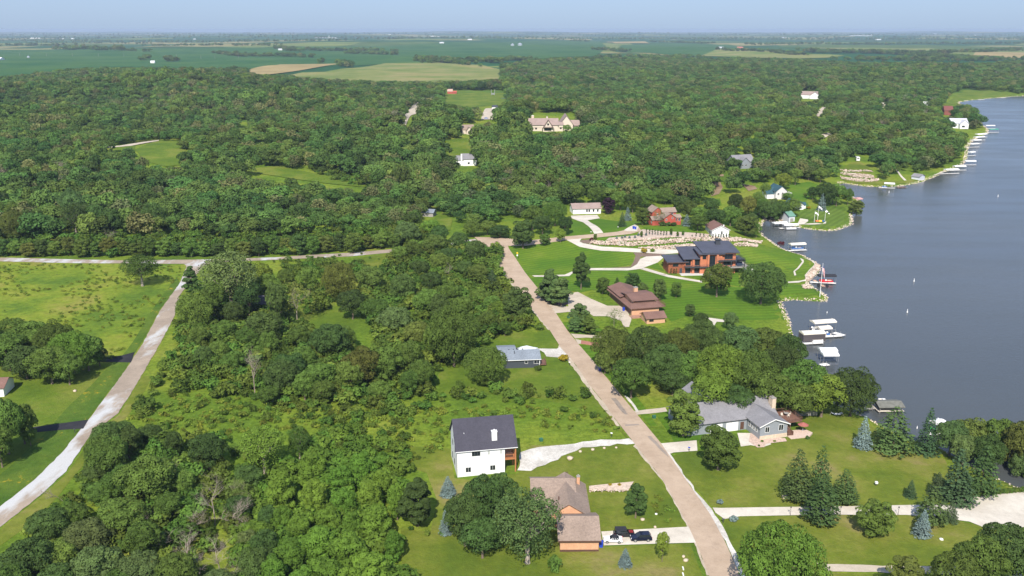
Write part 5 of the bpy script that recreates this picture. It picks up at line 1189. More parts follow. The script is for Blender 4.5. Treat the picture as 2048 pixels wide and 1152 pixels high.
# docks below the oaks
canopy((1606, 687.5), (1650, 685), 3.8, 3.6, 'long cream canopy with grey mesh sides below the oaks', skirt=flat('grey_mesh', (.07, .06, .065), .9)); dock((1604, 691.5), (1647, 689), 1.5, 'white dock in front of the mesh-sided canopy', M_WDOCK)
pontoon((1625, 688), (1648, 687), 2.5, 'white covered boat behind the mesh side of the long canopy', M_TRIM)
canopy((1628, 664), (1672, 661), 3.8, 3.4, 'farther long cream canopy of the oak grove docks'); canopy((1640, 672), (1664, 670), 3.6, 2.6, 'middle cream canopy behind the mesh-sided one')
dock((1650, 677), (1684, 675), 1.6, 'front walk of the wide white dock', M_WDOCK); dock((1664, 669), (1684, 675), 2.2, 'slanting walk at the right end of the wide white dock', M_WDOCK, z=.58)
pontoon((1651, 674.5), (1662, 674), 2.3, 'small blue boat moored at the wide white dock', M_BLUEV); pontoon((1626, 664.5), (1655, 663), 2.4, 'white boat under the farther cream canopy', M_TRIM)
canopy((1640, 722), (1674, 722), 3.6, 3.6, 'rear one of the two bright white canopies over the tree tops', M_VWHITE); canopy((1646, 730), (1677, 730), 3.4, 3.4, 'front one of the two bright white canopies over the tree tops', M_VWHITE)
dock((1645, 735), (1660, 733), 2.0, 'white dock below the two bright white canopies', M_WDOCK)
dock((1585, 678), (1606, 687), 1.6, 'pale gangway leading from the trees to the mesh-sided canopy', M_WDOCK)
# inlet
canopy((1549, 456), (1575, 454.5), 3.4, 2.6, 'left white canopy at the green-roofed boathouse', M_VWHITE); canopy((1568, 460), (1597, 459.5), 3.4, 2.8, 'right white canopy at the green-roofed boathouse', M_VWHITE)
dock((1560, 459), (1600, 457.5), 1.8, 'white dock behind the two canopies of the boathouse', M_WDOCK); pontoon((1573, 460.5), (1594, 460), 2.4, 'white boat under the right canopy at the boathouse', M_TRIM)
# lower lake edge
h = House((1716, 826), (1744, 826), 'mossy low dock house roof on the water beyond the broad pine', 'dock_house', 'dock house', turn=R(2), z=WATER)
h.gable(1, 8, 0, 5, 2.0, 2.7, 'x', .4, wall=False); h.r.box(0.7, 8.3, -.3, 5.3, 1.75, 1.82); h.w.box(1.4, 7.6, 4.0, 4.1, .8, 1.8); h.finish(M_GREYWOOD, flat('mossy_roof', (.15, .15, .13), .9, 0, .25, 1))
for x_, y_ in ((1.2, .2), (7.8, .2), (1.2, 4.8), (7.8, 4.8)): h.part('post', MB().tube((x_, y_, -2), (x_, y_, 2.2), .1), M_GREYWOOD)
h.part('deck', MB().box(.6, 8.4, 0, 5, .5, .65), M_DOCK)
h.root.location = P(1752, 827, True)
dock((1706, 824), (1764, 820), 1.8, 'grey gangway to the dark dock house', M_GREYWOOD)
pontoon((1760, 812), (1778, 812), 2.4, 'white runabout moored behind the dark dock house', M_TRIM)
canopy((1878, 868), (1894, 863), 3.4, 2.6, 'white canopy showing between the narrow spruce and the lakeside oaks', M_VWHITE); dock((1868, 876), (1885, 868), 2.0, 'white dock showing right of the narrow spruce', M_WDOCK); jetski(1868, 868, 'green jet ski beside the narrow spruce', flat('lime_green', (.05, .55, .08), .4))
# far shore
FD = [(1766, 376, 1789, 377, 'white canopy with blue cover at the far rock terraces'), (1891, 348, 1918, 347, 'first long white canopy along the far wooded shore'), (1908, 341, 1932, 340.5, 'second long white canopy along the far wooded shore'), (1929, 330, 1952, 330, 'white canopy standing alone below the wooded point'), (1940, 312, 1951, 311, 'short white canopy beside the overhanging shore tree'),
      (1941, 295, 1958, 294, 'lower canopy in the row below the pale house'), (1946, 287, 1963, 286.5, 'second canopy in the row below the pale house'), (1950, 281, 1970, 280, 'third canopy in the row below the pale house'), (1953, 275, 1974, 274, 'uppermost canopy in the row below the pale house'), (1970, 257, 1990, 257, 'white canopy at the tip of the wooded point'), (1978, 265, 1997, 264.5, 'green-covered boat canopy at the tip of the wooded point')]
for i, (x0, y0, x1, y1, lab) in enumerate(FD):
    canopy((x0 + 2, y0), (x1, y1), 4.0, 3.2, lab, flat('green_canopy', (.05, .30, .20), .6) if 'green' in lab else M_VWHITE)
    dock((x0 - 8, y0 + 1.2), (x1 + 1, y1 + 1.0), 1.8, lab.replace('white canopy with', 'dock beside the canopy with').replace('canopy', 'dock under the canopy', 1) if 'dock' not in lab else lab, M_WDOCK)
pontoon((1764, 376.5), (1774, 377), 2.5, 'bright blue covered boat at the far rock terraces', M_BLUEV)
dock((1797, 377), (1814, 376), 3.0, 'reddish weathered dock right of the blue-covered boat', M_REDWOOD); dock((1860, 354), (1892, 345), 5.0, 'brown boardwalk along the shore before the long white canopies', M_DOCK)
for x0, y0, x1, y1 in ((1920, 203.5, 1932, 202), (1960, 200.5, 1970, 200), (2003, 196.5, 2012, 196)): dock((x0, y0), (x1, y1), 4, 'small pale dock on the far beach', M_WDOCK, group='docks on the far beach')
canopy((1716, 409), (1725, 408), 5.0, 3.4, 'faded red canopy behind the yellow-green peninsula tree', flat('faded_red_vinyl', (.55, .30, .28), .8)); dock((1712, 413), (1726, 412), 3, 'grey dock under the faded red canopy', M_GREYWOOD)
# buoys
for px, py, lab in ((1828, 563, 'white buoy farthest out beside the mansion point'), (1814.5, 625, 'white buoy in the open lake below the mansion'), (1654, 626, 'tiny white buoy off the beach'), (1996, 393, 'white buoy in the upper right water'), (1778, 385, 'white buoy post off the far rock terraces'), (1834, 857, 'white buoy left of the narrow spruce')):
    a = P(px, py, True); e_ = empty('buoy', a, 0, lab, 'buoy'); s_ = 0.35 if 'tiny' in lab or 'left' in lab else 0.62
    MB().lathe([(.25 * s_, -.4), (.42 * s_, -.1), (.42 * s_, .3), (.2 * s_, .6), (.16 * s_, 2.2 * s_), (.02, 2.3 * s_)], 10).build('float', M_VWHITE, e_); MB().lathe([(.17 * s_, 1.2 * s_), (.175 * s_, 1.3 * s_)], 10).build('band', flat('orange_band', (.7, .2, .03), .5), e_)
# ---------------------------------------------------------------- flags
def pole(name, px, py, top, label, flagmat=None, r=.09, fl=(1.0, 3.0), cat='flagpole', limp=True):
    p = P(px, py); H_ = height_for(p, top); e_ = empty(name, p, 0, label, cat)
    MB().tube((0, 0, -.3), (0, 0, H_), r * 1.3, r * .6, 8).build('pole', M_TRIM, e_); MB().lathe([(.02, H_), (.13, H_ + .12), (.02, H_ + .25)], 8).build('finial', M_ALU, e_)
    if flagmat:
        mb = MB(); W_, F_ = fl; n = 10; vs_ = []
        for j in range(9):
            for i in range(n + 1):
                u, v = i / n, j / 8
                sag = u * F_ * (.85 if limp else .25)
                vs_.append((u * W_, .18 * math.sin(u * 7 + v * 3) * (1 if limp else .5), H_ - .2 - v * F_ * .6 - sag * (1 if limp else 1)))
        mb.add(vs_, [(j * (n + 1) + i, j * (n + 1) + i + 1, (j + 1) * (n + 1) + i + 1, (j + 1) * (n + 1) + i) for j in range(8) for i in range(n)])
        mb.build('flag', flagmat, e_)
    return e_
m, nt, b = new_mat('striped_flag')
tc = nt.nodes.new('ShaderNodeTexCoord'); sx = nt.nodes.new('ShaderNodeSeparateXYZ'); nt.links.new(tc.outputs['Generated'], sx.inputs[0])
ad = nt.nodes.new('ShaderNodeMath'); ad.operation = 'ADD'; nt.links.new(sx.outputs[2], ad.inputs[0]); nt.links.new(sx.outputs[0], ad.inputs[1])
mu = nt.nodes.new('ShaderNodeMath'); mu.operation = 'PINGPONG'; nt.links.new(ad.outputs[0], mu.inputs[0]); mu.inputs[1].default_value = 0.09
st_ = ramp(nt, mu.outputs[0], [(0.0, (.55, .03, .05)), (0.045, (.8, .78, .76))]); nt.nodes[-1].color_ramp.interpolation = 'CONSTANT'
lt = nt.nodes.new('ShaderNodeMath'); lt.operation = 'GREATER_THAN'; nt.links.new(sx.outputs[2], lt.inputs[0]); lt.inputs[1].default_value = .72
nt.links.new(mix(nt, lt.outputs[0], st_, (.04, .06, .22)), b.inputs['Base Color'])
pole('flagpole', 1639.5, 594, 527.5, 'tall white flagpole with a striped flag on the mansion point', m, .12, (1.2, 4.2))
for x, y, t, lab in ((*zb((490, 830))[0], zb((0, 545))[0][1], 'left flagpole with white flag on the checked lawn'), (*zb((575, 785))[0], zb((0, 400))[0][1], 'tallest middle flagpole on the checked lawn'), (*zb((762, 790))[0], zb((0, 505))[0][1], 'right flagpole with grey flag on the checked lawn')):
    pole('flagpole', x, y, t, lab, M_VWHITE if 'grey' not in lab else M_ALU, .09, (2.2, 1.6), limp=True)
# lounge set on the point
p = P(1639, 443); e_ = empty('fire_pit_seat', p, 0, 'yellow and orange ring of seats at the flagpoles', 'seating')
MB().box(-2.4, -.6, -.8, .8, 0, .7).build('seat', flat('orange_cushion', (.65, .20, .07), .8), e_); MB().box(-.5, 1.2, -.8, .8, 0, .75).build('seat', flat('yellow_cushion', (.75, .55, .06), .8), e_); MB().box(1.4, 2.6, -.8, .8, 0, .6).build('seat', M_BLUEV, e_)
# ---------------------------------------------------------------- vehicles
def vehicle(loc, rz, label, L, W_, prof, cab, roofz, paint, name='car', cat='car', boxy=False, soft=None, wr=.36):
    """prof: lower body outline (x, z); cab: (x0, x1, x2, x3) base start, top start, top end, base end"""
    r = empty(name, loc, rz, label, cat); h2 = W_ / 2
    n = len(prof); bev = .10
    mb = MB(); vs_ = []
    rings = [(-h2, .93), (-h2 + .06, 1.0), (h2 - .06, 1.0), (h2, .93)]
    cz = sum(z for _, z in prof) / n
    for y, k in rings: vs_ += [(x, y, cz + (z - cz) * k) for x, z in prof]
    fs_ = [tuple(range(n)), tuple(range(4 * n - 1, 3 * n - 1, -1))]
    for q in range(3): fs_ += [(q * n + i, (q + 1) * n + i, (q + 1) * n + (i + 1) % n, q * n + (i + 1) % n) for i in range(n)]
    mb.add(vs_, fs_); body = mb.build('body', paint, r)
    zb_ = prof[n // 2][1] if False else max(z for _, z in prof) - .04
    x0, x1, x2, x3 = cab; t = .06 if boxy else .17
    gm = MB(); gm.add([(x0, -h2 + .06, zb_), (x3, -h2 + .06, zb_), (x3, h2 - .06, zb_), (x0, h2 - .06, zb_), (x1, -h2 + t, roofz), (x2, -h2 + t, roofz), (x2, h2 - t, roofz), (x1, h2 - t, roofz)],
                      [(0, 3, 2, 1), (4, 5, 6, 7), (0, 1, 5, 4), (1, 2, 6, 5), (2, 3, 7, 6), (3, 0, 4, 7)]); gm.build('window', GLASS, r)
    MB().box(x1 - .05, x2 + .05, -h2 + t - .02, h2 - t + .02, roofz, roofz + .06).build('roof', soft or paint, r)
    for f in (0.0, .36, .70, 1.0):
        xa, xb = x0 + (x3 - x0) * f, x1 + (x2 - x1) * f
        for sgn in (-1, 1): MB().tube((xa, sgn * (h2 - .05), zb_), (xb, sgn * (h2 - t + .01), roofz), .045, n=4).build('pillar', paint, r)
    for x in (L * .19, L * .81):
        for sgn in (-1, 1):
            y0, y1 = sgn * (h2 - .24), sgn * (h2 + .02)
            ty = MB().tube((x, y0, wr), (x, y1, wr), wr, n=16).build('tyre' if False else 'wheel', M_BLK, r); MB().tube((x, sgn * (h2 - .02), wr), (x, sgn * (h2 + .035), wr), wr * .62, n=10).build('rim', M_ALU, ty)
    for sgn in (-1, 1):
        MB().box(L - .1, L + .015, sgn * (h2 - .32) - .17, sgn * (h2 - .32) + .17, .66, .82).build('headlight', M_VWHITE, r); MB().box(-.015, .08, sgn * (h2 - .25) - .12, sgn * (h2 - .25) + .12, .72, .92).build('tail_light', M_REDP, r)
        MB().box(x3 - .45, x3 - .25, sgn * (h2 + .1) - .1, sgn * (h2 + .1) + .1, 1.0, 1.16).build('mirror', paint, r)
    MB().box(L - .02, L + .04, -h2 + .1, h2 - .1, .32, .52).box(-.04, .02, -h2 + .1, h2 - .1, .32, .55).build('bumper', M_DARKTRIM, r)
    return r
M_BLACKP = flat('black_paint', (.012, .012, .016), .12, 0, .05); M_NAVYP = flat('dark_blue_paint', (.010, .013, .035), .12, 0, .05); M_WHITEP = flat('white_paint', (.82, .82, .82), .2, 0, .02)
a = P(1229, 1073.5); b_ = P(1268, 1072.5)
j = vehicle((a.x, a.y, a.z + .12), math.atan2(b_.y - a.y, b_.x - a.x), 'black boxy off-road car with spare wheel on the driveway', 4.3, 1.85, [(.05, .45), (4.2, .45), (4.28, .75), (4.2, 1.08), (3.0, 1.16), (.05, 1.16)], (.08, .16, 2.45, 2.85), 1.84, M_BLACKP, boxy=True, soft=M_BLK, wr=.42)
MB().tube((-.28, 0, 1.0), (-.02, 0, 1.0), .40, n=14).build('spare_wheel', M_BLK, j); MB().box(3.1, 4.0, -.5, .5, 1.12, 1.19).build('hood_panel', flat('dark_red_plate', (.22, .02, .02), .4), j)
a = P(1304, 1085.0); b_ = P(1263, 1086.2)
vehicle((a.x, a.y + 1.0, a.z + .12), math.atan2(b_.y - a.y, b_.x - a.x), 'dark blue-black family car nearest the road on the driveway', 4.5, 1.86, [(.0, .40), (4.4, .40), (4.5, .62), (4.42, .84), (3.3, 1.04), (.10, 1.08), (0, .8)], (.12, .55, 2.5, 3.3), 1.60, M_NAVYP, wr=.37)
a = P(1246, 1088.5); b_ = P(1211, 1087.5)
vehicle((a.x, a.y + .8, a.z + .12), math.atan2(b_.y - a.y, b_.x - a.x), 'white convertible with black soft top beside the brick garage', 4.1, 1.78, [(.05, .36), (3.95, .36), (4.08, .52), (3.95, .70), (2.9, .86), (.5, .90), (.05, .78)], (.75, 1.25, 2.15, 2.75), 1.26, M_WHITEP, soft=M_BLK, wr=.33)
# covered boat on a trailer behind the small ranch
p = P(1036, 704); e_ = empty('boat_on_trailer', (p.x, p.y, p.z), R(4), 'boat under a pale cover on a trailer behind the small dark ranch', 'boat')
MB().add([(0, -1.1, .9), (5, -1.1, .9), (6.8, 0, 1.3), (5, 1.1, .9), (0, 1.1, .9), (0, -.8, .4), (4.8, -.7, .4), (6, 0, .6), (4.8, .7, .4), (0, .8, .4)], [(0, 1, 6, 5)[::-1], (1, 2, 7, 6)[::-1], (2, 3, 8, 7)[::-1], (3, 4, 9, 8)[::-1], (4, 0, 5, 9)[::-1], (5, 6, 7, 8, 9)[::-1]]).build('hull', M_TRIM, e_)
MB().add([(-.1, -1.15, 1.0), (5.0, -1.15, 1.0), (6.9, 0, 1.35), (5.0, 1.15, 1.0), (-.1, 1.15, 1.0), (1.0, 0, 1.9), (3.0, 0, 2.3), (5.2, 0, 1.7)], [(0, 1, 6, 5), (1, 7, 6), (1, 2, 7), (2, 3, 7), (3, 6, 7), (3, 4, 5, 6), (4, 0, 5), (0, 4, 3, 2, 1)]).build('cover', flat('grey_boat_cover', (.50, .54, .60), .7), e_)
MB().box(-.9, -.2, -.25, .25, .6, 1.5).build('outboard_motor', M_DARKTRIM, e_); MB().box(.3, 7.4, -.06, .06, .25, .38).tube((1.8, -1.1, .3), (1.8, 1.1, .3), .3, n=12).build('trailer', M_ALU, e_)
def camper(px, py):
    p = P(px, py); e_ = empty('camper', p, R(78), 'white camper parked above the rock terraces', 'camper')
    MB().box(0, 7, -1.3, 1.3, .6, 3.4).build('body', M_WHITEP, e_); MB().box(-.04, .0, -.8, .8, 1.9, 2.7).build('window', GLASS, e_)
    for s_ in (-1, 1): MB().tube((3.5, s_ * 1.1, .38), (3.5, s_ * 1.3, .38), .38, n=12).build('wheel', M_BLK, e_)
camper(1716, 323)
p = P(968, 238); e_ = empty('car', p, R(10), 'dark blue car in the far driveway', 'car'); MB().box(0, 4.6, -.9, .9, .4, 1.0).add([(.6, -.8, 1), (3.6, -.8, 1), (3.6, .8, 1), (.6, .8, 1), (1.1, -.65, 1.5), (3, -.65, 1.5), (3, .65, 1.5), (1.1, .65, 1.5)], [(0, 1, 5, 4), (1, 2, 6, 5), (2, 3, 7, 6), (3, 0, 4, 7), (4, 5, 6, 7)]).build('body', M_BLUEV, e_)
for x in (.9, 3.7): MB().tube((x, -.95, .35), (x, .95, .35), .35, n=10).build('wheel', M_BLK, e_)
# ---------------------------------------------------------------- street furniture and yard things
M_BINBLUE = flat('blue_plastic', (.015, .05, .42), .45, 0, .05); M_BOXGREEN = flat('utility_green', (.03, .12, .07), .5); M_POST = flat('dark_post', (.05, .045, .05), .6)
def bin_(px, py, label, col=None, s_=1.0, group=None):
    p = P(px, py); e_ = empty('wheelie_bin', p, random.uniform(-.3, .3), label, 'bin', group)
    a = .33 * s_; b2 = .27 * s_; h_ = 1.05 * s_
    MB().add([(-b2, -b2, 0), (b2, -b2, 0), (b2, b2, 0), (-b2, b2, 0), (-a, -a, h_), (a, -a, h_), (a, a, h_), (-a, a, h_)], [(0, 3, 2, 1), (4, 5, 6, 7), (0, 1, 5, 4), (1, 2, 6, 5), (2, 3, 7, 6), (3, 0, 4, 7)]).build('body', col or M_BINBLUE, e_)
    MB().box(-a - .03, a + .03, -a - .03, a + .06, h_, h_ + .08 * s_).build('lid', col or M_BINBLUE, e_)
    MB().tube((-a, a, .1), (a, a, .1), .1, n=8).build('wheel', M_BLK, e_)
bin_(1202, 1094, 'blue recycling bin at the corner of the brick garage', s_=1.25); bin_(1199.5, 742, 'lone blue bin on the right verge of the road', s_=1.2)
bin_(1267, 458, 'left blue bin of the pair at the street end', s_=1.3); bin_(1271, 459, 'right blue bin of the pair at the street end', s_=1.3); bin_(1247, 622, 'blue bin at the garage doors of the brown-roofed house', s_=1.3); bin_(1174, 1099, 'green bin against the brick garage wall', flat('green_plastic', (.02, .25, .16), .5), 1.0)
def mailbox(px, py, label, col=None):
    p = P(px, py); e_ = empty('mailbox', p, R(60), label, 'mailbox')
    MB().box(-.06, .06, -.06, .06, -.2, 1.05).build('post', M_POST, e_)
    n = 6; pr = [(-.13, 0)] + [(.13 * math.cos(math.pi - math.pi * k / n), .14 + .1 * math.sin(math.pi * k / n)) for k in range(n + 1)] + [(.13, 0)]
    MB().add([(y, -.28, 1.05 + z) for y, z in pr] + [(y, .28, 1.05 + z) for y, z in pr], [tuple(range(len(pr))), tuple(range(2 * len(pr) - 1, len(pr) - 1, -1))] + [(i, len(pr) + i, len(pr) + (i + 1) % len(pr), (i + 1) % len(pr)) for i in range(len(pr))]).build('box', col or M_DARKTRIM, e_)
mailbox(1446, 1047, 'dark mailbox where the long drive meets the road'); mailbox(1139, 731, 'white mailbox by the yellow bush', M_TRIM); mailbox(1378, 903, 'mailbox in the small bed beside the garage drive', M_BINBLUE); mailbox(1223, 874, 'white mailbox at the gravel drive of the white house', M_TRIM); mailbox(150, 866, 'dark mailbox beside the fresh asphalt drive'); mailbox(1182, 468, 'white mailbox at the street below the white ranch', M_TRIM); mailbox(1236, 458, 'white post box on the verge left of the blue bins', M_TRIM)
def ubox(px, py, label):
    p = P(px, py); e_ = empty('utility_box', p, .3, label, 'utility box')
    MB().box(-.45, .45, -.4, .4, 0, .7).build('body', M_BOXGREEN, e_); MB().add([(-.48, -.44, .7), (.48, -.44, .7), (.48, .44, .7), (-.48, .44, .7), (-.44, .2, .9), (.44, .2, .9)], [(0, 1, 5, 4), (1, 2, 5), (2, 3, 4, 5), (3, 0, 4)]).build('lid', M_BOXGREEN, e_)
ubox(1082, 882, 'green utility box on the mown grass above the gravel drive'); ubox(1976, 840, 'green utility box hidden at the lake'); ubox(1308, 836, 'green utility box in the yard left of the round maple'); ubox(1137, 636, 'green utility box at the turning court hedge'); 
for px, py, lab in ((1580.5, 1031, 'left lamp post on the long concrete drive'), (1680.5, 1030, 'middle lamp post on the long concrete drive'), (1796, 1031, 'right lamp post on the long concrete drive')):
    p = P(px, py); e_ = empty('lamp_post', p, 0, lab, 'lamp post'); MB().tube((0, 0, 0), (0, 0, 1.9), .05, .035, 6).tube((0, 0, 1.5), (-.35, 0, 1.75), .025, n=4).build('pole', M_POST, e_); MB().lathe([(.08, 1.9), (.16, 1.98), (.15, 2.2), (.02, 2.34)], 8).build('lantern', M_POST, e_)
p = P(1752, 972); e_ = empty('feeder', p, 0, 'white box on a short post in the right lawn', 'feeder'); MB().tube((0, 0, 0), (0, 0, .7), .06).build('post', M_POST, e_); MB().box(-.3, .3, -.3, .3, .7, 1.15).build('box', M_TRIM, e_)
p = P(1034.5, 518); e_ = empty('road_sign', p, 0, 'yellow road sign with white panel on the striped lawn', 'road sign'); MB().tube((0, 0, 0), (0, 0, 2.6), .05).build('post', M_GREYWOOD, e_)
MB().add([(0, -.08, 2.4), (.55, -.08, 2.95), (0, -.08, 3.5), (-.55, -.08, 2.95), (0, -.04, 2.4), (.55, -.04, 2.95), (0, -.04, 3.5), (-.55, -.04, 2.95)], [(0, 1, 2, 3), (7, 6, 5, 4), (0, 4, 5, 1), (1, 5, 6, 2), (2, 6, 7, 3), (3, 7, 4, 0)]).build('warning_plate', flat('sign_yellow', (.75, .50, .02), .5), e_); MB().box(-.3, .3, -.09, -.04, 1.5, 2.2).build('panel', M_TRIM, e_)
def stone(px, py, r_, label, mat=None, grp=None):
    p = P(px, py); v, f = ROCKS[int(px) % 8]; o = link('boulder', np_mesh('boulder', v * r_ * 2, f, [mat or M_ROCK]), None); o.location = (p.x, p.y, p.z + r_ * .35); return tag(o, label, 'boulder', grp)
for px, py, r_, lab in ((1160, 904, .5, 'first boulder left along the gravel drive on the mown lot'), (1185, 900, .55, 'second boulder along the gravel drive on the mown lot'), (1208, 897, .45, 'third boulder along the gravel drive on the mown lot'), (1232, 896, .4, 'last boulder nearest the road along the gravel drive'), (1367, 1114, .5, 'tan boulder at the left road edge near the bottom'), (1371, 1122, .6, 'larger tan boulder at the left road edge near the bottom'), (1285, 1040, .5, 'stones around the leaning trunk of the conical tree'),
                        (1882, 1080, .5, 'white oval stone on the lawn south of the drive'), (1569, 996, .9, 'pale sign stone beside the pines'), (1310, 1055, .4, 'pale boulder at the corner of the flower strip'), (1312, 1029, .35, 'white garden ornament in the flower strip'), (150, 783, .6, 'flat pale stone on the lawn left of the gravel road')): stone(px, py, r_, lab, M_TRIM if 'white' in lab else None)
stone(1140, 919, 1.0, 'ring of stones in the middle of the mown lot')
for px, py in ((1366, 1138), (1366, 1150)):
    p = P(px, py); o = MB().box(-.12, .12, -.5, .5, 0, .3).build('white_kerb_block', M_TRIM); o.location = p; tag(o, 'short white block lying by the road at the bottom edge', 'block', 'white blocks by the road')
# fence at the lakeside garden
a = P(1590, 833); b_ = P(1633, 834); e_ = empty('fence', a, math.atan2(b_.y - a.y, b_.x - a.x), 'weathered board fence between the oaks behind the deck', 'fence'); L_ = (b_ - a).length
mb = MB(); k = 0.0
while k < L_: mb.box(k, k + .14, 0, .03, .05, 1.75 + .05 * math.sin(k * 9)); k += .17
mb.build('boards', M_GREYWOOD, e_)
for k in range(4): MB().box(L_ * k / 3 - .07, L_ * k / 3 + .07, .03, .16, 0, 1.9).build('post', M_GREYWOOD, e_)
# posts of the power line over the crop field
for i, px in enumerate((40, 93, 145, 197, 248, 301, 353, 402, 477, 430)):
    y_ = 112.5 + i * .3 if i < 7 else 118; p = P(px, y_); e_ = empty('utility_pole', p, 0, 'pale utility pole of the line crossing the crop field', 'utility pole', 'poles over the crop field')
    MB().tube((0, 0, -1), (0, 0, 12), .45, .3, 6).build('pole', M_GREYWOOD, e_); MB().box(-1.5, 1.5, -.1, .1, 11, 11.3).build('crossarm', M_GREYWOOD, e_)
p = P(986, 191); e_ = empty('goal_frame', p, 0, 'tall grey frame with two uprights on the far lawn', 'frame'); s_ = 1.25
for x in (-2.8, 2.8): MB().box(x - .35, x + .35, -.3, .3, 0, 10).build('upright', M_ALU, e_)
MB().box(-2.8, 2.8, -.25, .25, 1.5, 4.0).build('panel', M_ALU, e_)
p = P(884, 181); o = MB().box(-2.5, 2.5, -1, 1, 0, 10).box(-3, 3, -1.2, 1.2, 10, 10.6).build('gate_tower', M_CREAM); o.location = p; tag(o, 'narrow cream gate tower at the edge of the hay meadow', 'tower')
p = P(1007, 197); o = MB().prism([(-3, -1.5), (3, -1.5), (3.5, 0), (3, 1.5), (-3, 1.5), (-3.5, 0)], 0, .5).build('tarpaulin', M_BLUEV); o.location = p; tag(o, 'small blue tarpaulin lying on the far lawn', 'tarpaulin')
# hammock by the lake
p = P(1673, 831); e_ = empty('hammock', p, 0, 'white hammock under the last oak at the lake', 'hammock')
MB().add([(-1.6, -.5, 1.0), (-.8, -.55, .55), (.8, -.55, .45), (1.6, -.5, .9), (-1.6, .5, 1.0), (-.8, .55, .55), (.8, .55, .45), (1.6, .5, .9), (-1.6, -.5, .95), (-.8, -.55, .5), (.8, -.55, .4), (1.6, -.5, .85), (-1.6, .5, .95), (-.8, .55, .5), (.8, .55, .4), (1.6, .5, .85)], [(0, 1, 5, 4), (1, 2, 6, 5), (2, 3, 7, 6), (12, 13, 9, 8), (13, 14, 10, 9), (14, 15, 11, 10), (0, 8, 9, 1), (1, 9, 10, 2), (2, 10, 11, 3), (4, 5, 13, 12), (5, 6, 14, 13), (6, 7, 15, 14)]).build('bed', M_VWHITE, e_)
MB().tube((-2, 0, 0), (-1.6, 0, 1.05), .05).tube((2, 0, 0), (1.6, 0, .95), .05).build('stand', M_GREYWOOD, e_)
# ---------------------------------------------------------------- trees one can tell apart
VISIBLE = []          # picture outlines that nothing of the wood may cover
def T(xc, yt, yb, w, kind='broad', leaf='mid', label=None, group=None, name='tree', cat='tree', wob=0.0, lean=None):
    p = P(xc, yb); s = scale_at(p)
    H = max(0.5, height_for(p, yt)); W = max(0.4, w / s)
    # the crown's near side hangs in front of the trunk: set the tree back by a part of its radius
    return plant(kind, (p.x, p.y, p.z), H, W, leaf, name, label, cat, group, lean=lean)
PLACE = {'dead trees in the lower left wood': 'wood at lower left', 'dead trees in the far wood': 'great far wood', 'oaks on the bank above the lake': 'oak grove above the lake', 'trees crowding the lakeside at lower right': 'lakeside clump at lower right',
 'trees at the bottom right corner': 'clump at the bottom right corner', 'feathery trees beside the road': 'feathery row beside the road', 'maples at the far left': 'maple clump at far left', 'trees at the left edge': 'clump at the left edge',
 'trees left of the brick house': 'clump beside the brick house', 'trees in the scrub': 'thicket between the two roads', 'trees of the wood at the crossroads': 'belt left of the road corner', 'trees along the lower left wood': 'wood at lower left',
 'vine-draped trees': 'vine-smothered wood', 'hedge of scrub trees beyond the cross road': 'hedge beyond the cross road', 'woodland behind the white ranch house': 'woodland behind the red house', 'trees along the inlet': 'bank of the inlet', 'trees round the timber house': 'trees round the timber house'}
LOOK = {'dark': 'dark green', 'mid': 'mid-green', 'bright': 'bright green', 'olive': 'olive', 'grey': 'grey-green', 'vine': 'lush', None: ''}
def G_(group, label, rows, name='tree', cat='tree'):
    xs_ = [r[0] for r in rows]; ys_ = [r[2] for r in rows]; x0, x1, y0, y1 = min(xs_), max(xs_), min(ys_), max(ys_)
    base_ = label
    if group in ('oaks on the bank above the lake', 'trees crowding the lakeside at lower right', 'trees at the bottom right corner'): rows = [(r[0], r[1] - 3, r[2], r[3] * 1.17, *r[4:]) for r in rows]
    for r in rows:
        # tell the members apart by their look, their size and the place they take in their own group
        u, v = (r[0] - x0) / (x1 - x0 + 1e-6), (r[2] - y0) / (y1 - y0 + 1e-6)
        n_ = 5 if len(rows) > 20 else 3
        side = {5: ('at the left end of', 'left of centre in', 'amid', 'right of centre in', 'at the right end of'), 3: ('at the left of', 'amid', 'at the right of')}[n_][min(n_ - 1, int(u * n_))]
        row_ = ('hindmost', 'rear', 'midway', 'forward', 'frontmost')[min(4, int(v * 5))]
        big_ = 'small' if r[3] < 52 else ('large' if r[3] > 84 else '')
        lf_ = LOOK[r[5] if len(r) > 5 else None]
        kind_ = {'dead_tree': 'dead tree', 'vine_covered_tree': 'vine-draped tree'}.get(name, 'tree')
        label = ' '.join(w for w in (row_, big_, lf_, kind_, side, 'the', PLACE.get(group, group)) if w)
        T(*r[:4], *(r[4:6] if len(r) > 5 else (r[4], 'mid')), label, group, name, cat)
LEAFOF = {'D': 'dark', 'M': 'mid', 'B': 'bright', 'O': 'olive', 'G': 'grey'}
def rows(txt, kind='broad'):
    out = []
    for w in txt.split():
        a = w.split(',')
        k = a[5] if len(a) > 5 else kind
        out.append((float(a[0]), float(a[1]), float(a[2]), float(a[3]), k, LEAFOF[a[4]]))
    return out
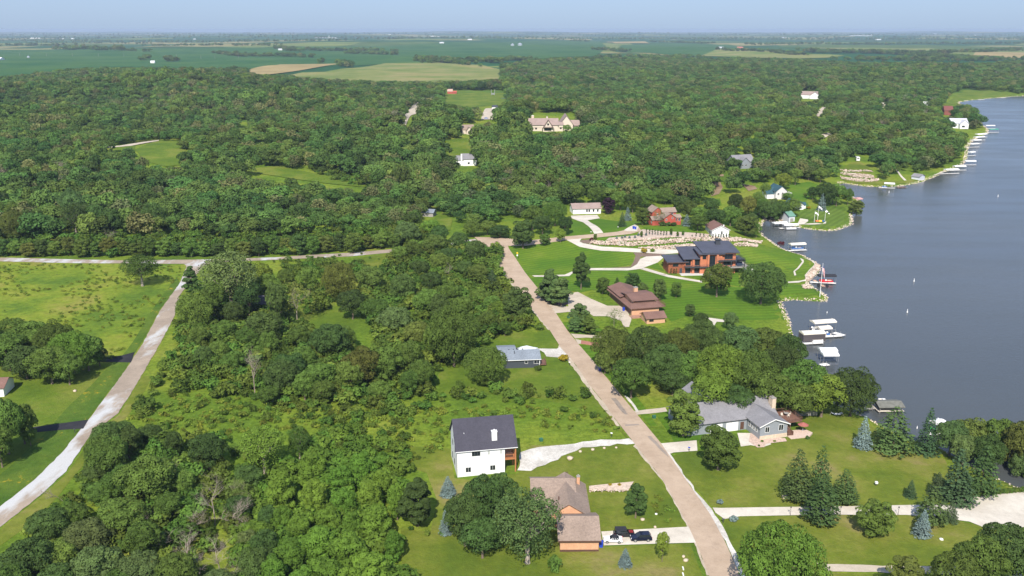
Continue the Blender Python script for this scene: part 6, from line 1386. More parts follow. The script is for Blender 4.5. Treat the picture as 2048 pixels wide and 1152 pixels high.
# single trees
for a in [
 (1366, 772, 872, 82, 'dense', 'mid', 'round dense green maple beside the grey ranch house driveway mouth'),
 (1436, 845, 940, 94, 'dense', 'mid', 'broad dense green maple in front of the grey house garage'),
 (1748, 997, 1072, 84, 'dense', 'mid', 'round green tree on the south edge of the long concrete drive'),
 (1555, 1046, 1215, 190, 'broad', 'bright', 'huge bright green tree at the bottom edge right of the road'),
 (1805, 1108, 1200, 84, 'dense', 'olive', 'olive green tree standing over the gravel lane at the bottom edge'),
 (1640, 1135, 1190, 40, 'dense', 'bright', 'small bright bush-like tree beside the huge bright green tree'),
 (1324, 1062, 1124, 30, 'broad', 'bright', 'small young bright green tree on the lawn below the parked cars'),
 (1271, 950, 1036, 60, 'cone', 'dark', 'dark conical tree with a pale leaning trunk in the brick house yard'),
 (1055, 978, 1126, 150, 'airy', 'grey', 'tall grey-green willow-like tree with bare pale trunk beside the brick house'),
 (1108, 1112, 1142, 26, 'bush', 'mid', 'small round bushy tree below the tall grey-green tree'),
 (836, 943, 1052, 100, 'cone', 'dark', 'dark olive tree standing alone at the edge of the vines'),
 (285, 508, 572, 80, 'airy', 'mid', 'lone spreading tree in the open meadow near the crossroads'),
 (385, 524, 585, 50, 'cone', 'dark', 'dark pointed tree at the corner of the gravel road'),
 (393, 582, 662, 88, 'broad', 'mid', 'wide green tree overhanging the bend of the gravel road'),
 (465, 500, 630, 128, 'airy', 'grey', 'very large tree with bare trunk beside the hidden timber house'),
 (525, 522, 590, 52, 'broad', 'bright', 'bright green tree close behind the very large bare-trunked tree'),
 (595, 565, 645, 78, 'thin', 'olive', 'half-dead sparse tree casting its shadow on the small lawn'),
 (1036, 568, 642, 68, 'dense', 'dark', 'dark green tree close to the left edge of the road'),
 (972, 692, 768, 98, 'broad', 'mid', 'wide low tree in front of the blue-grey ranch house'),
 (908, 605, 733, 118, 'broad', 'mid', 'tall tree with visible trunk left of the blue-grey ranch house'),
 (1046, 434, 497, 58, 'dense', 'dark', 'dark tree at the road corner above the striped lawn'),
 (1090, 463, 491, 27, 'dense', 'mid', 'small round tree beside the street above the striped lawn'),
 (1121, 456, 485, 23, 'broad', 'bright', 'small yellow-green tree where the white drive meets the street'),
 (1162, 488, 579, 46, 'cone', 'dark', 'tall narrow dark tree in the middle of the striped lawn'),
 (1234, 552, 579, 17, 'cone', 'dark', 'slim dark conical tree behind the brown-roofed house'),
 (1205, 552, 588, 32, 'dense', 'mid', 'round green tree at the left end of the brown roof'),
 (1265, 543, 578, 36, 'dense', 'dark', 'dark round tree directly behind the brown roof'),
 (1285, 562, 592, 28, 'dense', 'dark', 'low dark tree touching the back of the brown roof'),
 (1318, 554, 601, 33, 'dense', 'dark', 'dark oval tree right of the brown roof'),
 (1352, 561, 595, 26, 'dense', 'mid', 'small oval tree on the striped lawn right of the dark oval one'),
 (1433, 524, 594, 70, 'broad', 'olive', 'olive-topped tree with visible trunk in front of the brick mansion'),
 (1521, 522, 608, 104, 'broad', 'dark', 'very large dark spreading tree beside the brick mansion'),
 (1216, 390, 428, 33, 'dense', 'purple', 'round dark purple tree beside the white ranch house'),
 (1285, 412, 450, 36, 'dense', 'mid', 'bright leafy tree left of the red house'),
 (1318, 422, 452, 24, 'thin', 'grey', 'thin pale tree in front of the red house'),
 (1491, 427, 472, 50, 'dense', 'olive', 'yellow-green round tree beside the white boathouse garage'),
 (1712, 396, 431, 36, 'dense', 'olive', 'yellow-green tree on the tip of the peninsula lawn'),
 (1380, 606, 633, 26, 'dense', 'dark', 'small dark tree on the striped lawn below the mansion'),
 (1228, 620, 652, 33, 'thin', 'grey', 'pale feathery tree by the garage of the brown-roofed house'),
 ]: T(*a)
for a in [
 (1592, 898, 1002, 66, 'pine', None, 'leftmost tall pine of the pine clump on the right lawn'),
 (1636, 890, 1004, 52, 'pine', None, 'rear pine rising highest in the pine clump on the right lawn'),
 (1640, 950, 1046, 76, 'pine', None, 'front pine overhanging the long concrete drive'),
 (1687, 938, 1005, 56, 'pine', None, 'rightmost smaller pine of the clump on the right lawn'),
 (1784, 813, 902, 84, 'pine', None, 'broad bright green pine at the lake edge of the lawn'),
 (1862, 972, 1048, 64, 'pine', None, 'green pine beside the blue spruce on the long drive'),
 (1900, 1000, 1044, 30, 'spruce', 'needle', 'small dull conifer where the drive widens'),
 (1820, 960, 994, 25, 'spruce', 'needle', 'small lone dark conifer on the right lawn'),
 (1910, 898, 1002, 74, 'spruce', 'needle', 'broad olive conifer beside the parking apron'),
 (1960, 892, 992, 66, 'pine', None, 'blue-green pine behind the broad olive conifer'),
 (1873, 945, 990, 36, 'spruce', 'needle', 'small dark conifer left of the broad olive conifer'),
 (1852, 816, 906, 48, 'spruce', 'needle', 'tall narrow spruce beside the lake'),
 (1725, 832, 896, 37, 'spruce', 'spruce', 'blue spruce on the lawn between the deck and the lake'),
 (1843, 1020, 1072, 36, 'spruce', 'spruce', 'small blue spruce south of the long concrete drive'),
 (1250, 1097, 1131, 28, 'spruce', 'spruce', 'young blue spruce on the lawn below the brick house'),
 (896, 953, 990, 34, 'spruce', 'spruce', 'blue spruce behind the dark tree below the white house'),
 (891, 1020, 1068, 27, 'spruce', 'spruce', 'narrow blue spruce beside the dark olive tree'),
 (1255, 414, 441, 17, 'spruce', 'spruce', 'blue spruce on the lawn of the white ranch house'),
 (1244, 424, 453, 19, 'spruce', 'needle', 'dark spruce beside the blue one at the white ranch house'),
 (1373, 428, 452, 20, 'spruce', 'spruce', 'grey spruce at the right end of the red house'),
 (1643, 387, 421, 20, 'spruce', 'spruce', 'silvery spruce behind the flagpoles'),
 (1000 - 15, 540, 585, 34, 'spruce', 'needle', 'dark conifer near the left verge of the road'),
 ]: T(*a, name='conifer')
for a in [(510, 690, 790, 75, 'dead tree standing bare above the meadow scrub'), (430, 955, 1050, 100, 'large bare dead tree in the middle of the lower left wood'), (462, 1000, 1068, 90, 'bare dead tree right of the largest dead one'),
          (398, 1008, 1066, 80, 'bare dead tree left of the largest dead one'), (375, 1068, 1140, 110, 'pale dead tree leaning over near the bottom edge'), (440, 1078, 1152, 100, 'dead tree at the bottom edge of the lower left wood'),
          (350, 925, 962, 46, 'small dead tree among the green crowns below the scrub'), (484, 955, 1010, 60, 'dead twiggy tree below the feathery bright tree'), (222, 458, 490, 40, 'pale dead tree in front of the wood above the cross road'),
          (898, 528, 560, 34, 'bare grey tree in the wood left of the road corner'), (480, 300, 322, 14, 'pale dead tree at the glade in the far wood')]:
    T(*a[:4], 'dead', None, a[4], name='dead_tree')
T(128, 948, 1004, 46, 'dead', None, 'white leaning dead tree beside the gravel road', name='dead_tree', lean=(0.0, 0.5))
G_('dead trees in the lower left wood', 'bare grey-brown dead tree tangled among the lower left wood', [(330, 1058, 1110, 70, 'dead', None), (250, 905, 950, 50, 'dead', None), (300, 1010, 1060, 60, 'dead', None), (500, 1020, 1075, 60, 'dead', None), (402, 1110, 1170, 90, 'dead', None), (470, 1120, 1185, 80, 'dead', None),
    (282, 615, 640, 1, 'dead', None)][:6], name='dead_tree')
G_('dead trees in the far wood', 'grey bare tree poking out of the green canopy beyond the cross road', [(60, 400, 430, 34, 'dead', None), (90, 440, 470, 30, 'dead', None), (150, 425, 455, 30, 'dead', None), (470, 345, 368, 46, 'dead', None), (400, 350, 376, 40, 'dead', None), (560, 395, 420, 24, 'dead', None),
    (375, 420, 450, 40, 'dead', None), (1725, 230, 252, 14, 'dead', None), (1765, 236, 262, 18, 'dead', None), (1752, 228, 250, 16, 'dead', None), (1660, 250, 268, 16, 'dead', None), (1850, 215, 240, 20, 'dead', None), (560, 180, 196, 16, 'dead', None), (1230, 245, 262, 24, 'dead', None)], name='dead_tree')
# groups that nothing tells apart
G_('oaks on the bank above the lake', 'green oak in the crowded grove between the road and the boat docks', rows(
 '1225,655,738,84,O 1290,652,748,84,D 1262,718,796,78,M 1330,690,770,84,D 1352,660,742,80,O 1400,642,725,84,D 1440,690,788,104,B 1385,705,778,74,M 1420,745,836,74,B 1500,702,800,96,M 1560,692,792,94,D '
 '1545,745,832,86,M 1602,722,822,86,M 1642,748,834,84,B 1700,738,832,96,D 1590,765,838,70,M 1480,652,732,76,G 1530,657,736,70,O 1575,668,752,66,D 1468,770,838,64,D 1460,626,660,30,G 1400,627,662,30,D 1210,700,748,40,O 1345,742,790,60,D'))
G_('trees crowding the lakeside at lower right', 'oak in the lakeside clump right of the narrow spruce', rows('1898,842,912,66,G 1940,838,918,76,O 1990,836,932,78,M 2035,842,960,70,O 2042,905,968,52,G 2090,860,950,70,M 1925,870,930,50,G 1970,870,945,60,D'))
G_('trees at the bottom right corner', 'large green tree in the clump at the bottom right corner', rows('1950,1075,1195,100,M 2000,1050,1180,110,D 2060,1065,1190,90,M 1905,1110,1215,90,M 2100,1090,1200,100,D'))
G_('feathery trees beside the road', 'grey-green feathery tree right of the road by the brown-roofed house', rows('1100,528,604,62,G,cone 1122,543,612,64,G,cone 1090,555,600,50,G,cone 1110,550,610,50,G,cone 1158,595,655,56,G,cone 1177,626,668,50,M,cone 1150,628,664,42,G,cone'))
G_('maples at the far left', 'green maple in the big clump left of the gravel road', rows('30,635,715,96,M 75,640,722,90,M 118,642,735,96,M 148,660,748,96,B 178,665,742,70,M 105,690,768,92,M 55,690,758,86,D 20,665,742,86,M 200,692,732,42,D 140,705,770,60,M -25,650,740,90,M'))
G_('trees at the left edge', 'green tree in the clump below the dark driveway at the left edge', rows('18,792,908,84,M 50,805,888,66,M 5,850,935,62,M -30,820,930,80,D 62,850,892,30,M'))
G_('trees left of the brick house', 'dark green tree in the tight clump below the white house', rows('965,945,1072,100,D 930,985,1092,84,D 1000,945,1050,84,D 965,1038,1116,92,D 1010,990,1070,70,M 915,1000,1050,60,D'))
G_('trees in the scrub', 'dark green tree growing in the scrub between the two roads', rows(
 '530,622,692,82,D 661,646,722,86,D 565,718,790,74,D 640,725,790,70,M 580,705,775,78,D 725,692,776,80,O 770,692,766,84,M 845,716,782,56,M 790,612,672,78,G 748,598,642,68,M 706,577,638,66,D 680,522,604,76,O 737,532,592,68,O 620,530,585,50,M 573,536,580,40,M '
 '807,545,606,58,D 862,542,592,48,D 855,577,636,66,M 900,560,620,50,M 690,650,700,50,M 835,640,700,60,O 870,640,712,50,M 610,745,800,50,M 820,680,750,60,M 450,640,680,50,M 470,700,750,50,M 440,680,730,46,M 880,585,650,50,D 700,720,790,60,M 540,660,720,46,M 915,640,690,50,M '
 '500,650,700,60,M 600,650,700,50,M 610,690,750,60,M 650,760,810,50,M 820,740,790,50,M 760,760,806,50,M 540,770,812,50,M 400,650,700,50,M 410,690,740,40,D'))
G_('trees round the timber house', '', rows('500,560,640,60,D 555,560,655,50,D 540,545,612,50,M 430,560,650,60,M 470,600,655,46,D'))
G_('trees of the wood at the crossroads', 'tree in the belt between the cross road and the road corner', rows(
 '814,442,488,58,G 862,438,475,42,B 870,468,512,56,O 824,482,526,48,M 900,496,528,56,D 950,478,528,44,D 918,463,502,46,D 955,527,570,46,O 930,520,560,40,D 960,577,610,46,M 985,590,625,40,M 1000,600,640,36,B 880,505,545,44,M 840,520,560,44,D 1000,450,476,50,D 975,440,470,40,M '
 '925,590,640,50,M 880,450,490,40,D 945,440,474,44,M 800,490,530,36,M 975,620,668,50,M 940,640,680,44,M 1010,640,672,30,M'))
G_('trees along the lower left wood', 'green tree in the dense lower left wood beside the gravel road', rows(
 '222,842,920,76,D 212,866,950,80,M 260,852,920,64,D 232,872,950,70,M 300,912,1012,124,M 418,868,938,86,D 245,842,890,60,D 300,850,892,56,D 222,880,962,84,M 196,925,975,56,D 250,930,1000,80,M 206,966,1012,70,M 100,1020,1082,90,D 180,1042,1112,110,G 245,1002,1072,108,M 120,1085,1150,90,M '
 '60,1082,1172,110,D 200,1092,1182,110,G 290,1042,1122,84,M 360,1105,1192,90,M 285,1105,1190,90,G 520,1092,1182,84,D 480,990,1042,56,D 158,1004,1060,62,M 120,1130,1210,90,D 30,1130,1210,90,M 340,985,1042,60,M 370,940,1000,56,M 500,930,985,60,D 440,1140,1200,80,G 240,1140,1210,80,M 540,1010,1065,50,D '
 '62,1078,1124,52,M 330,1140,1200,70,D 530,1060,1120,60,D 480,960,1010,60,O 350,860,915,40,D 500,1060,1110,56,G'))
T(530, 852, 946, 104, 'airy', 'bright', 'feathery bright green tree at the edge of the scrub meadow')
T(600, 852, 920, 50, 'airy', 'mid', 'smaller feathery green tree beside the vine-draped trees')
G_('vine-draped trees', 'tree smothered in bright green vines below the scrub meadow', [(a, b, c, d, 'vine', 'vine') for a, b, c, d in
 [(566, 942, 1030, 72), (628, 902, 970, 68), (628, 955, 1032, 62), (690, 972, 1040, 56), (510, 1042, 1092, 84), (580, 1082, 1150, 86), (640, 1052, 1130, 86), (700, 1062, 1150, 86), (755, 1012, 1080, 76), (722, 902, 970, 66), (770, 932, 1000, 54),
  (740, 1102, 1182, 92), (652, 1112, 1192, 86), (545, 1112, 1192, 76), (795, 962, 1040, 44), (600, 1030, 1090, 60), (680, 930, 990, 56), (740, 960, 1030, 60), (565, 1010, 1070, 50), (660, 1010, 1075, 60), (790, 1060, 1120, 46), (705, 1020, 1080, 50), (610, 1130, 1200, 70), (700, 1130, 1210, 70)]], name='vine_covered_tree')
G_('hedge of scrub trees beyond the cross road', 'low dense tree lining the far side of the cross road', rows(' '.join('%d,%d,%d,%d,%s,dense' % (x, 470 + (x * 37) % 14 - (8 if 540 < x < 640 else 0) - (12 if x > 640 else 0), 511 + (x * 13) % 4 - (4 if 520 < x < 640 else 0) - (8 if x > 640 else 0) - (7 if x > 720 else 0), 34 + (x * 7) % 14, 'DMMOM'[(x // 17) % 5]) for x in range(5, 800, 27))))
G_('woodland behind the white ranch house', 'tree standing close behind the white ranch house and the red house', rows(
 '1110,400,452,56,M 1085,430,470,44,D 1130,430,470,36,D 1065,410,460,50,M 1150,365,408,46,M 1190,372,408,40,M 1240,380,420,44,M 1265,385,425,40,D 1290,375,415,50,M 1330,375,408,50,M 1360,390,425,44,D 1375,400,440,40,O 1400,412,450,46,M 1430,415,455,46,D 1460,410,452,44,M 1395,430,462,40,M 1500,425,460,36,D 1420,395,430,40,D '
 '1515,380,430,30,M 1470,385,425,36,D 1495,390,435,34,O 1560,400,440,40,D 1545,395,432,30,G 1585,395,436,34,M 1525,395,435,34,M 1575,385,400,24,M 1565,345,378,40,B 1590,335,370,30,M 1617,330,360,36,G 1640,335,365,36,M 1530,365,395,24,M 1625,372,400,26,D 1650,362,412,44,D 1672,365,412,36,M 1695,375,410,24,M 1665,368,408,34,M 1610,385,395,10,M'))
G_('trees along the inlet', 'tree overhanging the water along the shaded inlet', rows('1530,400,442,30,D 1548,405,444,34,D 1500,440,470,30,D 1512,445,475,24,M 1480,435,460,30,M'))
# garden shrubs
def shrub(px, yb, yt, w, leaf, label, kind='bush', group=None): return T(px, yt, yb, w, kind, leaf, label, group, name='shrub', cat='shrub')
for i in range(8): shrub(1293 + i * 5.7, 469.6 + i * .25, 456 + i * .7, 3.4, 'dark', 'slim columnar evergreen in the row of eight above the rock walls', 'column', 'row of eight columnar evergreens')
for x, yt in ((1384, 469), (1392, 463), (1400, 465), (1407.5, 466), (1417.5, 470)): shrub(x, 474.6, yt, 3.2, 'dark', 'small columnar evergreen between the row of eight and the white garage', 'column', 'columnar evergreens left of the white garage')
for x in (1425.6, 1431, 1437, 1441.5, 1447, 1452.5, 1458): shrub(x, 477, 466, 3.2, 'dark', 'columnar evergreen standing before the white garage wall', 'column', 'columnar evergreens before the white garage')
for x, yb, yt in ((1342, 471, 454.5), (1355, 473.5, 462), (1366, 471.5, 460), (1388, 462, 452)): shrub(x, yb, yt, 7, 'mid', 'small round garden tree right of the row of eight evergreens', 'dense', 'small round garden trees')
for x, y in ((1233.5, 478), (1244, 477), (1250, 475), (1259, 476.5), (1270, 475.5), (1276.5, 471.5), (1292, 471)): T(x, y - 6.5, y, 6, 'spruce', 'spruce', 'small blue spruce planted in the bed above the long boulder wall', 'small blue spruces in the bed', name='conifer')
T(1283, 460, 475, 7, 'dense', 'mid', 'small round tree among the small blue spruces'); T(1190.5, 466, 480, 9, 'dense', 'mid', 'small pointed tree in the bed where the white drive bends')
for x, y, w, lf, lab in ((1183, 481.5, 9, 'red', 'dark red shrubs at the start of the boulder walls'), (1127, 722, 20, 'yellow', 'yellow flowering shrub at the white driveway of the small ranch'), (1220, 971, 7, 'yellow', 'left round golden shrub on the stone bed'), (1238.5, 971, 7, 'yellow', 'right round golden shrub on the stone bed'), (1076, 741, 16, 'mid', 'green bush at the deck of the small ranch'),
                         (1440, 1008, 14, 'spruce', 'low grey-blue shrub on the lawn near the road'), (1467, 1043, 17, 'spruce', 'low grey-blue shrub at the mouth of the long drive'), (1615, 878, 9, 'dark', 'dark bush at the red umbrella'), (1549, 884, 6, 'bright', 'round yellow-green bush under the grey ranch window'), (1524, 884, 6, 'bright', 'first yellow-green bush at the stone base'), (1518, 893, 6, 'mid', 'bush at the tip of the pink stone bed'),
                         (1562, 492, 14, 'red', 'dark red shrubs beside the cream boat canopy'), (1627, 421, 0, 'mid', ''), (1692, 399, 18, 'yellow', 'yellow-green shrub beside the peninsula tree'), (1617, 418, 9, 'yellow', 'yellow shrub beside the blue-roofed cottage'), (1232, 598, 14, 'mid', 'bushes in the bed at the brown-roofed house corner'), (1330, 530, 11, 'dark', 'dark bushes at the left corner of the mansion'), (1338, 540, 10, 'dark', 'second dark bushes at the left corner of the mansion'), (1288, 505, 14, 'yellow', 'yellow-green perennials above the mansion court'), (1305, 504, 10, 'bright', 'small green perennials beside the mansion court'),
                         (1325, 452, 14, 'dark', 'round bush left in front of the red house'), (1336, 452, 12, 'dark', 'middle round bush in front of the red house'), (1347, 452, 12, 'dark', 'right round bush in front of the red house')):
    if w: shrub(x, y, y - w * .62, w, lf, lab)
for i, x in enumerate((1342, 1348, 1352.5)): shrub(x, 548.5, 536, 3.2, 'dark', 'narrow evergreen before the garage-side wall of the mansion', 'column', 'narrow evergreens at the mansion wall')
for i in range(34):                             # hedge at the parking apron
    x = 1935 + i * 3.6; shrub(x, 994.5 - i * .35, 985 - i * .35, 9, 'mid', 'low hedge bush along the back of the parking apron', 'bush', 'low hedge along the parking apron')
# ---------------------------------------------------------------- the wood: nearest trees one by one, the rest as one mass
VISIBLE += [
 [(575, 152), (700, 136), (790, 126), (900, 128), (1003, 140), (1000, 156), (890, 162), (760, 160), (700, 158)], [(490, 140), (560, 130), (690, 128), (640, 140), (520, 148)],
 [(272, 300), (322, 282), (368, 287), (364, 328), (330, 332), (290, 322)], [(205, 295), (240, 291), (318, 280), (318, 286), (250, 296), (215, 299)],
 [(475, 338), (560, 333), (652, 352), (735, 356), (728, 374), (690, 370), (640, 366), (560, 352)], [(880, 283), (932, 278), (952, 304), (960, 334), (915, 340), (905, 312), (885, 300)],
 [(915, 248), (958, 248), (956, 272), (922, 272)], [(955, 210), (1000, 210), (998, 242), (958, 242)], [(885, 180), (1012, 182), (1016, 206), (940, 214), (885, 206)],
 [(1054, 226), (1150, 226), (1163, 246), (1122, 250), (1110, 263), (1054, 263)], [(797, 252), (812, 225), (838, 203), (843, 210), (820, 248)], [(1598, 182), (1638, 182), (1638, 202), (1598, 202)], [(1628, 234), (1636, 214), (1654, 214), (1646, 236)],
 [(1640, 274), (1662, 264), (1664, 276)], [(1675, 335), (1702, 322), (1730, 310), (1750, 330), (1765, 372), (1680, 366)], [(1470, 312), (1516, 312), (1516, 334), (1470, 334)],
 [(1880, 214), (1905, 190), (1925, 178), (2030, 186), (2030, 194), (1960, 202)], [(1880, 212), (1906, 212), (1906, 232), (1880, 232)], [(1900, 242), (1936, 242), (1940, 258), (1968, 262), (1945, 276), (1936, 264), (1902, 260)],
 [(1850, 352), (1880, 340), (1905, 330), (1930, 326), (1930, 330), (1870, 358), (1840, 368), (1760, 372), (1760, 362), (1810, 360)], [(1705, 310), (1730, 310), (1726, 326), (1708, 326)], [(845, 425), (900, 425), (905, 462), (870, 462), (850, 438)],
 [(1790, 352), (1850, 345), (1850, 362), (1800, 368)], [(300, 118), (330, 118), (330, 130), (300, 130)], [(1845, 205), (1860, 205), (1860, 216), (1846, 216)], [(1762, 205), (1776, 205), (1776, 216), (1762, 216)],
 [(470, 240), (500, 240), (500, 252), (470, 252)], [(1430, 345), (1460, 345), (1450, 400), (1420, 400)], [(1480, 365), (1520, 370), (1515, 385), (1490, 380)]]
FOREST = [(-500, 176), (0, 160), (150, 146), (330, 140), (480, 146), (575, 160), (700, 168), (870, 174), (985, 165), (1004, 158), (1006, 134), (1060, 124), (1250, 122), (1420, 122), (1700, 128), (1900, 138), (2048, 128), (2600, 128), (2600, 182), (2040, 188),
          (1990, 192), (1960, 198), (1917, 204), (1928, 212), (1948, 222), (1962, 235), (1968, 250), (1972, 262), (1945, 276), (1934, 295), (1934, 312), (1925, 326), (1890, 340), (1868, 350), (1840, 361), (1799, 368), (1730, 370), (1690, 362),
          (1640, 358), (1560, 362), (1500, 372), (1440, 400), (1380, 412), (1300, 404), (1240, 402), (1150, 402), (1130, 415), (1100, 430), (1030, 440), (1000, 446), (930, 452), (800, 462), (700, 470), (500, 476), (0, 484), (-500, 482)]
FP = np.array(FOREST, float)
def masks_out(x, y, z, H):
    """True where a trunk or crown would stand in front of something the picture shows"""
    bad = np.zeros(len(x), bool)
    for k in (0.0, 0.3, 0.6, 0.85, 1.0):
        u, v = project(x, y, z + H * k)
        for poly in VISIBLE:
            bad |= in_poly(u, v, np.array(poly, float))
    return bad
g = np.random.default_rng(11)
X, Y = [], []
yy = 430.0
while yy < 3400:
    sp_ = 9.0 + 2.8 * max(0, (yy - 800) / 1500)
    xs_ = np.arange(-yy * 0.72, yy * 0.72, sp_)
    X.append(xs_ + g.uniform(-.42, .42, len(xs_)) * sp_); Y.append(np.full(len(xs_), yy) + g.uniform(-.42, .42, len(xs_)) * sp_)
    yy += sp_
X, Y = np.concatenate(X), np.concatenate(Y)
Zg = ht(X, Y)
U, V_ = project(X, Y, Zg)
ok = in_poly(U, V_, FP)
dS = np.full(len(X), 1e9)
near_ = ok
dS[near_] = np.where(in_poly(X[near_], Y[near_], SH), -1, 1) * poly_dist(X[near_], Y[near_], SH)
ok &= dS > 7
Hh = g.normal(13.0, 3.0, len(X)).clip(6, 20) * (0.85 + 0.3 * np.sin(X / 90.0 + 2) * np.cos(Y / 130.0))
ok &= ~masks_out(X, Y, Zg, Hh)
X, Y, Zg, Hh = X[ok], Y[ok], Zg[ok], Hh[ok]
# tree belts, farmyard groves and hedgerows on the plain
bx, by, bh = [], [], []
def belt(pts, n, wid, h=11.0):
    Q = [P(*p) for p in pts]
    for _ in range(n):
        i = g.integers(0, len(Q) - 1); t = g.random()
        a = Q[i].lerp(Q[i + 1], t)
        bx.append(a.x + g.normal() * wid); by.append(a.y + g.normal() * wid * 1.6); bh.append(h * 1.3 * g.uniform(0.6, 1.25))
for a in [([(110, 99), (250, 102)], 80, 12, 17), ([(250, 102), (300, 104)], 12, 8), ([(285, 120), (345, 124)], 40, 10, 14), ([(430, 108), (490, 114)], 50, 10), ([(490, 112), (625, 116)], 80, 8), ([(550, 98), (600, 104)], 50, 14, 14), ([(600, 100), (790, 104)], 110, 14, 12), ([(690, 108), (790, 110)], 60, 10),
          ([(570, 145), (700, 150)], 90, 12), ([(640, 128), (700, 136)], 40, 12, 13), ([(700, 150), (790, 154)], 60, 8, 10), ([(840, 122), (1010, 126)], 160, 14, 13), ([(850, 126), (1000, 140)], 30, 10), ([(1140, 82), (1180, 84)], 30, 12), ([(1190, 100), (1250, 104)], 60, 20), ([(1300, 84), (1420, 88)], 110, 24, 12),
          ([(1200, 118), (1400, 116)], 120, 20), ([(1430, 100), (1530, 104)], 60, 10), ([(1540, 104), (1610, 110)], 80, 20), ([(1610, 104), (1900, 108)], 260, 22, 13), ([(1900, 106), (2048, 100)], 160, 30), ([(1830, 114), (1940, 118)], 120, 25), ([(0, 92), (140, 92)], 60, 26, 13), ([(60, 86), (300, 88)], 60, 26),
          ([(300, 92), (560, 92)], 100, 26), ([(1500, 90), (2048, 88)], 260, 40, 13), ([(1400, 80), (2048, 80)], 240, 60, 14), ([(0, 82), (700, 82)], 220, 60, 14), ([(700, 80), (1400, 78)], 200, 60, 14), ([(-100, 76), (2100, 76)], 420, 150, 16), ([(-100, 72), (2100, 72)], 420, 300, 18), ([(-100, 69), (2100, 69)], 380, 600, 22),
          ([(-100, 79), (2100, 78)], 300, 100, 15), ([(1700, 122), (2048, 120)], 200, 30), ([(1010, 120), (1060, 122)], 40, 10)]: belt(*a)
bx, by, bh = np.array(bx), np.array(by), np.array(bh)
bz = ht(bx, by)
kb = ~masks_out(bx, by, bz, bh)
bx, by, bz, bh = bx[kb], by[kb], bz[kb], bh[kb]
# the largest in the picture stand alone
wood_ = [o for o in COL.objects if o.name.split('.')[0] == 'tree']
n_single = max(0, 298 - len(wood_))
size = Hh * FPX / (Y * CP)
vis_ = (U[ok] > -20) & (U[ok] < 2068)
order = np.argsort(-size * vis_)
single, rest = order[:n_single], np.concatenate([order[n_single:]])
for i in single:
    d_ = abs(U[ok][i] - 1024)
    k = ('broad', 'broad', 'dense', 'airy')[int(g.integers(0, 4))]
    lf = ('dark', 'mid', 'mid', 'olive', 'dark', 'grey')[int(g.integers(0, 6))]
    plant(k, (X[i], Y[i], Zg[i]), Hh[i], Hh[i] * g.uniform(0.75, 0.95), lf, 'tree', '%s tree at the edge of the great wood %s' % (LOOK[lf], 'above the left meadow' if U[ok][i] < 350 else 'above the cross road' if U[ok][i] < 800 else 'above the road corner' if U[ok][i] < 1150 else 'near the inlet houses' if U[ok][i] < 1660 else 'along the far shore'), 'tree', 'front trees of the great wood')
pool = bpy.data.collections.new('wood_kinds')
kinds_far = []
for s_ in range(10):
    me_, Cs_ = crown_mesh('wood_crown', 1000 + s_, (WOOD2 if s_ in (8, 9) else WOOD), H=12, W=(11 if s_ % 3 else 9.5), lobes=(22 if s_ % 2 else 28), leaves=(84 if s_ < 8 else 40), leaf=0.80, base=0.08 if s_ % 2 else 0.18, loose=0.12 if s_ < 8 else 0.3)
    o_ = bpy.data.objects.new('wood_kind_%02d' % s_, me_); pool.objects.link(o_)
o_ = bpy.data.objects.new('wood_kind_10', KIND['dead'][1][1]); 
if not KIND['dead'][1][1].materials: KIND['dead'][1][1].materials.append(DEADWOOD)
pool.objects.link(o_)
o_ = bpy.data.objects.new('wood_kind_11', KIND['dead'][2][1])
if not KIND['dead'][2][1].materials: KIND['dead'][2][1].materials.append(DEADWOOD)
pool.objects.link(o_)
def scatter_group(coll):
    ng = bpy.data.node_groups.new('scatter', 'GeometryNodeTree')
    ng.interface.new_socket(name='Geometry', in_out='INPUT', socket_type='NodeSocketGeometry')
    ng.interface.new_socket(name='Geometry', in_out='OUTPUT', socket_type='NodeSocketGeometry')
    N = ng.nodes.new; L = ng.links.new
    gi, go = N('NodeGroupInput'), N('NodeGroupOutput')
    ip = N('GeometryNodeInstanceOnPoints'); ci = N('GeometryNodeCollectionInfo')
    ci.inputs['Collection'].default_value = coll
    ci.inputs['Separate Children'].default_value = True; ci.inputs['Reset Children'].default_value = True
    def attr(nm, tp):
        n = N('GeometryNodeInputNamedAttribute'); n.data_type = tp; n.inputs['Name'].default_value = nm
        return [s for s in n.outputs if s.enabled and s.name == 'Attribute'][0]
    L(gi.outputs[0], ip.inputs['Points']); L(ci.outputs[0], ip.inputs['Instance'])
    ip.inputs['Pick Instance'].default_value = True
    L(attr('which', 'INT'), ip.inputs['Instance Index']); L(attr('turn', 'FLOAT_VECTOR'), ip.inputs['Rotation']); L(attr('size', 'FLOAT_VECTOR'), ip.inputs['Scale'])
    L(ip.outputs[0], go.inputs[0])
    return ng
def scatter(name, pts, which, turn, size, coll, label, cat, mat=None):
    me = bpy.data.meshes.new(name); me.vertices.add(len(pts)); me.vertices.foreach_set('co', np.ascontiguousarray(pts, np.float32).ravel())
    a = me.attributes.new('which', 'INT', 'POINT'); a.data.foreach_set('value', which.astype(np.int32))
    for nm, arr in (('turn', turn), ('size', size)):
        a = me.attributes.new(nm, 'FLOAT_VECTOR', 'POINT'); a.data.foreach_set('vector', np.ascontiguousarray(arr, np.float32).ravel())
    me.update()
    o = bpy.data.objects.new(name, me); COL.objects.link(o)
    md = o.modifiers.new('scatter', 'NODES'); md.node_group = scatter_group(coll)
    return tag(o, label, cat, kind='stuff')
PX = np.concatenate([X[rest], bx]); PY = np.concatenate([Y[rest], by]); PZ = np.concatenate([Zg[rest], bz]); PH = np.concatenate([Hh[rest], bh])
n = len(PX)
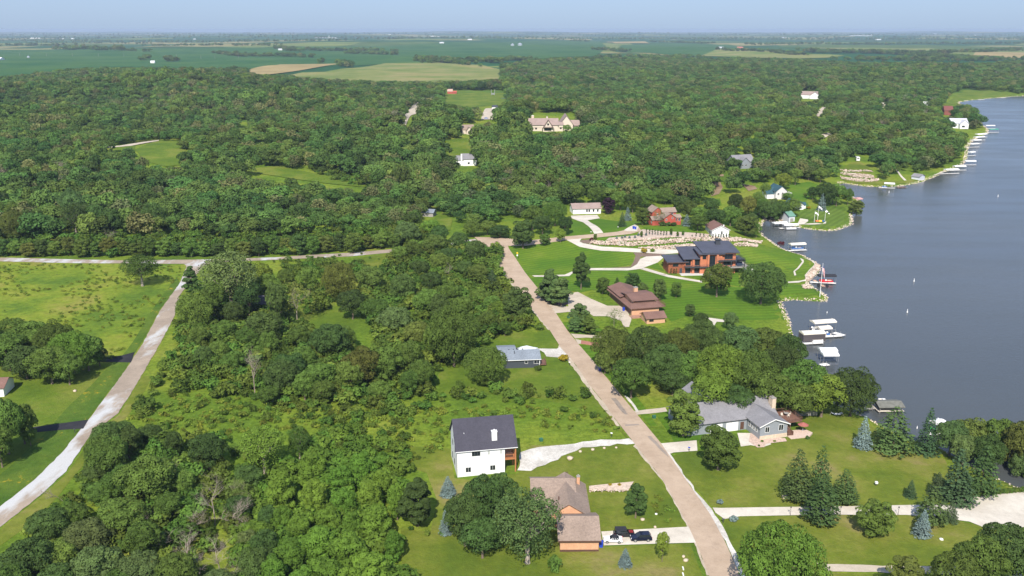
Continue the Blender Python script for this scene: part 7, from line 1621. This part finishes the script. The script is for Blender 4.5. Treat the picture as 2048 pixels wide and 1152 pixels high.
w_ = g.integers(0, 8, n); pale = g.random(n) < 0.10; w_[pale] = 8 + g.integers(0, 2, pale.sum())
patch = (np.sin(PX / 60.0 + 1) * np.sin(PY / 80.0) > 0.75) & (g.random(n) < 0.22) & (PY < 2200)
w_[patch] = 10 + g.integers(0, 2, patch.sum())
sx_ = (PH / 12) ** 0.6 * g.choice([0.85, 1.0, 1.15, 1.5], n, p=[.2, .35, .3, .15]) * g.uniform(0.9, 1.15, n) * (1 + 0.25 * sstep(1000, 2500, PY))
scatter('woodland', np.stack([PX, PY, PZ], 1), w_, np.stack([np.zeros(n), np.zeros(n), g.uniform(0, 6.28, n)], 1), np.stack([sx_, sx_, PH / 12], 1), pool,
        'the great green wood and tree belts covering the hills behind the cross road', 'woodland')
print('wood', n, 'single', len(single), 'named', len(wood_))
WLP = np.array(WLP); n_ = len(WLP)
scatter('shore_stones', np.stack([WLP[:, 0], WLP[:, 1], np.maximum(ht(WLP[:, 0], WLP[:, 1]), WATER - .1)], 1), g.integers(0, 4, n_), np.stack([np.zeros(n_), np.zeros(n_), g.uniform(0, 6.28, n_)], 1), np.repeat(WLP[:, 2:3], 3, 1), pool4,
        'broken pale stones lining the lake shore', 'shore stones')
same_ = {}
for o in COL.objects:
    if o.parent is None and o.get('label') and o.name.split('.')[0] in ('tree', 'vine_covered_tree', 'dead_tree'): same_.setdefault(o['label'], []).append(o)
for lab, os_ in same_.items():
    if len(os_) == 2:
        os_.sort(key=lambda o: o.scale.z); os_[0]['label'] = 'shorter ' + lab; os_[1]['label'] = 'taller ' + lab
    elif 2 < len(os_) < 5:
        os_.sort(key=lambda o: o.location.x / o.location.y); os_[0]['label'] = 'leftmost ' + lab; os_[-1]['label'] = 'rightmost ' + lab
        if len(os_) == 3: os_[1]['label'] = 'middle ' + lab
# ---------------------------------------------------------------- scrub and rough herbs
pool2 = bpy.data.collections.new('scrub_kinds')
SCRUB = leaf_mat('scrub_leaves', (0.098, 0.158, 0.024), 0.40, 0.2, hue=0.03)
TUFT = leaf_mat('herb_tufts', (0.155, 0.205, 0.028), 0.40, 0.2, hue=0.03)
for s_ in range(4):
    me_, Cs_ = crown_mesh('scrub', 1200 + s_, SCRUB, H=3, W=4, lobes=12, leaves=46, leaf=0.42, base=0.0, loose=0.25)
    pool2.objects.link(bpy.data.objects.new('scrub_kind_%02d' % s_, me_))
for s_ in range(3):
    me_, Cs_ = crown_mesh('tuft', 1300 + s_, TUFT, H=0.8, W=2.2, lobes=6, leaves=16, leaf=0.32, base=0.0, loose=0.3)
    pool2.objects.link(bpy.data.objects.new('scrub_kind_%02d' % (4 + s_), me_))
SC = []
def scrub(poly, dens, hmin, hmax, kinds=(0, 1, 2, 3), patchy=0.0):
    """dens: plants per 100 square metres"""
    W = np.array([P(x, y)[:2] for x, y in poly]); x0, y0 = W.min(0); x1, y1 = W.max(0)
    m = int((x1 - x0) * (y1 - y0) * dens / 100)
    x = g.uniform(x0, x1, m); y = g.uniform(y0, y1, m)
    o = in_poly(x, y, W)
    if patchy: o &= (np.sin(x / 9.0 + np.sin(y / 13.0)) * np.cos(y / 11.0 + x / 31.0) + 0.5 * np.sin(x / 3.7) * np.cos(y / 4.1)) > patchy
    x, y = x[o], y[o]
    h = g.uniform(hmin, hmax, len(x)); z = ht(x, y)
    b_ = masks_out(x, y, z, h) if True else None
    for a in zip(x[~b_], y[~b_], z[~b_], h[~b_], g.choice(kinds, len(x))[~b_]): SC.append(a)
VISIBLE_OLD = VISIBLE[:]
VISIBLE[:] = []
Q = lambda *p: list(p)
scrub(z1((-60, 425), (0, 420), (1050, 440), (1030, 520), (900, 690), (700, 950), (620, 990), (-60, 760)), 1.3, 0.5, 1.2, (0, 1, 2, 3), 0.45)
scrub(z1((-60, 425), (0, 420), (1050, 440), (1030, 520), (900, 690), (700, 950), (620, 990), (-60, 760)), 10, 0.3, 0.8, (4, 5, 6), -0.2)
scrub(Q((352, 655), (420, 660), (520, 690), (600, 690), (760, 740), (860, 770), (880, 800), (840, 830), (760, 825), (600, 800), (470, 800), (350, 790), (310, 830), (280, 835), (318, 750)), 6.5, 1.0, 4.2)
scrub(Q((430, 640), (560, 640), (680, 700), (880, 700), (880, 640), (990, 600), (1080, 660), (1010, 665), (900, 740), (700, 800), (520, 790), (380, 740), (360, 680)), 7.0, 1.8, 5.5)
scrub(Q((540, 525), (700, 520), (760, 550), (700, 560), (560, 560)), 6, 1.2, 3.5)
scrub(Q((620, 510), (795, 505), (800, 530), (760, 545), (640, 530)), 1.5, 0.6, 1.5)
scrub(Q((800, 500), (1000, 500), (1020, 600), (1060, 660), (960, 660), (880, 720), (760, 700), (720, 600)), 7.5, 1.8, 5.5)
scrub(Q((880, 775), (1010, 770), (1180, 790), (1215, 820), (1150, 815), (1000, 808), (880, 812)), 6, 1.2, 3.2)
scrub(Q((860, 812), (1210, 820), (1240, 860), (1100, 860), (1040, 835), (880, 835)), 1.6, 0.6, 1.8, patchy=0.0)
scrub(Q((860, 812), (1210, 820), (1250, 868), (1100, 862), (1040, 835), (880, 835)), 16, 0.4, 0.9, (4, 5, 6))
scrub(Q((260, 838), (350, 790), (470, 800), (600, 800), (760, 825), (880, 812), (885, 900), (820, 930), (700, 900), (560, 880), (420, 880), (330, 870)), 3.2, 0.6, 2.0, patchy=0.0)
scrub(Q((260, 838), (350, 790), (470, 800), (600, 800), (760, 825), (880, 812), (885, 900), (820, 930), (700, 900), (560, 880), (420, 880), (330, 870)), 18, 0.4, 1.0, (4, 5, 6))
scrub(Q((420, 770), (520, 790), (700, 800), (860, 790), (860, 830), (700, 850), (520, 835)), 5, 1.0, 3.6)
scrub(Q((430, 590), (560, 560), (700, 600), (640, 640), (560, 650), (430, 640)), 4, 1.5, 4.5)
scrub(Q((640, 830), (800, 830), (820, 930), (760, 980), (640, 930)), 5, 1.0, 2.6)
scrub(Q((190, 960), (235, 880), (330, 870), (540, 900), (560, 1100), (560, 1250), (0, 1250), (45, 1110)), 5, 2.0, 4.5)
scrub(Q((810, 1060), (870, 1050), (930, 1090), (920, 1110), (830, 1075)), 6, 0.8, 2.0)
scrub(Q((0, 480), (500, 472), (800, 455), (900, 470), (800, 496), (550, 512), (0, 513), (-60, 505)), 4, 2.0, 5.0)
scrub(Q((330, 485), (560, 478), (640, 480), (560, 508), (350, 515)), 4, 1.0, 2.5)
scrub(Q((940, 600), (1010, 560), (1040, 640), (1100, 662), (1000, 660)), 4, 1.0, 3.0)
scrub(Q((640, 340), (820, 330), (860, 350), (740, 380), (620, 345)), 3, 2.0, 5.0)
scrub(z4((1790, 700), (1850, 690), (1965, 845), (1900, 870), (1820, 865)), 30, .3, .7, (4, 5, 6))
scrub(z4((560, 240), (640, 230), (640, 400), (480, 420), (440, 330)), 14, .3, .8, (4, 5, 6))
for o in COL.objects:
    lb = o.get('label')
    while lb and len(lb.split()) > 16 and ' the ' in lb: lb = lb.replace(' the ', ' ', 1); o['label'] = lb
SC = np.array(SC); n = len(SC)
sz = SC[:, 3] / np.where(SC[:, 4] > 3, 0.8, 3.0)
wd = np.where(SC[:, 4] > 3, sz * 0.9, sz * g.uniform(0.9, 1.3, n))
scatter('scrub', SC[:, :3], SC[:, 4].astype(int), np.stack([np.zeros(n), np.zeros(n), g.uniform(0, 6.28, n)], 1), np.stack([wd, wd, sz], 1), pool2,
        'scrub, brambles and tall herbs growing over the open ground between the trees', 'scrub')
# vines that cover the ground between the draped trees
pool3 = bpy.data.collections.new('vine_kinds')
for s_ in range(3):
    me_, Cs_ = crown_mesh('vines', 1400 + s_, LEAF['vine'], H=3, W=4.5, lobes=14, leaves=60, leaf=0.42, base=0.0, loose=0.1)
    pool3.objects.link(bpy.data.objects.new('vine_kind_%02d' % s_, me_))
SC = []
scrub(Q((500, 1000), (560, 940), (620, 890), (700, 860), (800, 900), (820, 960), (815, 1040), (800, 1130), (820, 1260), (480, 1260), (480, 1080)), 7, 1.5, 4.5, (0, 1, 2))
SC = np.array(SC); n = len(SC); sz = SC[:, 3] / 3.0
scatter('vines', SC[:, :3], SC[:, 4].astype(int), np.stack([np.zeros(n), np.zeros(n), g.uniform(0, 6.28, n)], 1), np.stack([sz * 1.2, sz * 1.2, sz], 1), pool3,
        'bright green vines blanketing the ground between the draped trees', 'vines')
# ---------------------------------------------------------------- the air
m = bpy.data.materials.new('haze'); m.use_nodes = True; nt = m.node_tree
nt.nodes.remove(nt.nodes['Principled BSDF'])
pv = nt.nodes.new('ShaderNodeVolumePrincipled'); pv.inputs['Color'].default_value = (0.56, 0.69, 0.88, 1); pv.inputs['Density'].default_value = 5.5e-5; pv.inputs['Anisotropy'].default_value = 0.0
nt.links.new(pv.outputs[0], nt.nodes['Material Output'].inputs['Volume'])
hz = MB().box(-36000, 36000, -40, 34000, float(GZ.min()) - 4, EYE + 2).build('haze', m)
hz['kind'] = 'stuff'
